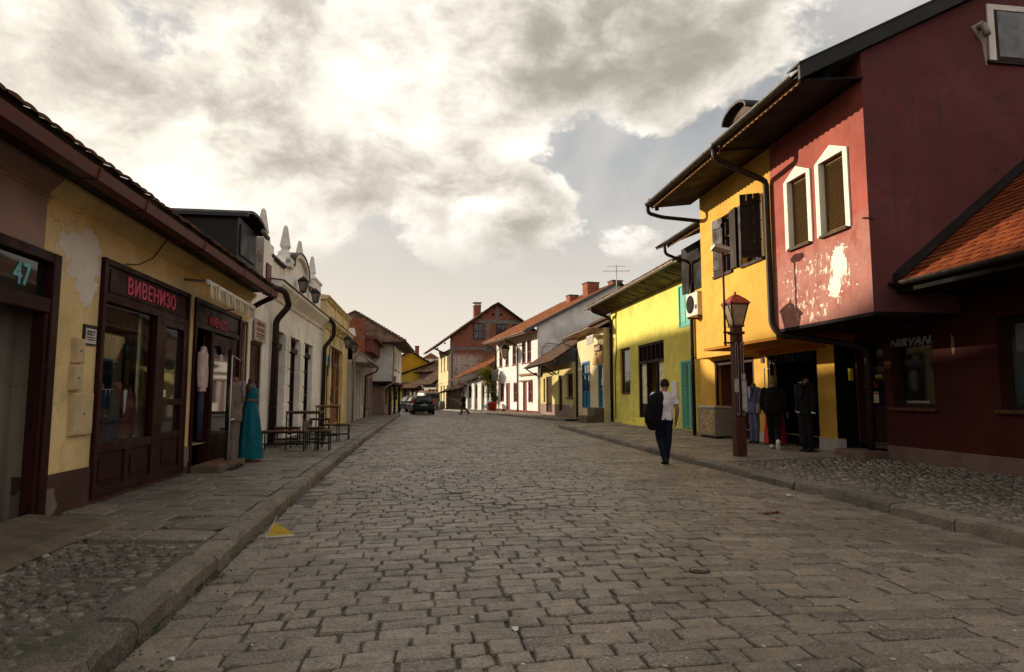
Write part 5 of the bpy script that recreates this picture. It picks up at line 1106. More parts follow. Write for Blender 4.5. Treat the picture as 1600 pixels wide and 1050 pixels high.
def orange_house():
    h = right_house('orange_jettied_house', 'bright orange house jutting over a clothes shop with open dark brown shutters', 'house', 7.4, 16.35)
    W = 3.62; G = 1.5
    A, B = (.82, 1.72, 4.50, 5.95), (2.30, 3.22, 4.50, 5.95)
    b = MB(); b.wall(0, W, 2.68, 7.3, [(*A, .2), (*B, .2)]); b.build('wall', M['pl_orange'], h)
    b = MB(); b.box(.002, .2, .003, 8, 2.68, 7.2); b.box(.2, W, 7.8, 8, 2.68, 7.0); b.box(.2, W, .5, .52, 2.72, 7.2); b.build('outer_walls', M['pl_orange'], h)
    b = MB(); b.box(.004, W-.004, .004, 8, 2.62, 2.676); b.build('jetty_floor', M['pl_orange_d'], h)
    for k, (a, c, z0, z1) in enumerate((A, B)):
        w = window(h, a, c, z0, z1, y=.16, frame='wood_brown', nx=2, nz=3, fw=.06)
        b = MB(); b.box(a-.05, c+.08, -.05, .1, z0-.07, z0-.002); b.build('sill', M['wood_dark'], w)
        Lm = Matrix.Translation((a, -.02, 0)) @ Matrix.Rotation(R(8 if k == 0 else -176), 4, 'Z') @ Matrix.Translation((-a, .02, 0))
        shutter(w, a+.01, a+.44, z0, z1, y=-.03, m='wood_dark', slats=False, M4=Lm)
        Rm = Matrix.Translation((c, -.02, 0)) @ Matrix.Rotation(R(172 if k == 0 else 62), 4, 'Z') @ Matrix.Translation((-c, .02, 0))
        shutter(w, c-.44, c-.01, z0, z1, y=-.03, m='wood_dark', slats=False, M4=Rm)
    tiled_roof(h, -.62, W, (-1.18, 6.90), (4.6, 9.88), 'tile_brown', .24, .24, 0, slab_m='board_dark'); tiled_roof(h, -.6, W, (10.3, 6.9), (4.6, 9.88), 'tile_brown', .3, .3, 0)
    eave_set(h, -.62, W, -1.26, 6.82, .5, W)
    b = MB(); b.prism([(-1.12, 6.70), (.0, 6.84), (.0, 6.88), (-1.12, 6.74)], -.6, W, axis='x'); b.build('soffit', M['wood_dark'], h, recalc=True)
    b = MB(); b.prism([(-1.24, 6.70), (-1.24, 6.95), (4.6, 9.97), (4.6, 9.72)], -.66, -.62, axis='x'); b.build('verge_board', M['wood_warm'], h, recalc=True)
    downpipe(h, [(-.60, -1.26, 6.76), (-.60, -1.26, 6.55), (-.5, -.9, 6.42), (-.06, .02, 6.22), (-.06, .10, 6.1)], 'pipe', .055, clips=False)
    b = MB(); b.lathe(0, 0, [(.03, 0), (.06, -.03), (.06, -.08), (.0, -.10)], 10); o = b.build('eave_lamp', M['black_metal'], h); o.location = (-.45, -1.05, 6.68)
    # dormer with an arched lid
    b = MB(); b.box(1.55, 2.55, .25, 3.0, 7.5, 8.28); d = b.build('dormer', M['wood_dark'], h)
    n = 12; b = MB(); b.prism([(2.05 + .64*math.cos(PI - PI*k/n), 8.26 + .32*math.sin(PI - PI*k/n)) for k in range(n+1)] + [(2.05 + .58*math.cos(PI*k/n), 8.25 + .27*math.sin(PI*k/n)) for k in range(n+1)], .0, 3.2); b.build('dormer_roof', M['black_sheet'], d, recalc=True)
    b = MB(); b.prism([(2.05 + .57*math.cos(PI - PI*k/n), 8.27 + .26*math.sin(PI - PI*k/n)) for k in range(n+1)], .2, .24); b.build('dormer_arch', M['wood_brown'], d, recalc=True)
    b = MB(); b.box(1.62, 2.48, .2, .26, 7.7, 8.22); b.build('dormer_shutter', M['wood_dark'], d)
    # ---- ground floor: clothes shop set back under the jetty
    O = (.55, 2.72, .2, 2.48); g = MB(); g.wall(-3.6, 3.35, .48, 2.62, [(-2.55, -.15, .48, 2.5, .2), (O[0], O[1], .48, 2.48, .25)], y=G); g.build('shop_wall', M['pl_orange'], h)
    for x0, x1 in ((-3.6, -2.55), (-.15, .55), (2.72, 3.35)): b = MB(); b.box(x0, x1, G-.03, G+.2, .0, .485); b.build('plinth', M['pl_grey'], h)
    b = MB(); b.box(.56, 2.71, G+.26, 4.5, .1, .22); b.build('shop_floor', M['concrete'], h)
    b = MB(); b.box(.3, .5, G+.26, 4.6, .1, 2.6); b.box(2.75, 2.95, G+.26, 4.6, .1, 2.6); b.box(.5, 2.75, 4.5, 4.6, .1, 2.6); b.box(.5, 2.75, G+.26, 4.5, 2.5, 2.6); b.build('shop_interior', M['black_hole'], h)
    b = MB(); b.box(O[0], O[0]+.07, G+.03, G+.13, .2, 2.48); b.box(O[1]-.07, O[1], G+.03, G+.13, .2, 2.48); b.box(O[0]+.07, O[1]-.07, G+.033, G+.13, 2.38, 2.48); b.build('shop_frame', M['wood_dark'], h)
    b = MB(); b.box(.25, 3.05, G-.05, G-.005, 2.50, 2.615); b.build('sign_band', M['pl_orange_d'], h)
    text_mesh('ЋАТАМАИК', .30, M['letter_dark'], 'lettering', h, (1.62, G-.02, 2.16+.08), align='CENTER', extrude=.012, spacing=1.15, bold=.004)
    b = MB(); b.box(.28, .42, G-.03, G-.005, 2.30, 2.44); b.build('door_lamp', M['letter_dark'], h)
    # gated recess with a roller grille
    b = MB(); b.box(-2.55, -.15, G+.2, G+1.8, .08, .16); b.box(-2.62, -2.55, G+.2, G+1.8, .1, 2.6); b.box(-.15, -.08, G+.2, G+1.8, .1, 2.6); b.box(-2.55, -.15, G+1.8, G+1.9, .1, 2.6); b.box(-2.55, -.15, G+.2, G+1.8, 2.5, 2.58); b.build('recess', M['pl_brown'], h)
    b = MB(); b.box(-2.55, -.15, G-.01, G+.08, 2.36, 2.5); b.box(-2.5, -2.44, G-.0, G+.06, .15, 2.36); b.box(-.22, -.16, G-.0, G+.06, .15, 2.36); gr = b.build('gate_frame', M['wood_red'], h)
    for i in range(16): b = MB(); x = -2.45 + i*.15; b.bar((x, G+.0, 2.37), (x+.10, G+.0, 2.49), .012, .012); b.build('lattice_bar', M['rust'], gr)
    # rear wing: orange below, tarred boards above, with its own little eave
    Y1 = 1.0
    b = MB(); b.wall(-2.95, .0, 2.62, 4.75, y=Y1); b.box(-2.95, -2.75, Y1+.003, 6, 2.62, 4.75); b.box(-2.95, .0, Y1+.004, G, 2.58, 2.617); b.build('wing_wall', M['pl_orange'], h)
    bw = MB(); bw.box(-3.72, -.004, Y1+.03, Y1+.10, 4.80, 6.3); bw.box(-3.72, -3.6, Y1+.1, 6, 4.80, 6.3); wing = bw.build('wing_boarding', M['board_dark'], h)
    for i in range(14): b = MB(); x = -3.72 + i*.265; b.box(x+.004, x+.258, Y1-.005, Y1+.028, 4.76, 6.28); b.build('board', M['board_dark'], wing)
    tiled_roof(h, -3.9, -.01, (.18, 6.36), (3.2, 7.6), 'tile_brown', .24, .24, 0, slab_m='wood_brown'); tiled_roof(h, -3.9, -.01, (6.3, 6.3), (3.2, 7.6), 'tile_brown', .3, .3, 0)
    eave_set(h, -3.0, -.05, .12, 6.30, .5, W)
    downpipe(h, [(-2.95, .12, 6.24), (-2.95, .14, 5.95), (-2.9, .5, 5.8), (-2.9, .92, 5.7), (-2.9, .92, 4.5)], 'pipe', .05, clips=False)
    b = MB(); b.bar((-.08, .35, 6.1), (-.02, Y1, 5.55), .06, .05); b.build('eave_strut', M['wood_warm'], h)
    downpipe(h, [(-2.85, Y1-.03, 5.0), (-2.85, Y1-.08, 4.6), (-2.85, Y1-.07, .2)], 'pipe', .06)
orange_house()

def yellow_house():
    h = right_house('lemon_yellow_house', 'lemon yellow house with turquoise shutters and wide tiled eave', 'house', 9.4, 31.75)
    W = 10.3
    H = [(1.45, 3.0, 1.5, 3.72), (4.15, 7.3, .50, 3.68), (8.92, 10.18, 3.95, 5.55), (8.98, 10.24, .24, 2.72)]
    b = MB(); b.wall(0, W, .1, 5.75, H); b.build('wall', M['pl_lemon'], h)
    b = MB(); b.box(.002, .2, .003, 7, 0, 5.75); b.box(W-.2, W-.002, .003, 7, 0, 5.75); b.box(.2, W-.2, 6.8, 7, 0, 5.7); b.box(.2, W-.2, .5, .52, .1, 5.7); b.build('outer_walls', M['pl_lemon'], h)
    w = window(h, *H[0], y=.14, frame='window_rust', fw=.11)
    n = 12; b = MB(); pr = [(2.22 + .42*math.cos(R(155) - R(130)*k/n), 2.28 + .34*math.sin(R(155) - R(130)*k/n)) for k in range(n+1)] + [(2.22 + .28*math.cos(R(25) + R(130)*k/n), 2.24 + .18*math.sin(R(25) + R(130)*k/n)) for k in range(n+1)]
    b.prism(pr, .124, .130); b.build('arched_lettering_band', M['letter_white'], w, recalc=True)
    b = MB(); b.box(2.62, 2.78, .124, .13, 2.95, 3.1); b.build('sticker', M['paper'], w); b = MB(); b.box(2.66, 2.78, .124, .13, 2.55, 2.75); b.build('sticker', M['paper'], w)
    # wide doorway: transom lights, side lights, open dark door
    x0, x1, z0, z1 = H[1]
    b = MB(); b.box(x0, x0+.09, .04, .2, z0, z1); b.box(x1-.09, x1, .04, .2, z0, z1); b.box(x0+.09, x1-.09, .044, .2, z1-.09, z1); b.box(x0+.09, x1-.09, .044, .2, 2.85, 2.96); b.box(x0+.95, x0+1.05, .046, .2, z0, 2.85); b.box(x1-1.05, x1-.95, .046, .2, z0, 2.85)
    for i in range(1, 6): x = x0 + (x1-x0)*i/6; b.box(x-.03, x+.03, .046, .2, 2.96, z1-.09)
    df = b.build('door_frame', M['wood_dark'], h)
    for i in range(6): b = MB(); b.box(x0+(x1-x0)*i/6+.05, x0+(x1-x0)*(i+1)/6-.05, .15, .16, 2.97, z1-.1); b.build('pane', M['glass'], df)
    for xa, xb in ((x0+.09, x0+.95), (x1-.95, x1-.09)): b = MB(); b.box(xa, xb, .15, .16, 1.1, 2.85); b.build('pane', M['curtain'], df); b = MB(); b.box(xa, xb, .10, .16, z0, 1.1); b.build('panel', M['wood_dark'], df)
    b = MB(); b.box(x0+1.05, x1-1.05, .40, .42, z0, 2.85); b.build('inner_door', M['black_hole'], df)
    b = MB(); b.box(x0-.1, x1-.4, -.75, .0, .1, .30); b.box(x0+.2, x1-.7, -.4, .0, .30, .50); b.build('doorstep', M['pl_lemon'], h, bevel=.02)
    # turquoise window shutters upstairs, louvred door below
    x0, x1, z0, z1 = H[2]
    b = MB(); b.box(x0, x0+.07, -.02, .1, z0, z1); b.box(x1-.07, x1, -.02, .1, z0, z1); b.box(x0+.07, x1-.07, -.018, .1, z0, z0+.07); b.box(x0+.07, x1-.07, -.018, .1, z1-.07, z1); w = b.build('window', M['teal_wood'], h)
    for a, c in ((x0+.08, (x0+x1)/2-.005), ((x0+x1)/2+.005, x1-.08)):
        b = MB(); b.box(a, c, .02, .06, z0+.08, z1-.08); b.box(a+.06, c-.06, .005, .021, z0+.18, z1-.18); b.build('shutter', M['teal_wood'], w)
    x0, x1, z0, z1 = H[3]
    b = MB(); b.box(x0, x0+.12, -.02, .1, z0, z1); b.box(x1-.06, x1, -.02, .1, z0, z1); b.box(x0+.12, x1-.06, -.018, .1, z1-.07, z1); w = b.build('shutter_door', M['teal_wood'], h)
    shutter(w, x0+.20, (x0+x1)/2+.06, z0+.04, z1-.08, y=.04, m='teal_wood', n=26, name='shutter'); shutter(w, (x0+x1)/2+.07, x1-.07, z0+.04, z1-.08, y=.04, m='teal_wood', n=26, name='shutter')
    b = MB(); b.box(8.22, 8.72, -.10, .0, 1.40, 1.98); b.build('meter_box', M['white_paint'], h, bevel=.01)
    # eave
    x0 = -1.0
    tiled_roof(h, x0, W+.9, (-.98, 6.10), (4.0, 8.55), 'tile_old', .20, .18, 0, thick=.03, arch=.035, jit=.015, slab_m='wood_old'); tiled_roof(h, x0, W+.9, (8, 6.1), (4.0, 8.55), 'tile_old', .3, .3, 0)
    b = MB(); b.prism([(-.95, 5.98), (.0, 5.72), (.0, 5.76), (-.95, 6.04)], x0, W+.9, axis='x'); b.build('soffit', M['wood_dark'], h, recalc=True)
    for i in range(15): b = MB(); x = x0 + .3 + i*.8; b.bar((x, -.93, 6.0), (x, .0, 5.74), .08, .07); b.build('rafter_tail', M['wood_old'], h)
    gutter(h, x0-.05, W+.95, -1.08, 6.02, 'gutter_grey', .07)
    b = MB(); b.prism([(.0, 5.7), (7, 5.7), (4.0, 8.4), (.1, 6.4)], .01, .2, axis='x'); b.build('gable', M['pl_lemon'], h, recalc=True); b = MB(); b.prism([(.0, 5.7), (7, 5.7), (4.0, 8.4), (.1, 6.4)], W-.2, W-.01, axis='x'); b.build('gable', M['pl_lemon'], h, recalc=True)
    downpipe(h, [(.1, -1.06, 5.96), (.1, -1.0, 5.75), (.22, -.2, 5.45), (.22, -.08, 5.3), (.22, -.07, .15)], 'pipe', .075)
    b = MB(); b.tube([(.95, -.03, 5.6), (.95, -.03, 3.6), (.7, -.03, 2.8), (.72, -.03, .3)], .022, 6); b.build('cable', M['gutter'], h)
    # roof aerial
    a = thing('roof_aerial', 'thin television aerial standing above the lemon yellow house roof', 'aerial', (10.0, 32.6, 6.6))
    b = MB(); b.tube([(0, 0, -.3), (0, 0, 1.8)], .02, 6); b.build('mast', M['metal_grey'], a)
    b = MB(); b.tube([(-.75, 0, 1.45), (.75, 0, 1.5)], .012, 6)
    for i in range(7): x = -.6 + i*.2; b.tube([(x, -.3, 1.46+x*.03), (x, .3, 1.46+x*.03)], .007, 5)
    b.tube([(-.5, .0, 1.72), (.5, .0, 1.74)], .01, 6); b.build('antenna', M['metal_grey'], a)
M['window_rust'] = wood('rust_brown_wood', (.16, .045, .015), .55)
yellow_house()

def ac_unit():
    a = thing('air_conditioner', 'boxy cream air conditioner unit with round fan grille beside turquoise shutters', 'air conditioner', (8.08, 19.0, 3.86), -PI/2)
    b = MB(); b.box(.0, .86, -.02, .30, .0, .72); b.build('casing', M['ac'], a, bevel=.02)
    b = MB(); n = 24
    for r in (.08, .14, .20, .26): b.tube([(.33 + r*math.cos(6.2832*k/n), -.035, .37 + r*math.sin(6.2832*k/n)) for k in range(n+1)], .006, 4)
    for k in range(8): t = 6.2832*k/8; b.bar((.33+.05*math.cos(t), -.033, .37+.05*math.sin(t)), (.33+.28*math.cos(t), -.033, .37+.28*math.sin(t)), .008, .008)
    b.build('fan_grille', M['gutter'], a)
    b = MB(); b.lathe(0, 0, [(.28, 0), (.28, .01), (0, .01)], 24); o = b.build('fan_opening', M['black_hole'], a); o.location = (.33, -.021, .37); o.rotation_euler = (PI/2, 0, 0)
    b = MB(); b.box(.05, .10, .0, .34, -.05, -.003); b.build('wall_bracket', M['rust'], a); b = MB(); b.box(.74, .79, .0, .34, -.05, -.003); b.build('wall_bracket', M['rust'], a)
    b = MB(); b.box(.68, .80, -.032, -.02, .2, .32); b.build('badge', M['gutter'], a)
ac_unit()

def cream_house():
    h = right_house('cream_bakery', 'small cream bakery with blue door and ochre hanging sign', 'bakery', 9.0, 37.5)
    W = 5.7
    H = [(1.15, 2.95, .78, 3.38), (4.55, 5.6, .84, 3.05)]
    b = MB(); b.wall(0, W, .1, 4.95, H); b.build('wall', M['pl_creamr'], h); shell(h, W, 6, 0, 4.95, 'pl_creamr')
    b = MB(); x0, x1, z0, z1 = H[0]; b.box(x0, x0+.10, -.02, .1, z0, z1); b.box(x1-.10, x1, -.02, .1, z0, z1); b.box(x0+.1, x1-.1, -.018, .1, z1-.12, z1); b.box(x0+.1, x1-.1, -.018, .1, 2.62, 2.74); b.box(x0+.1, x1-.1, -.016, .1, z0, z0+.1); b.box((x0+x1)/2-.05, (x0+x1)/2+.05, -.014, .1, z0+.1, 2.62); w = b.build('window', M['blue_wood'], h)
    for a, c in ((x0+.1, (x0+x1)/2-.05), ((x0+x1)/2+.05, x1-.1)):
        b = MB(); b.box(a, c, .04, .09, z0+.1, 1.75); b.build('panel', M['blue_wood'], w); b = MB(); b.box(a, c, .05, .07, 1.75, 2.62); b.build('pane', M['glass'], w); b = MB(); b.box(a, c, .052, .07, 2.74, z1-.12); b.build('pane', M['glass'], w)
    d = door(h, *H[1], y=.12, m='blue_wood', panels=(.42,), glass='glass', gz=.4); b = MB(); b.box(4.85, 5.2, .108, .113, 2.0, 2.35); b.build('notice', M['paper'], d); b = MB(); b.box(4.9, 5.2, .108, .113, 1.6, 1.85); b.build('notice', M['paper'], d)
    b = MB(); b.box(3.9, 5.7, -.9, .0, .05, .42); b.box(4.2, 5.7, -.5, .0, .42, .84); b.build('doorstep', M['concrete'], h, bevel=.02)
    b = MB(); b.prism([(3.6, 3.12), (5.68, 3.12), (5.68, 4.05), (4.25, 4.05)], -.06, -.03); s = b.build('hanging_sign', M['sign_ochre'], h, recalc=True)
    for t, z, sz in (('ПЕ', 3.18, .42), ('КО', 3.56, .24)): text_mesh(t, sz, M['letter_brown'], 'lettering', s, (4.35, -.07, z), bold=.008, extrude=.004)
    b = MB(); b.box(4.4, 5.6, -.16, -.12, 3.78, 4.14); b.build('name_plate', M['sticker_red2'], s); print_lines(s, 4.5, 5.5, -.164, [(3.84, .16), (4.04, .05)], M['sign_cream'], 8)
    b = MB(); b.box(4.15, 5.6, -.5, -.02, 4.55, 4.60); c = b.build('canopy', M['white_trim'], h)
    for i in range(11): b = MB(); x = 4.2 + i*.13; b.box(x, x+.05, -.52, -.47, 4.15, 4.56); b.build('canopy_slat', M['white_trim'], c)
    b = MB(); b.tube([(3.7, -.02, 4.75), (4.4, -.5, 4.75)], .03, 6); b.build('flag_bracket', M['rust'], h)
    tile_patch(h, (-1.0, -.62, 5.02), (W, -.62, 5.02), (W, 3.6, 7.0), (-.4, 3.6, 7.0), 'tile_old', .22, .2, jit=.014); tile_patch(h, (W, 6.6, 5.0), (-1.0, 6.6, 5.0), (-.4, 3.6, 7.0), (W, 3.6, 7.0), 'tile_old', .3, .3)
    b = MB(); b.prism([(.0, 4.9), (6, 4.9), (3.6, 6.8)], .01, .2, axis='x'); b.build('gable', M['pl_creamr'], h, recalc=True)
    gutter(h, -1.0, W-.1, -.70, 4.98, 'gutter_grey', .07)
    b = MB(); b.box(-.9, W, -.6, .0, 4.86, 4.92); b.build('soffit', M['wood_warm'], h)
    downpipe(h, [(-.9, -.70, 4.92), (-.85, -.68, 4.65), (.05, -.10, 4.25), (.08, -.07, 4.1), (.08, -.07, .2)], 'gutter', .055)
M['letter_brown'] = plain('brown_letter', (.10, .03, .02), .6); M['sticker_red2'] = plain('dull_red_plate', (.20, .06, .05), .6)
cream_house()

def brown_roof_house():
    h = right_house('brown_roof_house', 'low straw yellow house with deep brown tiled roof and dark wooden doors', 'house', 8.75, 48.6)
    W = 11.1
    H = [(1.2, 1.9, 1.0, 2.75), (2.3, 4.5, .3, 2.85), (6.7, 7.9, .5, 2.8), (9.2, 11.0, 1.35, 2.8)]
    b = MB(); b.wall(0, W, .9, 3.5, [(a, c, max(z, .9), e) for a, c, z, e in H]); b.build('wall', M['pl_olive'], h); b = MB(); b.wall(0, W, .1, .9, [(2.3, 4.5, .3, .9), (6.7, 7.9, .5, .9)], y=-.01); b.build('plinth', M['pl_dusk'], h); shell(h, W, 6, 0, 3.5, 'pl_olive')
    window(h, *H[0], frame='wood_old', nz=2); w = door(h, 2.3, 3.0, .3, 2.85, m='wood_old', panels=(.4,)); door(h, 3.02, 3.8, .3, 2.85, m='wood_brown', panels=(.4, .7)); door(h, 3.82, 4.5, .3, 2.85, m='wood_old', panels=(.4,))
    door(h, *H[2], m='wood_brown', panels=(.35, .65)); window(h, *H[3], frame='wood_dark', nx=4, nz=3, fw=.08, sill='wood_dark')
    tile_patch(h, (-.7, -1.15, 3.62), (W-.2, -1.15, 3.62), (W-.2, 4.4, 7.3), (-.3, 4.4, 7.3), 'tile_brown', .22, .2, jit=.016, thick=.03); tile_patch(h, (W, 8.6, 3.6), (-.7, 8.6, 3.6), (-.3, 4.4, 7.3), (W, 4.4, 7.3), 'tile_brown', .3, .3)
    b = MB(); b.box(-.5, W, -1.1, -1.02, 3.5, 3.62); b.build('eave_beam', M['wood_brown'], h)
    for x in (-.3, 4.9, 6.1): b = MB(); b.bar((x, -1.05, 3.5), (x, -.02, 2.9), .09, .09); b.build('eave_strut', M['wood_dark'], h)
    b = MB(); b.lathe(6.0, -1.0, [(.06, 3.45), (.10, 3.3), (.09, 2.9), (.03, 2.7)], 8); b.build('rain_hopper', M['gutter'], h)
    b = MB(); b.box(10.0, 10.6, -.02, -.012, .75, .95); b.build('chalk_scrawl', M['pl_grey'], h)
brown_roof_house()

def white_house():
    ang = PI/2 + math.atan2(-11, 2)
    h = right_house('white_red_window_house', 'two-storey white house with dark red window frames and doors', 'house', 6.6, 60.0, 0, ang)
    W = 11.18
    up = [(.85, 1.90), (2.75, 3.78), (4.82, 5.88), (7.35, 8.35), (8.66, 9.68)]; dn = [('w', 1.08, 2.37), ('d', 2.98, 4.17), ('w', 5.10, 6.16), ('d', 7.62, 8.62), ('w', 8.92, 10.08)]
    holes = [(a, c, 4.15, 5.95, .14) for a, c in up] + [(a, c, .95 if k == 'w' else .22, 2.62, .14) for k, a, c in dn]
    b = MB(); b.wall(0, W, .1, 6.55, holes); b.build('wall', M['pl_bright'], h)
    b = MB(); b.box(.002, .2, .003, 12, 0, 6.5); b.box(.2, W-.2, 11.8, 12, 0, 6.5); b.box(.2, W-.2, .5, .52, 0, 6.5); b.build('outer_walls', M['pl_bright'], h)
    b = MB(); b.prism([(.004, .1), (12, .1), (12, 7.9), (7.0, 10.62), (.004, 7.0)], W-.2, W-.001, axis='x'); b.build('gable', M['pl_bright'], h, recalc=True)
    for i, (a, c) in enumerate(up): window(h, a, c, 4.15, 5.95, y=.12, frame='red_trim', nx=2, nz=2, fw=.11, bw=.07, sill='red_trim')
    for k, a, c in dn:
        if k == 'w': window(h, a, c, .95, 2.62, y=.12, frame='red_trim', glass='glass_red', nx=2, nz=2, fw=.11, bw=.07)
        else: door(h, a, c, .22, 2.62, y=.12, m='red_trim', panels=(.35, .7))
    b = MB(); b.box(0, W, -.04, .0, 2.78, 2.88); b.build('string_course', M['pl_bright'], h)
    b = MB(); b.box(6.9, 10.9, -.16, .0, 3.12, 3.28); b.build('timber_lintel', M['wood_oak'], h); b = MB(); b.box(7.0, 9.9, -.12, .0, 2.64, 2.74); b.build('timber_lintel', M['wood_oak'], h); b = MB(); b.box(0, W, -.03, .0, .05, .30); b.build('plinth', M['pl_brown'], h)
    tile_patch(h, (-.4, -1.15, 6.50), (W+.35, -1.15, 6.50), (W+.35, 7.0, 10.75), (-.4, 7.0, 10.75), 'tile_red', .3, .28, jit=.008, thick=.03, arch=.045, slab_m='wood_oak'); tile_patch(h, (W+.35, 13, 7.3), (-.4, 13, 7.3), (-.4, 7.0, 10.75), (W+.35, 7.0, 10.75), 'tile_red', .5, .5)
    b = MB(); b.prism([(-1.2, 6.30), (-1.2, 6.56), (7.0, 10.84), (7.0, 10.58)], W+.36, W+.42, axis='x'); b.build('verge_board', M['gutter_blue'], h, recalc=True)
    b = MB(); b.prism([(-1.15, 6.3), (-.05, 6.46), (-.05, 6.52), (-1.15, 6.36)], -.4, W+.3, axis='x'); b.build('soffit', M['wood_oak'], h, recalc=True)
    gutter(h, -.45, W+.35, -1.24, 6.46, 'gutter_white', .08)
    b = MB(); b.prism([(.05, .0), (.05, 0)], 0, 1) if False else b.box(W+.002, W+.03, .3, 5.6, 2.9, 2.93); b.build('wall_seam', M['gutter_blue'], h)
    downpipe(h, [(6.5, -1.22, 6.4), (6.5, -1.1, 6.1), (6.45, -.1, 5.75), (6.45, -.08, .2)], 'gutter', .06); downpipe(h, [(-.05, -1.2, 6.4), (-.05, -.3, 5.9), (-.08, -.1, 5.6), (-.08, -.08, .2)], 'gutter', .06)
    chimney(h, 6.0, 5.2, 9.0, 10.3, .8, .8); chimney(h, 8.6, 5.8, 9.2, 11.0, 1.05, 1.05); chimney(h, 9.6, 7.6, 9.8, 11.1, .9, .9)
    lantern(h, 5.55, -.95, 4.75, 2.4, m='gutter', glass='lamp_glass', roof='gutter', bracket=[(5.9, .0, 6.0), (5.75, -.4, 6.15), (5.6, -.8, 6.1), (5.55, -.95, 6.0), (5.55, -.95, 5.9)])
    b = MB(); b.tube([(W+.01, .3, 3.0), (W+.02, .35, 5.0), (W+.02, .7, 5.6), (W+.02, 3.0, 5.4), (W+.02, 4.5, 5.2)], .02, 6); b.build('cable', M['black_metal'], h)
M['glass_red'] = glass_dark('reddish_glass', (.09, .02, .018)); M['gutter_blue'] = plain('slate_sheet', (.085, .09, .10), .5, .1); M['gutter_white'] = plain('pale_gutter', (.62, .55, .44), .5)
white_house()

def brick_wall_mat():
    t = NT('brick_wall'); p = t.coord(); sw = t.node('ShaderNodeCombineXYZ'); sp = t.node('ShaderNodeSeparateXYZ'); t.L.new(p, sp.inputs[0]); t.L.new(sp.outputs[1], sw.inputs[0]); t.L.new(sp.outputs[2], sw.inputs[1])
    br = t.node('ShaderNodeTexBrick'); t.L.new(sw.outputs[0], br.inputs['Vector']); br.inputs['Scale'].default_value = 1.0; br.inputs['Brick Width'].default_value = .27; br.inputs['Row Height'].default_value = .16; br.inputs['Mortar Size'].default_value = .014
    br.inputs['Color1'].default_value = (.24, .072, .04, 1); br.inputs['Color2'].default_value = (.33, .11, .06, 1); br.inputs['Mortar'].default_value = (.20, .13, .10, 1)
    n = t.noise(.9, 7, .65); wz = t.ramp(sp.outputs[2], 6.3, 5.6); wy = t.ramp(sp.outputs[1], 4.4, 2.2); wm = t.math('MULTIPLY', t.math('MULTIPLY', wz, wy), t.ramp(t.noise(2.4, 8, .7), .36, .5))
    c = t.mix(t.ramp(n, .42, .7, 0, .4), br.outputs['Color'], (.13, .06, .045)); b2 = t.mix(br.outputs['Fac'], (.58, .48, .42), (.26, .19, .15)); c = t.mix(wm, c, b2)
    return t.out(c, .9, t.bump(t.math('SUBTRACT', 1.0, br.outputs['Fac']), .5, .02), spec=.2)
M['brick_wall'] = brick_wall_mat(); M['conc_grey'] = plain('grey_concrete', (.20, .185, .165), .9, var=.3, scale=4)
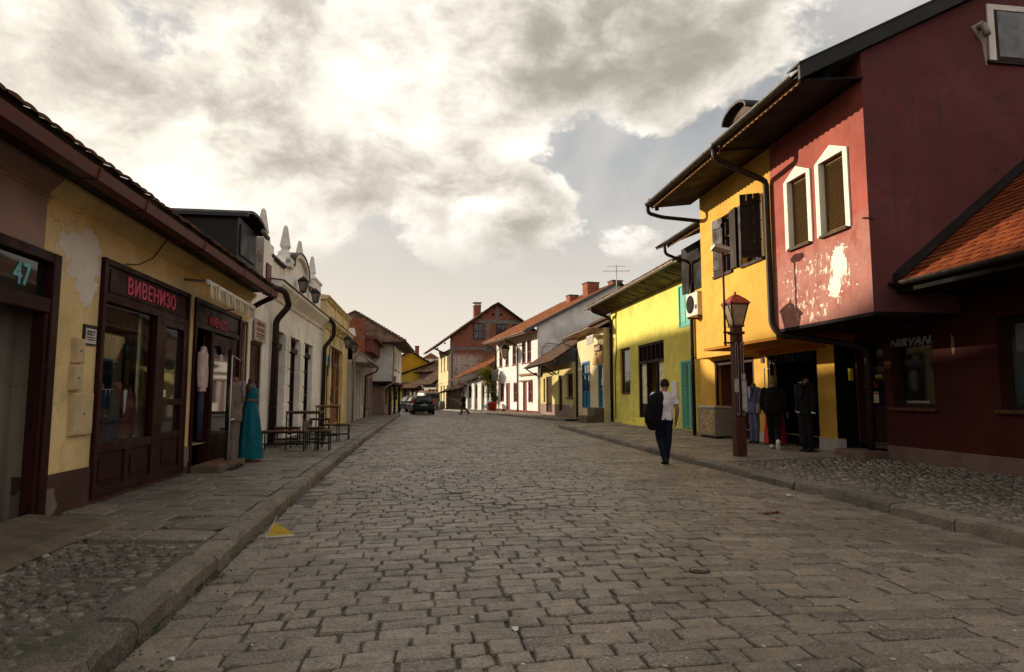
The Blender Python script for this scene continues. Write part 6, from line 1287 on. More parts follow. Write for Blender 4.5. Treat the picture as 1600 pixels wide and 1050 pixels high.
def brick_house():
    fx, fy, nx, ny = 1.55, 80.0, 2.62, 70.0; L = math.hypot(nx-fx, ny-fy)
    h = right_house('brick_gable_house', 'tall unfinished red brick gable house with grey concrete frame and chimney', 'house', fx, fy, 0, PI/2 + math.atan2(ny-fy, nx-fx)); W = L
    b = MB(); b.wall(0, W, .1, 6.65, [(2.4, 3.2, 4.4, 6.0), (4.9, 5.7, 4.4, 6.0), (7.6, 8.4, 4.4, 6.0), (2.2, 3.3, .3, 2.7), (4.8, 5.8, .3, 2.7), (7.4, 8.5, .3, 2.7)]); b.build('wall', M['pl_creamr'], h)
    for x in (2.4, 4.9, 7.6): window(h, x, x+.8, 4.4, 6.0, frame='wood_brown', nx=2, sill='concrete')
    for x, c in ((2.2, 3.3), (4.8, 5.8), (7.4, 8.5)): door(h, x, c, .3, 2.7, m='wood_oak', panels=(.4,))
    b = MB(); b.box(0, W, -.05, .0, 3.0, 3.15); b.build('string_course', M['pl_creamr'], h)
    ap = (5.25, 11.75)
    def yw(u): return u - 2.62        # world X on the gable to local depth
    b = MB(); b.prism([(.004, .0), (10.4, .0), (10.4, 8.3), ap, (.004, 7.95)], W-.3, W-.05, axis='x'); b.build('gable', M['brick_wall'], h, recalc=True)
    b = MB(); b.box(.003, .2, .003, 10.4, 0, 7.0); b.box(.2, W-.3, 10.2, 10.4, 0, 7); b.box(.2, W-.3, .5, .52, 0, 6.8); b.build('outer_walls', M['pl_grey'], h)
    for y0, y1, z0, z1 in ((.0, .32, .0, 7.1), (4.0, 4.35, 6.4, 9.9), (.32, 10.4, 6.55, 6.85), (3.1, 8.5, 9.55, 9.95), (8.0, 8.3, 6.85, 9.55), (5.1, 5.4, 9.95, 11.5)): b = MB(); b.box(W-.06, W-.005, y0, y1, z0, z1); b.build('concrete_beam', M['conc_grey'], h)
    for y in (2.55, 5.15, 7.0):
        b = MB(); b.box(W-.08, W+.01, y, y+1.15, 7.75, 9.5); w = b.build('window', M['black_metal'], h)
        for i in range(2):
            for j in range(2): b = MB(); b.box(W+.011, W+.018, y+.08+i*.52, y+.55+i*.52, 7.83+j*.83, 8.58+j*.83); b.build('pane', M['glass_blue'], w)
    for y in (4.75, 5.65): b = MB(); b.lathe(0, 0, [(.14, 0), (.14, .02), (0, .02)], 12); o = b.build('vent_hole', M['black_hole'], h); o.location = (W-.045, y, 10.55); o.rotation_euler = (0, PI/2, 0)
    tile_patch(h, (-.5, -1.75, 6.75), (W+.5, -1.75, 6.75), (W+.5, 5.25, 11.9), (-.5, 5.25, 11.9), 'tile_old', .4, .4, thick=.05, jit=.02, slab_t=.15); tile_patch(h, (W+.5, 10.9, 8.0), (-.5, 10.9, 8.0), (-.5, 5.25, 11.9), (W+.5, 5.25, 11.9), 'tile_old', .5, .5, slab_t=.15)
    for i in range(9): b = MB(); t = i/8; y = -1.5 + 6.4*t; z = 6.62 + 4.72*t; b.box(W-.05, W+.4, y, y+.14, z-.08, z+.06); b.build('purlin_end', M['wood_old'], h)
    c = chimney(h, 8.6, 3.2, 10.0, 11.6, .75, .75, flash=False); b = MB(); b.box(8.2, 9.0, 2.8, 3.6, 11.67, 11.85); b.build('chimney_collar', M['white_trim'], c); b = MB(); b.box(8.12, 9.08, 2.72, 3.68, 11.95, 12.02); b.build('chimney_lid', M['gutter'], c)
    downpipe(h, [(W-.1, -1.7, 6.6), (W-.1, -1.0, 6.3), (W-.1, -.12, 6.0), (W-.1, -.1, .2)], 'gutter', .08)
brick_house()

def low_house():
    h = thing('tiled_cottage', 'low white cottage under a big clay tiled roof in front of the brick gable', 'cottage', (6.3, 60.6, 0))
    # front runs from the near corner (6.3, 60.6) to the far corner (3.9, 66.5); local coords = world minus root
    F = Vector((3.9-6.3, 66.5-60.6, 0)); L = F.length; u = F.normalized(); n = Vector((u.y, -u.x, 0))  # n points into the house
    if n.x < 0: n = -n
    def P(s, d, z): q = u*s + n*d; return (q.x, q.y, z)
    b = MB()
    def slabq(mb, s0, s1, d0, d1, z0, z1):
        vs = [P(s0,d0,z0), P(s1,d0,z0), P(s1,d1,z0), P(s0,d1,z0), P(s0,d0,z1), P(s1,d0,z1), P(s1,d1,z1), P(s0,d1,z1)]; mb.add(vs, ((0,3,2,1),(4,5,6,7),(0,1,5,4),(1,2,6,5),(2,3,7,6),(3,0,4,7)))
    slabq(b, 0, L, .2, 7, .1, 3.0); b.build('wall', M['pl_grey'], h, recalc=True)
    for s0, s1 in ((.3, .75), (1.35, 1.8), (2.5, 3.3), (4.0, 4.6), (5.6, 6.3)):
        b = MB(); slabq(b, s0, s1, .05, .21, .1, 2.75); b.build('pillar', M['pl_bright'], h, recalc=True)
    for s0, s1 in ((.8, 1.3), (1.9, 2.4), (3.4, 3.9), (4.7, 5.5)):
        b = MB(); slabq(b, s0, s1, .16, .205, .3, 2.6); d = b.build('door', M['wood_dark'], h, recalc=True); b = MB(); slabq(b, s0+.08, s1-.08, .15, .165, 1.3, 2.5); b.build('pane', M['glass'], d, recalc=True)
    A, B = Vector(P(L+1.3, -.75, 3.15)), Vector(P(-.1, -.75, 4.25)); C, D = Vector(P(-.1, 4.4, 7.0)), Vector(P(L+1.3, 4.4, 6.1))
    tile_patch(h, A, B, C, D, 'tile_red', .34, .32, thick=.04, arch=.05, jit=.012); b = MB(); b.tube([A + Vector((0, 0, -.05)), B + Vector((0, 0, -.05))], .07, 8); b.build('gutter', M['gutter_grey'], h)
    # plank lean-to at the far end
    s = thing('plank_shed', 'weathered plank lean-to with a sagging dark roof below the brick gable', 'shed', (2.2, 68.2, 0))
    for i in range(11):
        b = MB(); t = i/11; x = 0 + t*1.75; y = 0 - t*1.9; b.box(-.08, .08, -.02, .02, .1, 2.0 + .5*t, Matrix.Translation((x, y, 0)) @ Matrix.Rotation(math.atan2(-1.9, 1.75), 4, 'Z')); b.build('plank', M['wood_old'], s)
    tile_patch(s, (-.9, .6, 1.75), (1.5, -2.6, 2.35), (3.4, -1.2, 3.5), (1.6, 1.6, 2.9), 'tile_brown', .3, .28, thick=.04, jit=.03)
    b = MB(); b.lathe(-.5, -.3, [(.32, .1), (.36, .5), (.30, .9), (.24, .95)], 12); b.build('water_butt', M['conc_grey'], s)
low_house()

def row_house(name, label, far, near, eave, ridge, depth, wall, roof, openings, cat='house', over=.7, dm='wood_dark', tw=.34):
    L = math.hypot(near[0]-far[0], near[1]-far[1]); h = right_house(name, label, cat, far[0], far[1], 0, PI/2 + math.atan2(near[1]-far[1], near[0]-far[0]))
    H = [(a*L, c*L, z0, z1, .15) for a, c, z0, z1 in openings]
    b = MB(); b.wall(0, L, .0, eave, H); b.build('wall', M[wall], h); b = MB(); b.box(.002, .2, .003, depth, 0, eave); b.box(.2, L-.2, depth-.2, depth, 0, eave); b.box(.2, L-.2, .5, .52, 0, eave); b.build('outer_walls', M[wall], h)
    for hh in H:
        if hh[2] < .5: door(h, *hh[:4], y=.12, m=dm, panels=(.4,), handle=False)
        else: window(h, *hh[:4], y=.12, frame='white_trim', nx=2, nz=2)
    yr = depth/2
    tile_patch(h, (-.3, -over, eave), (L+.3, -over, eave), (L+.3, yr, ridge), (-.3, yr, ridge), roof, tw, tw, thick=.04, arch=.04, jit=.015); tile_patch(h, (L+.3, depth+over, eave), (-.3, depth+over, eave), (-.3, yr, ridge), (L+.3, yr, ridge), roof, .6, .6)
    b = MB(); b.prism([(.004, .0), (depth, .0), (depth, eave), (yr, ridge-.12), (.004, eave)], L-.2, L-.001, axis='x'); b.build('gable', M[wall], h, recalc=True)
    return h, L
M['pl_lemon2'] = plaster('mustard_plaster', (.62, .40, .05), dirt_amt=.3)
DN = [(.08, .2, .2, 2.4), (.3, .42, .9, 2.2), (.52, .64, .2, 2.4), (.74, .88, .9, 2.2)]
row_house('grey_row_house', 'pale grey row house with brown tiled roof just beyond the brick gable', (-.6, 86.2), (1.3, 81.0), 3.0, 5.4, 6, 'pl_grey', 'tile_brown', DN)
row_house('dusky_row_house', 'dusky pink row house with low tiled roof behind the parked cars', (-3.2, 91.0), (-.7, 86.4), 2.6, 3.9, 6, 'pl_dusk', 'tile_old', DN)
row_house('yellow_row_house', 'sunlit yellow row house seen under the white jettied upper floor', (-8.6, 95.5), (-3.3, 91.2), 2.5, 3.5, 6, 'pl_lemon', 'tile_old', DN, dm='wood_oak')
h = thing('ochre_gable_house', 'ochre house with a broad plain gable rising behind the far rooftops', 'house', (-2.0, 98.0, 0))
b = MB(); b.prism([(-3.4, 0), (3.0, 0), (3.0, 6.1), (-.4, 8.2), (-3.4, 6.3)], 0, 9); b.build('wall', M['pl_ochre'], h, recalc=True)
tile_patch(h, (-.4, -.4, 8.42), (-.4, 9.4, 8.42), (3.5, 9.4, 6.0), (3.5, -.4, 6.0), 'tile_brown', .4, .4, thick=.05); tile_patch(h, (-.4, 9.4, 8.42), (-.4, -.4, 8.42), (-3.9, -.4, 6.2), (-3.9, 9.4, 6.2), 'tile_brown', .4, .4, thick=.05)
chimney(h, .6, 2.2, 7.6, 9.2, .6, .6)
h = thing('mustard_lean_to', 'mustard yellow wall with sloping roof in front of the ochre gable', 'house', (-3.4, 95.6, 0))
b = MB(); b.prism([(-3.0, 0), (4.4, 0), (4.4, 6.3), (-3.0, 3.6)], 0, 2.0); b.build('wall', M['pl_lemon2'], h, recalc=True)
tile_patch(h, (-3.4, -.4, 3.62), (-3.4, 2.2, 3.62), (4.7, 2.2, 6.6), (4.7, -.4, 6.6), 'tile_brown', .4, .4, thick=.05)
row_house('peach_row_house', 'peach coloured house with a small white window behind the grey row house', (-1.2, 96.0), (2.6, 90.0), 5.0, 6.9, 6, 'pl_dusk', 'tile_brown', [(.5, .66, 3.7, 5.0)])
# wooded hill with a few houses far beyond the roofs
def hill():
    b = MB(); n, m = 30, 12
    for j in range(m+1):
        for i in range(n+1):
            x = -160 + 400*i/n; y = 180 + 220*j/m; z = -.3 + 17*math.sin(min(1, j/m*1.4)*PI/2)*(.55 + .35*mnoise.noise((i*.25, j*.3, 1)))*(1 - abs(i/n-.42)*1.3); b.v.append((x, y, z)); b.rnd.append(.5)
    for j in range(m):
        for i in range(n): b.f.append((j*(n+1)+i, j*(n+1)+i+1, (j+1)*(n+1)+i+1, (j+1)*(n+1)+i)); b.sm.append(True)
    tag(b.build('hill', M['hill']), kind='structure')
M['hill'] = plain('hill_scrub', (.075, .07, .03), .95, var=.6, scale=.15)
hill()
for nm, lab, x, y, z in (('hill_house', 'tiny white house with red roof on the far hillside, nearer the brick gable', 1.5, 205, 11.5), ('hillside_cottage', 'tiny cream cottage on the far hillside above the ochre gable', -6.5, 214, 12.0)):
    t = thing(nm, lab, 'house', (x, y, z)); t.scale = (.6, .6, .6); b = MB(); b.box(-4, 4, -3, 3, -3, 3.4); b.build('wall', M['pl_bright'], t); b = MB(); b.prism([(-4.6, 3.3), (4.6, 3.3), (0, 6.2)], -3.6, 3.6); b.build('roof', M['tile_red'], t, recalc=True)
    for q in (-2, 1.2): b = MB(); b.box(q, q+1, -3.06, -2.99, .6, 2.2); b.build('window', M['glass'], t)

# unseen hill added behind the left row; crest shaped to shade lower right-hand fronts
def hillside():
    tab = [(20, 17.5), (36, 16.4), (40.6, 15.4), (41.8, 14.85), (47, 14.6), (48.5, 14.2), (52, 14.2), (53.2, 16.6), (58, 16.7), (65, 16.6), (66.5, 14.0), (72, 12.5), (90, 10.5), (140, 6)]
    b = MB(); n = 80; prof = [(-16, -.3), (-19, 1.2), (-24, .55), (-28, .9), (-30, 1.0), (-33, .88), (-60, .6), (-120, .2)]
    for i in range(n+1):
        y = 10 + 130*i/n; H = interp(tab, y)
        for x, f in prof: b.v.append((x, y, -.3 if f == -.3 else (1.2 if f == 1.2 else f*H))); b.rnd.append(.5)
    m = len(prof)
    for i in range(n):
        for j in range(m-1): b.f.append((i*m+j, (i+1)*m+j, (i+1)*m+j+1, i*m+j+1)); b.sm.append(True)
    tag(b.build('added_shade_hill', M['hill']), kind='structure')
hillside()

# ================================================================ THINGS IN THE STREET
M['post'] = plain('red_brown_post', (.085, .030, .022), .5, .2, var=.35, wear=(.05, .03, .025)); M['hood'] = plain('red_lamp_hood', (.42, .075, .035), .45, var=.3); M['steel'] = plain('galvanised', (.50, .46, .40), .4, .5); M['poster'] = plain('torn_bill', (.52, .47, .42), .8, var=.4, scale=25, wear=(.12, .1, .09))
def street_lamp():
    t = thing('street_lamp', 'red-brown street lamp with red hood and milky four-sided lantern by the kerb', 'street lamp', (6.56, 12.85, .145))
    for sx in (-.06, .06):
        b = MB(); b.box(sx-.046, sx+.046, -.085, .085, .0, 2.58); b.build('post', M['post'], t, bevel=.012)
    b = MB(); b.box(-.115, .115, -.10, .10, .0, .82); b.build('base', M['post'], t, bevel=.015)
    for sx in (-.06, .06):
        b = MB(); pts = [(sx-.024, -.106, .92)] + [(sx-.024, -.106, 2.35)] + [(sx + .028*math.cos(PI - PI*k/6), -.106, 2.35+.05*math.sin(PI*k/6)) for k in range(1, 6)] + [(sx+.028, -.106, 2.35), (sx+.028, -.106, .92)] + [(sx + .028*math.cos(-PI*k/6), -.106, .92-.05*math.sin(PI*k/6)) for k in range(1, 6)] + [(sx-.024, -.106, .92)]
        b.tube(pts, .006, 5); b.build('trim_ring', M['steel'], t)
    b = MB(); b.box(-.14, .14, -.115, .115, 2.58, 2.64); b.box(-.10, .10, -.09, .09, 2.64, 2.74); b.build('collar', M['post'], t, bevel=.01)
    L = lantern(t, 0, 0, 2.78, 1.42, m='post', glass='lamp_glass', roof='hood')
    b = MB(); b.lathe(0, 0, [(.30, 3.235), (.285, 3.26), (.27, 3.31), (.16, 3.37), (.08, 3.38), (.0, 3.382)], 4); b.build('hood', M['hood'], t, bevel=.02)
    b = MB(); b.tube([(-.25, 0, 2.33), (-.25, 0, 4.42)], .026, 8); p = b.build('side_pole', M['post'], t)
    for z in (2.40, 2.62): b = MB(); b.bar((-.28, 0, z), (.16, 0, z), .05, .04); b.build('pole_clamp', M['post'], t)
    b = MB(); b.box(-.20, .16, -.10, .10, -.05, .05, Matrix.Translation((-.30, -.04, 4.42)) @ Matrix.Rotation(R(14), 4, 'Y') @ Matrix.Rotation(R(-20), 4, 'X')); f = b.build('floodlight', M['steel'], t, bevel=.015)
    for i, (x, z, w, hh) in enumerate(((-.085, 1.35, .09, .28), (.085, .98, .10, .62), (.08, 1.62, .07, .12))): b = MB(); b.box(x-w/2, x+w/2, -.115, -.112, z, z+hh); b.build('paper_bill', M['poster'], t)
street_lamp()

# ---- figures
M['skin'] = plain('skin', (.30, .155, .10), .6, var=.12, scale=8, bump=.05); M['hair_d'] = cloth('dark_hair', (.030, .020, .014), .7, 400); M['hair_b'] = cloth('blond_hair', (.20, .15, .05), .7, 400)
M['tee'] = cloth('white_tee', (.72, .68, .70)); M['jeans'] = cloth('dark_jeans', (.012, .015, .030)); M['blackc'] = cloth('black_cloth', (.012, .011, .011)); M['shoe_d'] = plain('dark_shoe', (.015, .012, .010), .6); M['shoe_w'] = plain('white_shoe', (.70, .66, .62), .6); M['bag'] = plain('tan_leather', (.22, .155, .085), .6)
def limb(mb, pts, rs, n=12): mb.tube([Vector(p) for p in pts], rs, n)
def ball(mb, c, r, sz=1.0, sy=1.0, n=12):
    c = Vector(c); mb.rings([(c + Vector((0, 0, math.sin(t)*r*sz)), (max(.002, math.cos(t)*r), 0, 0), (0, max(.002, math.cos(t)*r*sy), 0)) for t in [R(-88 + 22*k) for k in range(9)]], n)
def hand(mb, wrist, d, side):
    """palm, four fingers of unequal length curled a little, thumb off the side"""
    w = Vector(wrist); d = Vector(d).normalized(); a = Vector((0, 1, 0)); a = (a - d*a.dot(d)).normalized(); c = d.cross(a).normalized()*side
    mb.rings([(w, a*.026, c*.018), (w + d*.04, a*.040, c*.016), (w + d*.085, a*.040, c*.014)], 10, pw=2.6)
    for i, l in enumerate((.070, .082, .076, .058)):
        o = w + d*.08 + a*(.030 - .020*i); mb.tube([o, o + d*l*.45 + c*.004, o + d*l*.8 + c*.018, o + d*l*.95 + c*.030], [.0095, .009, .008, .0065], 6)
    o = w + d*.025 + a*.032; mb.tube([o, o + d*.03 + a*.022 + c*.008, o + d*.062 + a*.026 + c*.016], [.012, .010, .008], 6)
def person(name, label, loc, rz, pose, tops, legs_m, shoe_m, hair_m, skin='skin', voxel=.009, longsleeve=False, hem=.80, hair_len=0.0):
    t = thing(name, label, 'person', loc, rz); J = pose; V = lambda k: Vector(J[k])
    b = MB(); hd, nk, ch, pv = V('head'), V('neck'), V('chest'), V('pelvis')
    face = Vector(J.get('face', (0, 1, 0))).normalized(); sd = face.cross(Vector((0, 0, 1))).normalized()
    # body: one continuous surface
    b.rings([(hd + Vector((0, 0, -.115)) + face*.02, sd*.042, face*.05), (hd + Vector((0, 0, -.09)) + face*.018, sd*.058, face*.075), (hd + Vector((0, 0, -.04)) + face*.008, sd*.070, face*.092), (hd, sd*.076, face*.098), (hd + Vector((0, 0, .05)), sd*.074, face*.094), (hd + Vector((0, 0, .09)), sd*.055, face*.070), (hd + Vector((0, 0, .115)), sd*.02, face*.025)], 16)
    nb = hd + face*.10 + Vector((0, 0, -.02)); b.rings([(nb + Vector((0, 0, .03)) - face*.01, sd*.008, face*.012), (nb - Vector((0, 0, .012)) + face*.008, sd*.015, face*.02), (nb - Vector((0, 0, .024)), sd*.008, face*.01)], 8)
    for s in (-1, 1):
        e = hd + sd*s*.078 + Vector((0, 0, -.01)); b.rings([(e + Vector((0, 0, -.03)), sd*.007, face*.008), (e, sd*.010, face*.020), (e + Vector((0, 0, .028)), sd*.008, face*.015)], 8)
    m = b.tube([hd - Vector((0, 0, .06)) - face*.015, nk], [.054, .058], 12)
    def torso(mb, k=1.0, ex=0.0, low=None):
        x = V('rs') - V('ls'); x = x.normalized(); f = Vector((0, 0, 1)).cross(x).normalized(); rr = [(pv - Vector((0, 0, .06)), .16, .105), (pv + Vector((0, 0, .04)), .170, .115), (pv.lerp(ch, .42), .150, .100), (ch, .178, .118), (ch.lerp(nk, .55), .185, .105), (nk - Vector((0, 0, .025)), .12, .075), (nk + Vector((0, 0, .012)), .06, .055)]
        mb.rings([(c, x*(a*k+ex), f*(d*k+ex)) for c, a, d in rr], 18, pw=2.3)
    torso(b)
    for s in 'lr':
        b.tube([V(s+'s'), V(s+'e'), V(s+'w')], [.052, .042, .028], 12); ball(b, V(s+'s'), .056); d = V(s+'w') - V(s+'e'); hand(b, V(s+'w'), d, 1 if s == 'l' else -1)
        b.tube([V(s+'h'), V(s+'k'), V(s+'a')], [.085, .057, .040], 14); ft = Vector(J.get(s+'f', (0, 1, 0))).normalized(); a = V(s+'a'); b.rings([(a - ft*.06 - Vector((0, 0, .03)), sd*.03, Vector((0, 0, .03))), (a + ft*.04 - Vector((0, 0, .035)), sd*.04, Vector((0, 0, .032))), (a + ft*.16 - Vector((0, 0, .055)), sd*.035, Vector((0, 0, .018)))], 10)
    remeshed(b, 'body', M[skin], t, voxel, 3)
    # clothes
    for nm, mk, kind in tops:
        b = MB(); torso(b, 1.0, .018)
        for s in 'lr':
            e = V(s+'e'); w = V(s+'w'); q = V(s+'s').lerp(e, .62) if kind == 'tee' else w.lerp(e, .06)
            pts = [V(s+'s') + (V(s+'s')-V('chest'))*.02, q] if kind == 'tee' else [V(s+'s'), e, q]; b.tube(pts, [.072, .066] if kind == 'tee' else [.072, .058, .046], 12); ball(b, V(s+'s'), .070)
        if kind == 'coat': b.rings([(pv + Vector((0, 0, .10)), (.19, 0, 0), (0, .14, 0)), (pv - Vector((0, 0, .10)), (.205, 0, 0), (0, .155, 0)), (pv - Vector((0, 0, .26)), (.215, 0, 0), (0, .165, 0))], 18)
        if kind == 'loose': b.rings([(ch, (.20, 0, 0), (0, .145, 0)), (pv + Vector((0, 0, .05)), (.205, 0, 0), (0, .15, 0)), (pv - Vector((0, 0, .07)), (.20, 0, 0), (0, .15, 0))], 18)
        remeshed(b, nm, M[mk], t, voxel*1.15, 4, fold=.012)
    b = MB(); x = (V('rs') - V('ls')).normalized(); f = Vector((0, 0, 1)).cross(x).normalized(); b.rings([(pv + Vector((0, 0, .10)), x*.160, f*.112), (pv, x*.178, f*.128), (pv - Vector((0, 0, .10)), x*.165, f*.12)], 16)
    for s in 'lr': b.tube([V(s+'h') + Vector((0, 0, .04)), V(s+'k'), V(s+'a') + Vector((0, 0, .0))], [.100, .074, .062], 14)
    remeshed(b, 'trousers', M[legs_m], t, voxel*1.15, 4, fold=.011)
    for s in 'lr':
        b = MB(); ft = Vector(J.get(s+'f', (0, 1, 0))).normalized(); a = V(s+'a'); up = Vector((0, 0, 1)); n2 = ft.cross(sd); n2 = n2 if n2.z > 0 else -n2
        b.rings([(a - ft*.085 - n2*.045, sd*.034, n2*.045), (a - ft*.04 - n2*.03, sd*.045, n2*.062), (a + ft*.05 - n2*.045, sd*.050, n2*.048), (a + ft*.14 - n2*.062, sd*.048, n2*.032), (a + ft*.20 - n2*.070, sd*.025, n2*.020)], 12); b.build('shoe', M[shoe_m], t)
    b = MB(); back = -face
    b.rings([(hd + Vector((0, 0, -.045 - hair_len)) + back*.028, sd*.066, face*.072), (hd + back*.014, sd*.085, face*.098), (hd + Vector((0, 0, .055)) + back*.006, sd*.083, face*.104), (hd + Vector((0, 0, .10)), sd*.064, face*.080), (hd + Vector((0, 0, .128)), sd*.022, face*.026)], 16)
    remeshed(b, 'hair', M[hair_m], t, voxel, 2)
    return t
def the_man():
    P = dict(head=(.045, .03, 1.655), neck=(.02, .0, 1.50), chest=(.01, -.01, 1.27), pelvis=(.0, .0, .97), ls=(-.185, -.01, 1.43), rs=(.205, -.01, 1.42), le=(-.25, .05, 1.17), lw=(-.14, .16, 1.36), re=(.255, -.05, 1.13), rw=(.25, .03, .89), lh=(-.09, .0, .92), rh=(.09, .0, .92), lk=(-.06, .08, .50), rk=(.075, .02, .49), la=(-.01, -.10, .10), ra=(.06, .10, .085), lf=(0, 1, -.15), rf=(.05, 1, 0), face=(.35, .94, -.12))
    t = person('person', 'man in white T-shirt walking away with dark jacket slung over his shoulder', (4.98, 13.05, 0), R(-4), P, [('shirt', 'tee', 'tee')], 'jeans', 'shoe_d', 'hair_d')
    t.scale = (1.10, 1.05, 1.0)
    # jacket hanging from the left shoulder down his back
    b = MB()
    b.rings([((-.12, -.02, 1.50), (.09, 0, .02), (0, .10, 0)), ((-.15, -.07, 1.42), (.125, 0, 0), (0, .12, 0)), ((-.19, -.10, 1.25), (.15, 0, 0), (0, .10, 0)), ((-.23, -.11, 1.05), (.165, 0, 0), (0, .095, 0)), ((-.24, -.10, .90), (.165, 0, .03), (0, .085, 0)), ((-.20, -.08, .79), (.125, 0, .06), (0, .06, 0)), ((-.15, -.06, .73), (.06, 0, .04), (0, .04, 0))], 18)
    b.tube([(-.16, -.13, 1.40), (-.10, -.155, 1.2), (-.12, -.15, .95), (-.15, -.14, .78)], [.05, .055, .05, .04], 10)
    remeshed(b, 'slung_jacket', M['blackc'], t, .011, 3, fold=.022)
the_man()
def the_woman():
    P = dict(head=(.0, .05, 1.565), neck=(.0, .0, 1.42), chest=(.0, -.02, 1.20), pelvis=(.0, -.03, .92), ls=(-.185, -.01, 1.35), rs=(.185, -.01, 1.35), le=(-.25, .0, 1.08), lw=(-.21, .14, .90), re=(.26, -.06, 1.08), rw=(.30, .04, .83), lh=(-.085, -.02, .87), rh=(.085, -.02, .87), lk=(-.06, .10, .48), rk=(.08, -.02, .46), la=(-.05, .16, .09), ra=(.07, -.26, .17), lf=(0, 1, 0), rf=(0, .55, -.8), face=(-.1, 1, -.1))
    t = person('person', 'woman in black with tan handbag and white sneakers passing the clothes shop', (8.02, 14.05, .20), R(-28), P, [('top', 'blackc', 'loose')], 'blackc', 'shoe_w', 'hair_b', hair_len=.03)
    g = thing('handbag', 'tan leather handbag hanging at the side of the woman in black', 'handbag', (7.86, 14.25, .20), R(-28))
    b = MB(); b.rings([((-.08, .02, .80), (.05, 0, 0), (0, .15, 0)), ((-.08, .02, .86), (.06, 0, 0), (0, .17, 0)), ((-.08, .02, 1.0), (.045, 0, 0), (0, .14, 0)), ((-.08, .02, 1.06), (.02, 0, 0), (0, .10, 0))], 14, pw=3); b.build('pouch', M['bag'], g)
    b = MB(); b.tube([(-.08, -.09, 1.04), (-.05, -.05, 1.25), (-.02, .0, 1.36), (-.05, .08, 1.25), (-.08, .12, 1.04)], .01, 6); b.build('strap', M['bag'], g)
the_woman()
P = dict(head=(.0, .05, 1.60), neck=(.0, .0, 1.46), chest=(.0, .0, 1.23), pelvis=(.0, .0, .95), ls=(-.19, .0, 1.40), rs=(.19, .0, 1.40), le=(-.22, .12, 1.13), lw=(-.18, .28, 1.0), re=(.22, -.10, 1.13), rw=(.22, -.02, .90), lh=(-.09, .0, .9), rh=(.09, .0, .9), lk=(-.08, .12, .50), rk=(.08, -.08, .48), la=(-.07, .20, .09), ra=(.08, -.38, .16), lf=(0, 1, 0), rf=(0, .8, -.5), face=(0, 1, -.05))
person('person', 'distant figure in long dark coat crossing the far end of the street', (3.0, 50.8, 0), R(78), P, [('coat', 'blackc', 'coat')], 'blackc', 'shoe_d', 'hair_d', voxel=.02)

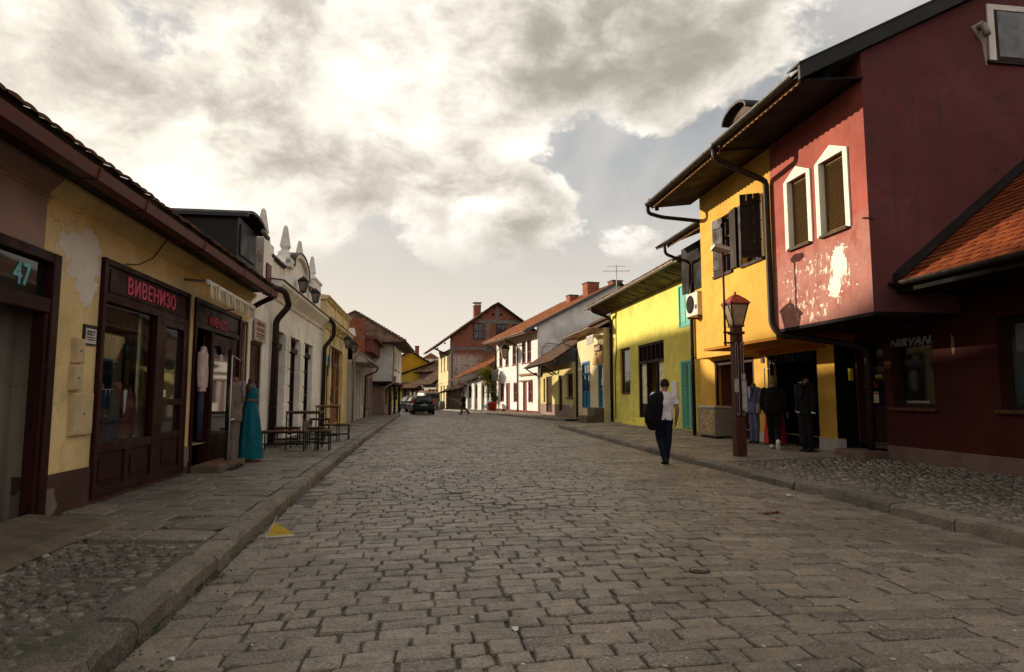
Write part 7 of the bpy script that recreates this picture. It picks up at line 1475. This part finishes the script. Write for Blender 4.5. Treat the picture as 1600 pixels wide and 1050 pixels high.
# ---- dressed dummies
M['suit_grey'] = cloth('grey_brown_suit', (.165, .130, .112)); M['suit_navy'] = cloth('navy_suit', (.035, .035, .055)); M['suit_blue'] = cloth('slate_blue_suit', (.11, .11, .19)); M['suit_black'] = cloth('black_suit', (.012, .011, .012)); M['suit_wine'] = cloth('wine_checked_suit', (.14, .038, .042)); M['shirt_w'] = cloth('white_shirt', (.80, .77, .74)); M['tie_red'] = cloth('red_tie', (.35, .012, .016)); M['tie_dark'] = cloth('dark_tie', (.02, .016, .03)); M['dress'] = cloth('teal_satin', (.007, .10, .13), .55); M['dress_red'] = cloth('red_satin', (.42, .022, .018), .5); M['dummy'] = wood('dummy_wood', (.30, .13, .06), .5); M['pinkshirt'] = cloth('pale_pink_shirt', (.55, .42, .40)); M['dark_dummy'] = plain('dark_dummy', (.05, .03, .025), .5)
def suit(name, label, loc, rz, jm, trouser=True, tie='tie_red', bow=False, base=.0, shirt='shirt_w', s=1.0, group=None):
    """headless tailor's dummy; front faces -y"""
    t = thing(name, label, 'mannequin', loc, rz, group); t.scale = (s, s, s); z = base
    b = MB(); b.rings([((0, .0, z+.78), (.185, 0, 0), (0, .115, 0)), ((0, .0, z+.90), (.18, 0, 0), (0, .112, 0)), ((0, .0, z+1.05), (.158, 0, 0), (0, .105, 0)), ((0, -.005, z+1.25), (.185, 0, 0), (0, .125, 0)), ((0, .0, z+1.38), (.195, 0, 0), (0, .105, 0)), ((0, .01, z+1.44), (.13, 0, 0), (0, .08, 0)), ((0, .015, z+1.475), (.065, 0, 0), (0, .06, 0))], 18, pw=2.4)
    for q in (-1, 1): b.tube([(q*.185, .0, z+1.385), (q*.235, .015, z+1.12), (q*.225, -.015, z+.84)], [.062, .058, .048], 12); ball(b, (q*.18, 0, z+1.385), .062)
    remeshed(b, 'jacket', M[jm], t, .013, 3, fold=.010)
    b = MB(); b.prism([(-.075, z+1.475), (.0, z+1.13), (.075, z+1.475)], -.138, -.08); b.build('shirt', M[shirt], t, recalc=True)
    for q in (-1, 1):
        b = MB(); b.prism([(q*.03, z+1.47), (q*.085, z+1.47), (q*.11, z+1.32), (q*.01, z+1.10)], -.146, -.11); b.build('lapel', M[jm], t, recalc=True)
    if tie:
        b = MB()
        if bow: b.prism([(-.05, z+1.44), (-.05, z+1.49), (.0, z+1.468), (.05, z+1.49), (.05, z+1.44), (.0, z+1.458)], -.15, -.13)
        else: b.prism([(-.014, z+1.47), (.014, z+1.47), (.024, z+1.2), (.0, z+1.15), (-.024, z+1.2)], -.148, -.136)
        b.build('bow_tie' if bow else 'tie', M[tie], t, recalc=True)
    b = MB(); b.lathe(0, .015, [(.055, z+1.46), (.052, z+1.53), (.03, z+1.55), (.0, z+1.552)], 14); b.build('neck_block', M['dummy'], t)
    if trouser:
        b = MB(); b.rings([((0, 0, z+.92), (.155, 0, 0), (0, .11, 0)), ((0, 0, z+.78), (.165, 0, 0), (0, .115, 0))], 14)
        for q in (-1, 1): b.tube([(q*.08, .0, z+.85), (q*.085, .005, z+.45), (q*.08, .0, z+.06)], [.085, .068, .060], 12)
        remeshed(b, 'trousers', M[jm], t, .013, 3, fold=.010)
        for q in (-1, 1): b = MB(); b.rings([((q*.08, .04, z+.03), (.03, 0, 0), (0, 0, .03)), ((q*.08, -.04, z+.04), (.04, 0, 0), (0, 0, .04)), ((q*.08, -.15, z+.022), (.03, 0, 0), (0, 0, .02))], 10); b.build('shoe', M['shoe_d'], t)
        for q in (-1, 1): b = MB(); b.tube([(q*.225, -.015, z+.842), (q*.222, -.02, z+.815)], [.044, .042], 10); b.build('shirt_cuff', M[shirt], t)
    b = MB(); b.tube([(0, .13, .0), (0, .13, z+1.3)], .012, 8); b.lathe(0, .10, [(.16, .0), (.16, .012), (.0, .02)], 16); b.build('stand', M['black_metal'], t)
    return t
def dress(name, label, loc, rz, m, h=1.42):
    t = thing(name, label, 'mannequin', loc, rz); n = 72; b = MB()
    prof = [(.02, .30, .26, .0), (.35, .265, .22, 1.0), (.75, .215, .17, .8), (.98, .175, .13, .3), (1.08, .145, .11, .1), (1.18, .165, .125, 0), (1.28, .175, .135, 0), (1.33, .165, .12, 0)]
    for z, a, d, f in prof:
        for k in range(n):
            q = 2*PI*k/n; w = 1 + f*(.075*math.sin(q*9 + z*1.5) + .04*math.sin(q*17 + z*3 + 1)); b.v.append((a*w*math.cos(q), d*w*math.sin(q), z + .05)); b.rnd.append(.5)
    for i in range(len(prof)-1):
        for k in range(n): b.f.append((i*n+k, i*n+(k+1) % n, (i+1)*n+(k+1) % n, (i+1)*n+k)); b.sm.append(True)
    b.build('gown', M[m], t)
    b = MB(); b.rings([((0, 0, 1.14), (.158, 0, 0), (0, .120, 0)), ((0, 0, 1.17), (.166, 0, 0), (0, .127, 0))], 24); b.build('sash', M['dummy'], t)
    b = MB(); b.rings([((0, 0, 1.30), (.15, 0, 0), (0, .10, 0)), ((0, 0, 1.38), (.16, 0, 0), (0, .095, 0)), ((0, .01, 1.45), (.13, 0, 0), (0, .07, 0)), ((0, .01, 1.49), (.05, 0, 0), (0, .05, 0)), ((0, .01, 1.56), (.048, 0, 0), (0, .048, 0)), ((0, .01, 1.575), (.01, 0, 0), (0, .01, 0))], 18)
    for q in (-1, 1): b.tube([(q*.12, 0, 1.42), (q*.175, .0, 1.38), (q*.185, .0, 1.30)], [.05, .05, .04], 10)
    remeshed(b, 'torso', M['dark_dummy'], t, .014, 3)
    b = MB(); b.lathe(0, 0, [(.19, .0), (.19, .025), (.03, .03), (.03, .2)], 18); b.build('stand', M['dummy'], t)
LR = PI/2
suit('suit_mannequin', 'grey-brown suit on a headless dummy beside the teal gown', (-3.30, 11.80, .19), LR, 'suit_grey', tie=None)
dress('gown_mannequin', 'teal strapless floor-length gown on a dark dummy outside the shop', (-3.28, 12.72, .18), LR, 'dress')
suit('window_mannequin', 'dark suit with red tie hung high in the shop window', (-4.22, 9.25, .80), LR-.5, 'suit_black', False, 'tie_red', base=-.08)
suit('window_mannequin', 'dark suit with dark tie low at the left of the shop window', (-3.98, 8.52, .80), LR-.5, 'suit_navy', False, 'tie_dark', base=-.78)
suit('window_mannequin', 'wine checked jacket with bow tie low in the middle of the shop window', (-4.02, 9.08, .80), LR-.5, 'suit_wine', False, 'tie_dark', True, base=-.76)
# shirts hung in the open doorway
def hung(name, label, loc, rz, m1, m2):
    t = thing(name, label, 'clothes', loc, rz)
    b = MB(); b.rings([((0, 0, 1.18), (.20, 0, 0), (0, .06, 0)), ((0, 0, 1.45), (.19, 0, 0), (0, .06, 0)), ((0, 0, 1.80), (.20, 0, 0), (0, .055, 0)), ((0, 0, 1.92), (.08, 0, 0), (0, .04, 0))], 16)
    for q in (-1, 1): b.tube([(q*.18, 0, 1.82), (q*.22, 0, 1.55), (q*.215, -.02, 1.25)], [.055, .055, .045], 10)
    remeshed(b, 'shirt', M[m1], t, .014, 3, fold=.012)
    b = MB(); b.rings([((0, .01, 1.22), (.15, 0, 0), (0, .045, 0)), ((0, .01, .8), (.16, 0, 0), (0, .045, 0)), ((0, .01, .42), (.14, 0, 0), (0, .04, 0))], 14); b.build('trousers', M[m2], t)
    b = MB(); b.tube([(-.17, 0, 1.9), (0, 0, 1.97), (.17, 0, 1.9)], .008, 6); b.tube([(0, 0, 1.97), (0, 0, 2.06), (.03, 0, 2.09)], .006, 6); b.build('hanger', M['black_metal'], t)
hung('hung_shirt', 'pale pink shirt and dark trousers hung in the open shop doorway', (-3.62, 11.05, .30), R(100), 'pinkshirt', 'suit_navy')
def rail(name, label, loc, rz, h=1.7, w=.5):
    t = thing(name, label, 'clothes stand', loc, rz); b = MB(); b.tube([(0, 0, .0), (0, 0, h)], .014, 8); b.tube([(0, 0, h), (w, 0, h-.06)], .01, 8); b.build('pole', M['steel'], t); b = MB(); b.box(-.2, .25, -.14, .14, .0, .02); b.build('foot', M['black_metal'], t)
rail('clothes_stand', 'slim steel clothes stand next to the grey-brown suit', (-3.26, 11.38, .20), LR, 1.9)
RR = -PI/2
suit('suit_mannequin', 'slate blue suit on a headless dummy beside the orange pier', (8.42, 15.68, .20), RR+.25, 'suit_blue', tie='dress_red', bow=True)
suit('suit_mannequin', 'black suit with white pocket square on a dummy right of the clothes shop entrance', (8.34, 13.22, .20), RR+.1, 'suit_black', tie='tie_dark', s=1.03)
suit('suit_mannequin', 'dark navy suit standing inside the clothes shop entrance', (8.95, 14.35, .22), RR, 'suit_navy', tie='tie_dark')
dress('gown_mannequin', 'red gown on a dark dummy half hidden behind the woman in black', (8.62, 15.05, .20), RR, 'dress_red')
rail('clothes_stand', 'thin dark clothes stand rising behind the slate blue suit', (8.62, 15.45, .20), RR, 1.95, .3)

# ---- cafe furniture
M['top_wood'] = wood('table_top_wood', (.17, .078, .040), .5); M['top_pale'] = wood('pale_table_top', (.32, .17, .09), .5)
def frame_seat(name, label, cat, x, y, z, L, Wd, H, topm='top_wood', rz=0.0, group=None, low=.16):
    t = thing(name, label, cat, (x, y, z), rz, group)
    b = MB(); n = max(2, int(Wd/.12))
    for i in range(n): q = MB(); q.box(-L/2, L/2, -Wd/2+Wd*i/n+.004, -Wd/2+Wd*(i+1)/n-.004, H-.03, H); q.build('top_board', M[topm], t, bevel=.003)
    for sx in (-1, 1):
        for sy in (-1, 1): q = MB(); q.box(sx*(L/2-.03)-.013, sx*(L/2-.03)+.013, sy*(Wd/2-.03)-.013, sy*(Wd/2-.03)+.013, .0, H-.03); q.build('leg', M['black_metal'], t)
    b = MB(); e = .013
    for zz in (low, H-.05):
        for sy in (-1, 1): b.box(-L/2+.045, L/2-.045, sy*(Wd/2-.03)-e*.7, sy*(Wd/2-.03)+e*.7, zz-.012, zz+.012)
        for sx in (-1, 1): b.box(sx*(L/2-.03)-e*.7, sx*(L/2-.03)+e*.7, -Wd/2+.045, Wd/2-.045, zz-.011, zz+.011)
    tag(b.build('frame_rails', M['black_metal'], t), kind='stuff')
    return t
GB = 'cafe furniture outside the white house'
frame_seat('high_table', 'tall dark cafe table with thin metal legs, front one by the white house', 'table', -2.78, 15.55, .19, .78, .55, .88, group=GB)
frame_seat('high_table', 'tall cafe table with pale wood top, rear one by the cream house', 'table', -2.66, 18.3, .19, .62, .5, .98, 'top_pale', group=GB)
frame_seat('bench', 'front bench nearest the teal gown, across the pavement', 'bench', -3.12, 15.0, .19, .95, .30, .46, group=GB)
frame_seat('stool', 'square metal-legged stool at the kerb side of the front table', 'stool', -2.33, 15.35, .18, .36, .34, .46, group=GB)
frame_seat('bench', 'farthest bench behind the stools towards the cream house', 'bench', -2.52, 19.0, .18, .75, .34, .46, 'top_pale', group=GB)
frame_seat('bench', 'bench against the white wall behind the front cafe table', 'bench', -3.38, 16.6, .20, .6, .32, .46, group=GB)
frame_seat('stool', 'stool tucked between the two tall cafe tables', 'stool', -2.72, 16.7, .19, .4, .36, .46, group=GB)
frame_seat('bench', 'small bench below the sill of the third white opening', 'bench', -3.2, 20.4, .20, .6, .3, .55, group=GB)

# ---- drinks fridge under the orange jetty
M['enamel'] = plain('worn_enamel', (.22, .19, .15), .45, var=.15, wear=(.25, .15, .08)); M['print'] = plain('faded_ice_cream_print', (.45, .33, .16), .6, var=.7, scale=14, wear=(.35, .10, .06))
t = thing('chest_freezer', 'old chest freezer with faded printed front beside the gated recess', 'freezer', (8.55, 18.75, .20), RR)
b = MB(); b.box(.0, 1.15, -.30, .32, .06, .86); b.build('cabinet', M['enamel'], t, bevel=.02); b = MB(); b.box(-.01, 1.16, -.31, .33, .865, .93); b.build('lid', M['steel'], t, bevel=.015); b = MB(); b.box(.16, 1.12, -.308, -.302, .14, .82); b.build('printed_front', M['print'], t)
for x in (.1, 1.05): b = MB(); b.tube([(x, -.25, .03), (x, .27, .03)], .03, 8); b.build('foot', M['black_metal'], t)

# ---- cars
M['car_dark'] = plain('dark_car_paint', (.006, .006, .009), .35, .0, var=.1, bump=.0); M['car_wine'] = plain('wine_car_paint', (.022, .008, .009), .35, .0, var=.1, bump=.0); M['car_green'] = plain('dark_green_paint', (.008, .009, .008), .35, .0, var=.1, bump=0); M['tyre'] = plain('tyre', (.012, .011, .010), .9); M['rim'] = plain('rim', (.30, .29, .28), .4, .7); M['tail'] = plain('tail_lamp', (.30, .018, .014), .2); M['plate'] = plain('number_plate', (.62, .60, .55), .5)
def car(name, label, loc, rz, paint, number):
    t = thing(name, label, 'car', loc, rz)          # drives +y
    b = MB(); sec = [(-2.08, .70, .45, .28), (-2.03, .83, .35, .86), (-1.6, .865, .24, .93), (-.6, .875, .22, .93), (.6, .875, .22, .92), (1.1, .87, .24, .86), (1.75, .82, .28, .76), (2.02, .70, .34, .66), (2.08, .5, .42, .58)]
    sec[0] = (-2.09, .74, .42, .70)
    b.rings([((0, y, (z0+z1)/2), (w, 0, 0), (0, 0, (z1-z0)/2)) for y, w, z0, z1 in sec], 28, pw=5); body = b.build('body', M[paint], t)
    b = MB(); b.rings([((0, -.42, .88), (.835, 0, 0), (0, 1.60, 0)), ((0, -.55, 1.10), (.77, 0, 0), (0, 1.36, 0)), ((0, -.68, 1.36), (.665, 0, 0), (0, 1.04, 0)), ((0, -.70, 1.45), (.60, 0, 0), (0, .92, 0)), ((0, -.70, 1.475), (.45, 0, 0), (0, .75, 0))], 32, pw=5); b.build('cabin', M[paint], t)
    b = MB(); b.add([(-.62, -1.945, 1.02), (.62, -1.945, 1.02), (.53, -1.74, 1.36), (-.53, -1.74, 1.36), (-.62, -1.85, 1.02), (.62, -1.85, 1.02), (.53, -1.66, 1.36), (-.53, -1.66, 1.36)], [(0,1,2,3),(5,4,7,6),(0,4,5,1),(1,5,6,2),(2,6,7,3),(3,7,4,0)]); b.build('rear_window', M['glass_blue'], t)
    for s in (-1, 1):
        b = MB(); b.add([(s*.812, -1.45, .98), (s*.812, .85, .98), (s*.70, .15, 1.34), (s*.70, -1.35, 1.34), (s*.74, -1.45, .98), (s*.74, .85, .98), (s*.62, .15, 1.34), (s*.62, -1.35, 1.34)], [(0,1,2,3),(5,4,7,6),(0,4,5,1),(1,5,6,2),(2,6,7,3),(3,7,4,0)]); b.build('side_window', M['glass'], t, recalc=True)
        b = MB(); b.add([(s*.66, -2.02, .72), (s*.83, -1.93, .72), (s*.74, -1.80, 1.25), (s*.64, -1.86, 1.25), (s*.66, -1.9, .72), (s*.83, -1.8, .72), (s*.74, -1.7, 1.25), (s*.64, -1.75, 1.25)], [(0,1,2,3),(5,4,7,6),(0,4,5,1),(1,5,6,2),(2,6,7,3),(3,7,4,0)]); b.build('tail_light', M['tail'], t, recalc=True)
        b = MB(); b.rings([((s*.90, .62, 1.0), (.06, 0, 0), (0, 0, .055)), ((s*.98, .60, 1.0), (.06, 0, 0), (0, .02, .065))], 10); b.box(s*.84, s*1.02, .58, .68, .94, 1.06); b.build('mirror', M[paint], t, bevel=.02)
        for y in (-1.30, 1.28):
            w = MB(); w.lathe(0, 0, [(.20, -.10), (.30, -.10), (.315, -.06), (.315, .06), (.30, .10), (.20, .10)], 24); o = w.build('wheel', M['tyre'], t); o.location = (s*.76, y, .315); o.rotation_euler = (0, PI/2, 0)
            r = MB(); r.lathe(0, 0, [(.20, -.085), (.20, .085), (.06, .10), (.0, .10)], 20); r.build('rim', M['rim'], o)
        b = MB(); b.box(s*.52-.14, s*.52+.14, 2.0, 2.07, .62, .74); b.build('headlight', M['lamp_glass'], t, bevel=.02)
    b = MB(); b.box(-.82, .82, -2.14, -1.98, .36, .60); b.build('bumper', M[paint], t, bevel=.04); b = MB(); b.box(-.26, .26, -2.115, -2.085, .70, .81); p = b.build('number_plate', M['plate'], t); print_lines(p, -.22, .22, -2.118, [(.722, .065)], M['ink'], number)
    b = MB(); b.lathe(0, 0, [(.05, 0), (.05, .012), (0, .012)], 14); o = b.build('badge', M['rim'], t); o.location = (0, -2.065, .88); o.rotation_euler = (PI/2, 0, 0)
    b = MB(); b.box(-.5, .5, -1.80, -1.62, 1.43, 1.465); b.build('spoiler', M[paint], t, bevel=.01); b = MB(); b.tube([(.2, -2.05, .88), (.25, -1.95, 1.06), (-.1, -1.955, 1.05)], .008, 6); b.build('wiper', M['black_metal'], t)
    return t
car('parked_car', 'dark hatchback parked nearest, its rear with white number plate facing the viewer', (-.28, 52.8, 0), R(5), 'car_dark', 1)
car('parked_car', 'wine coloured car mostly hidden behind the dark hatchback', (-.72, 58.6, 0), R(9), 'car_wine', 2)
car('parked_car', 'dark green car parked farthest along the left kerb', (-1.45, 63.5, 0), R(16), 'car_green', 3)
M['van_grey'] = plain('beige_van_paint', (.30, .25, .19), .4)
t = thing('flatbed_van', 'beige van with roof rack beyond the parked cars', 'van', (.2, 72.0, 0), R(14))
b = MB(); b.rings([((0, -2.2, 1.05), (.80, 0, 0), (0, 0, .75)), ((0, -2.1, 1.1), (.88, 0, 0), (0, 0, .85)), ((0, 1.2, 1.1), (.88, 0, 0), (0, 0, .85)), ((0, 1.9, .8), (.85, 0, 0), (0, 0, .5)), ((0, 2.2, .75), (.75, 0, 0), (0, 0, .4))], 28, pw=6); b.build('body', M['van_grey'], t)
b = MB(); b.box(-.65, .65, -2.24, -2.18, 1.25, 1.75); b.build('rear_window', M['glass'], t)
b = MB(); b.box(-.8, .8, -1.8, .8, 2.0, 2.06); b.box(-.3, .6, -1.6, .4, 2.06, 2.2); b.build('roof_rack', M['wood_oak'], t)
for s in (-1, 1):
    for y in (-1.4, 1.3): w = MB(); w.lathe(0, 0, [(.2, -.1), (.32, -.08), (.32, .08), (.2, .1)], 18); o = w.build('wheel', M['tyre'], t); o.location = (s*.76, y, .32); o.rotation_euler = (0, PI/2, 0)

# ---- folding chair, pot and climbing plant by the white house
M['blue_paint'] = plain('blue_paint', (.03, .28, .50), .5); M['red_plastic'] = plain('red_plastic', (.48, .045, .025), .4); M['leaf'] = plain('leaf_green', (.075, .125, .018), .6, var=.5, scale=3); M['leaf_y'] = plain('leaf_yellow', (.30, .26, .02), .6, var=.4, scale=3); M['bark'] = wood('vine_bark', (.09, .06, .04), .9)
t = thing('folding_chair', 'bright blue folding chair on the far pavement beside the red pot', 'chair', (5.55, 58.6, .13), R(10))
for s in (-1, 1):
    b = MB(); b.bar((-.30, s*.22, .0), (.28, s*.22, .95), .04, .05); b.build('leg', M['blue_paint'], t); b = MB(); b.bar((.30, s*.20, .0), (-.28, s*.20, .52), .04, .05); b.build('leg', M['blue_paint'], t)
for i in range(5): b = MB(); b.box(-.28+i*.115, -.19+i*.115, -.25, .25, .50, .53); b.build('seat_slat', M['blue_paint'], t)
for z in (.72, .88): b = MB(); b.box(.12+.18*(z-.6), .15+.18*(z-.6), -.24, .24, z, z+.09); b.build('back_slat', M['blue_paint'], t)
t = thing('flower_pot', 'large red plastic flower pot by the downpipe of the white house', 'pot', (6.02, 58.5, .13)); b = MB(); b.lathe(0, 0, [(.30, .0), (.42, .72), (.46, .72), (.46, .80), (.40, .80), (.38, .70), (.0, .70)], 20); b.build('pot', M['red_plastic'], t)
def plant():
    t = thing('climbing_plant', 'yellow-green climbing plant under the cottage eave next to the white house', 'plant', (6.35, 59.7, .13)); rng = random.Random(3)
    for k in range(3): b = MB(); b.tube([(rng.uniform(-.2, .2), 0, 0), (rng.uniform(-.3, .2), rng.uniform(-.2, .1), 1.3), (rng.uniform(-.6, .1), rng.uniform(-.4, .2), 2.5), (rng.uniform(-.9, 0), rng.uniform(-.5, .2), 3.4)], [.04, .035, .025, .012], 6); b.build('stem', M['bark'], t)
    for nm, mm, n, cs in (('foliage', 'leaf', 1500, [(-.35, -.2, 2.2, .5, 1.1), (-.6, -.4, 3.2, .7, .6), (.0, -.1, 1.2, .3, .7)]), ('foliage', 'leaf_y', 1100, [(-.8, -.5, 3.5, .6, .5), (-.5, -.3, 2.8, .5, .7)])):
        b = MB()
        for i in range(n):
            c = rng.choice(cs); x, y, z = (rng.gauss(c[0], c[3]*.5), rng.gauss(c[1], c[3]*.45), rng.gauss(c[2], c[4]*.5)); l = rng.uniform(.10, .22); a = rng.uniform(0, 6.28); e = rng.uniform(-.9, .5); d = Vector((math.cos(a)*math.cos(e), math.sin(a)*math.cos(e), math.sin(e))); q = d.cross(Vector((rng.uniform(-1, 1), rng.uniform(-1, 1), 1))).normalized()*l*.4; p = Vector((x, y, z)); b.add([p, p+d*l*.5+q, p+d*l, p+d*l*.5-q], [(0, 1, 2, 3)])
        tag(b.build(nm, M[mm], t), kind='stuff')
plant()
b = MB(); b.box(-.3, .3, -.25, .25, .0, .9); b.lathe(0, 0, [(.34, .9), (.30, .98), (.0, 1.0)], 4); tag(b.build('utility_cabinet', M['conc_grey'], loc=(6.3, 58.9, 2.9)), 'small grey utility box high beside the climbing plant', 'utility box')

# ---- overhead cables
def cable(name, label, a, b_, sag, r=.012):
    m = MB(); A, B = Vector(a), Vector(b_); m.tube([A.lerp(B, k/14) - Vector((0, 0, sag*4*(k/14)*(1-k/14))) for k in range(15)], r, 5); tag(m.build(name, M['black_metal']), label, 'cable')
cable('overhead_cable', 'thin black cable sagging from the white gable to the cream bakery eave', (9.9, 48.85, 6.4), (8.5, 37.0, 4.9), .5)
cable('house_cable', 'thin cable looping along the white gable towards the brown roof', (8.75, 48.9, 5.3), (13.0, 48.9, 6.4), .35)
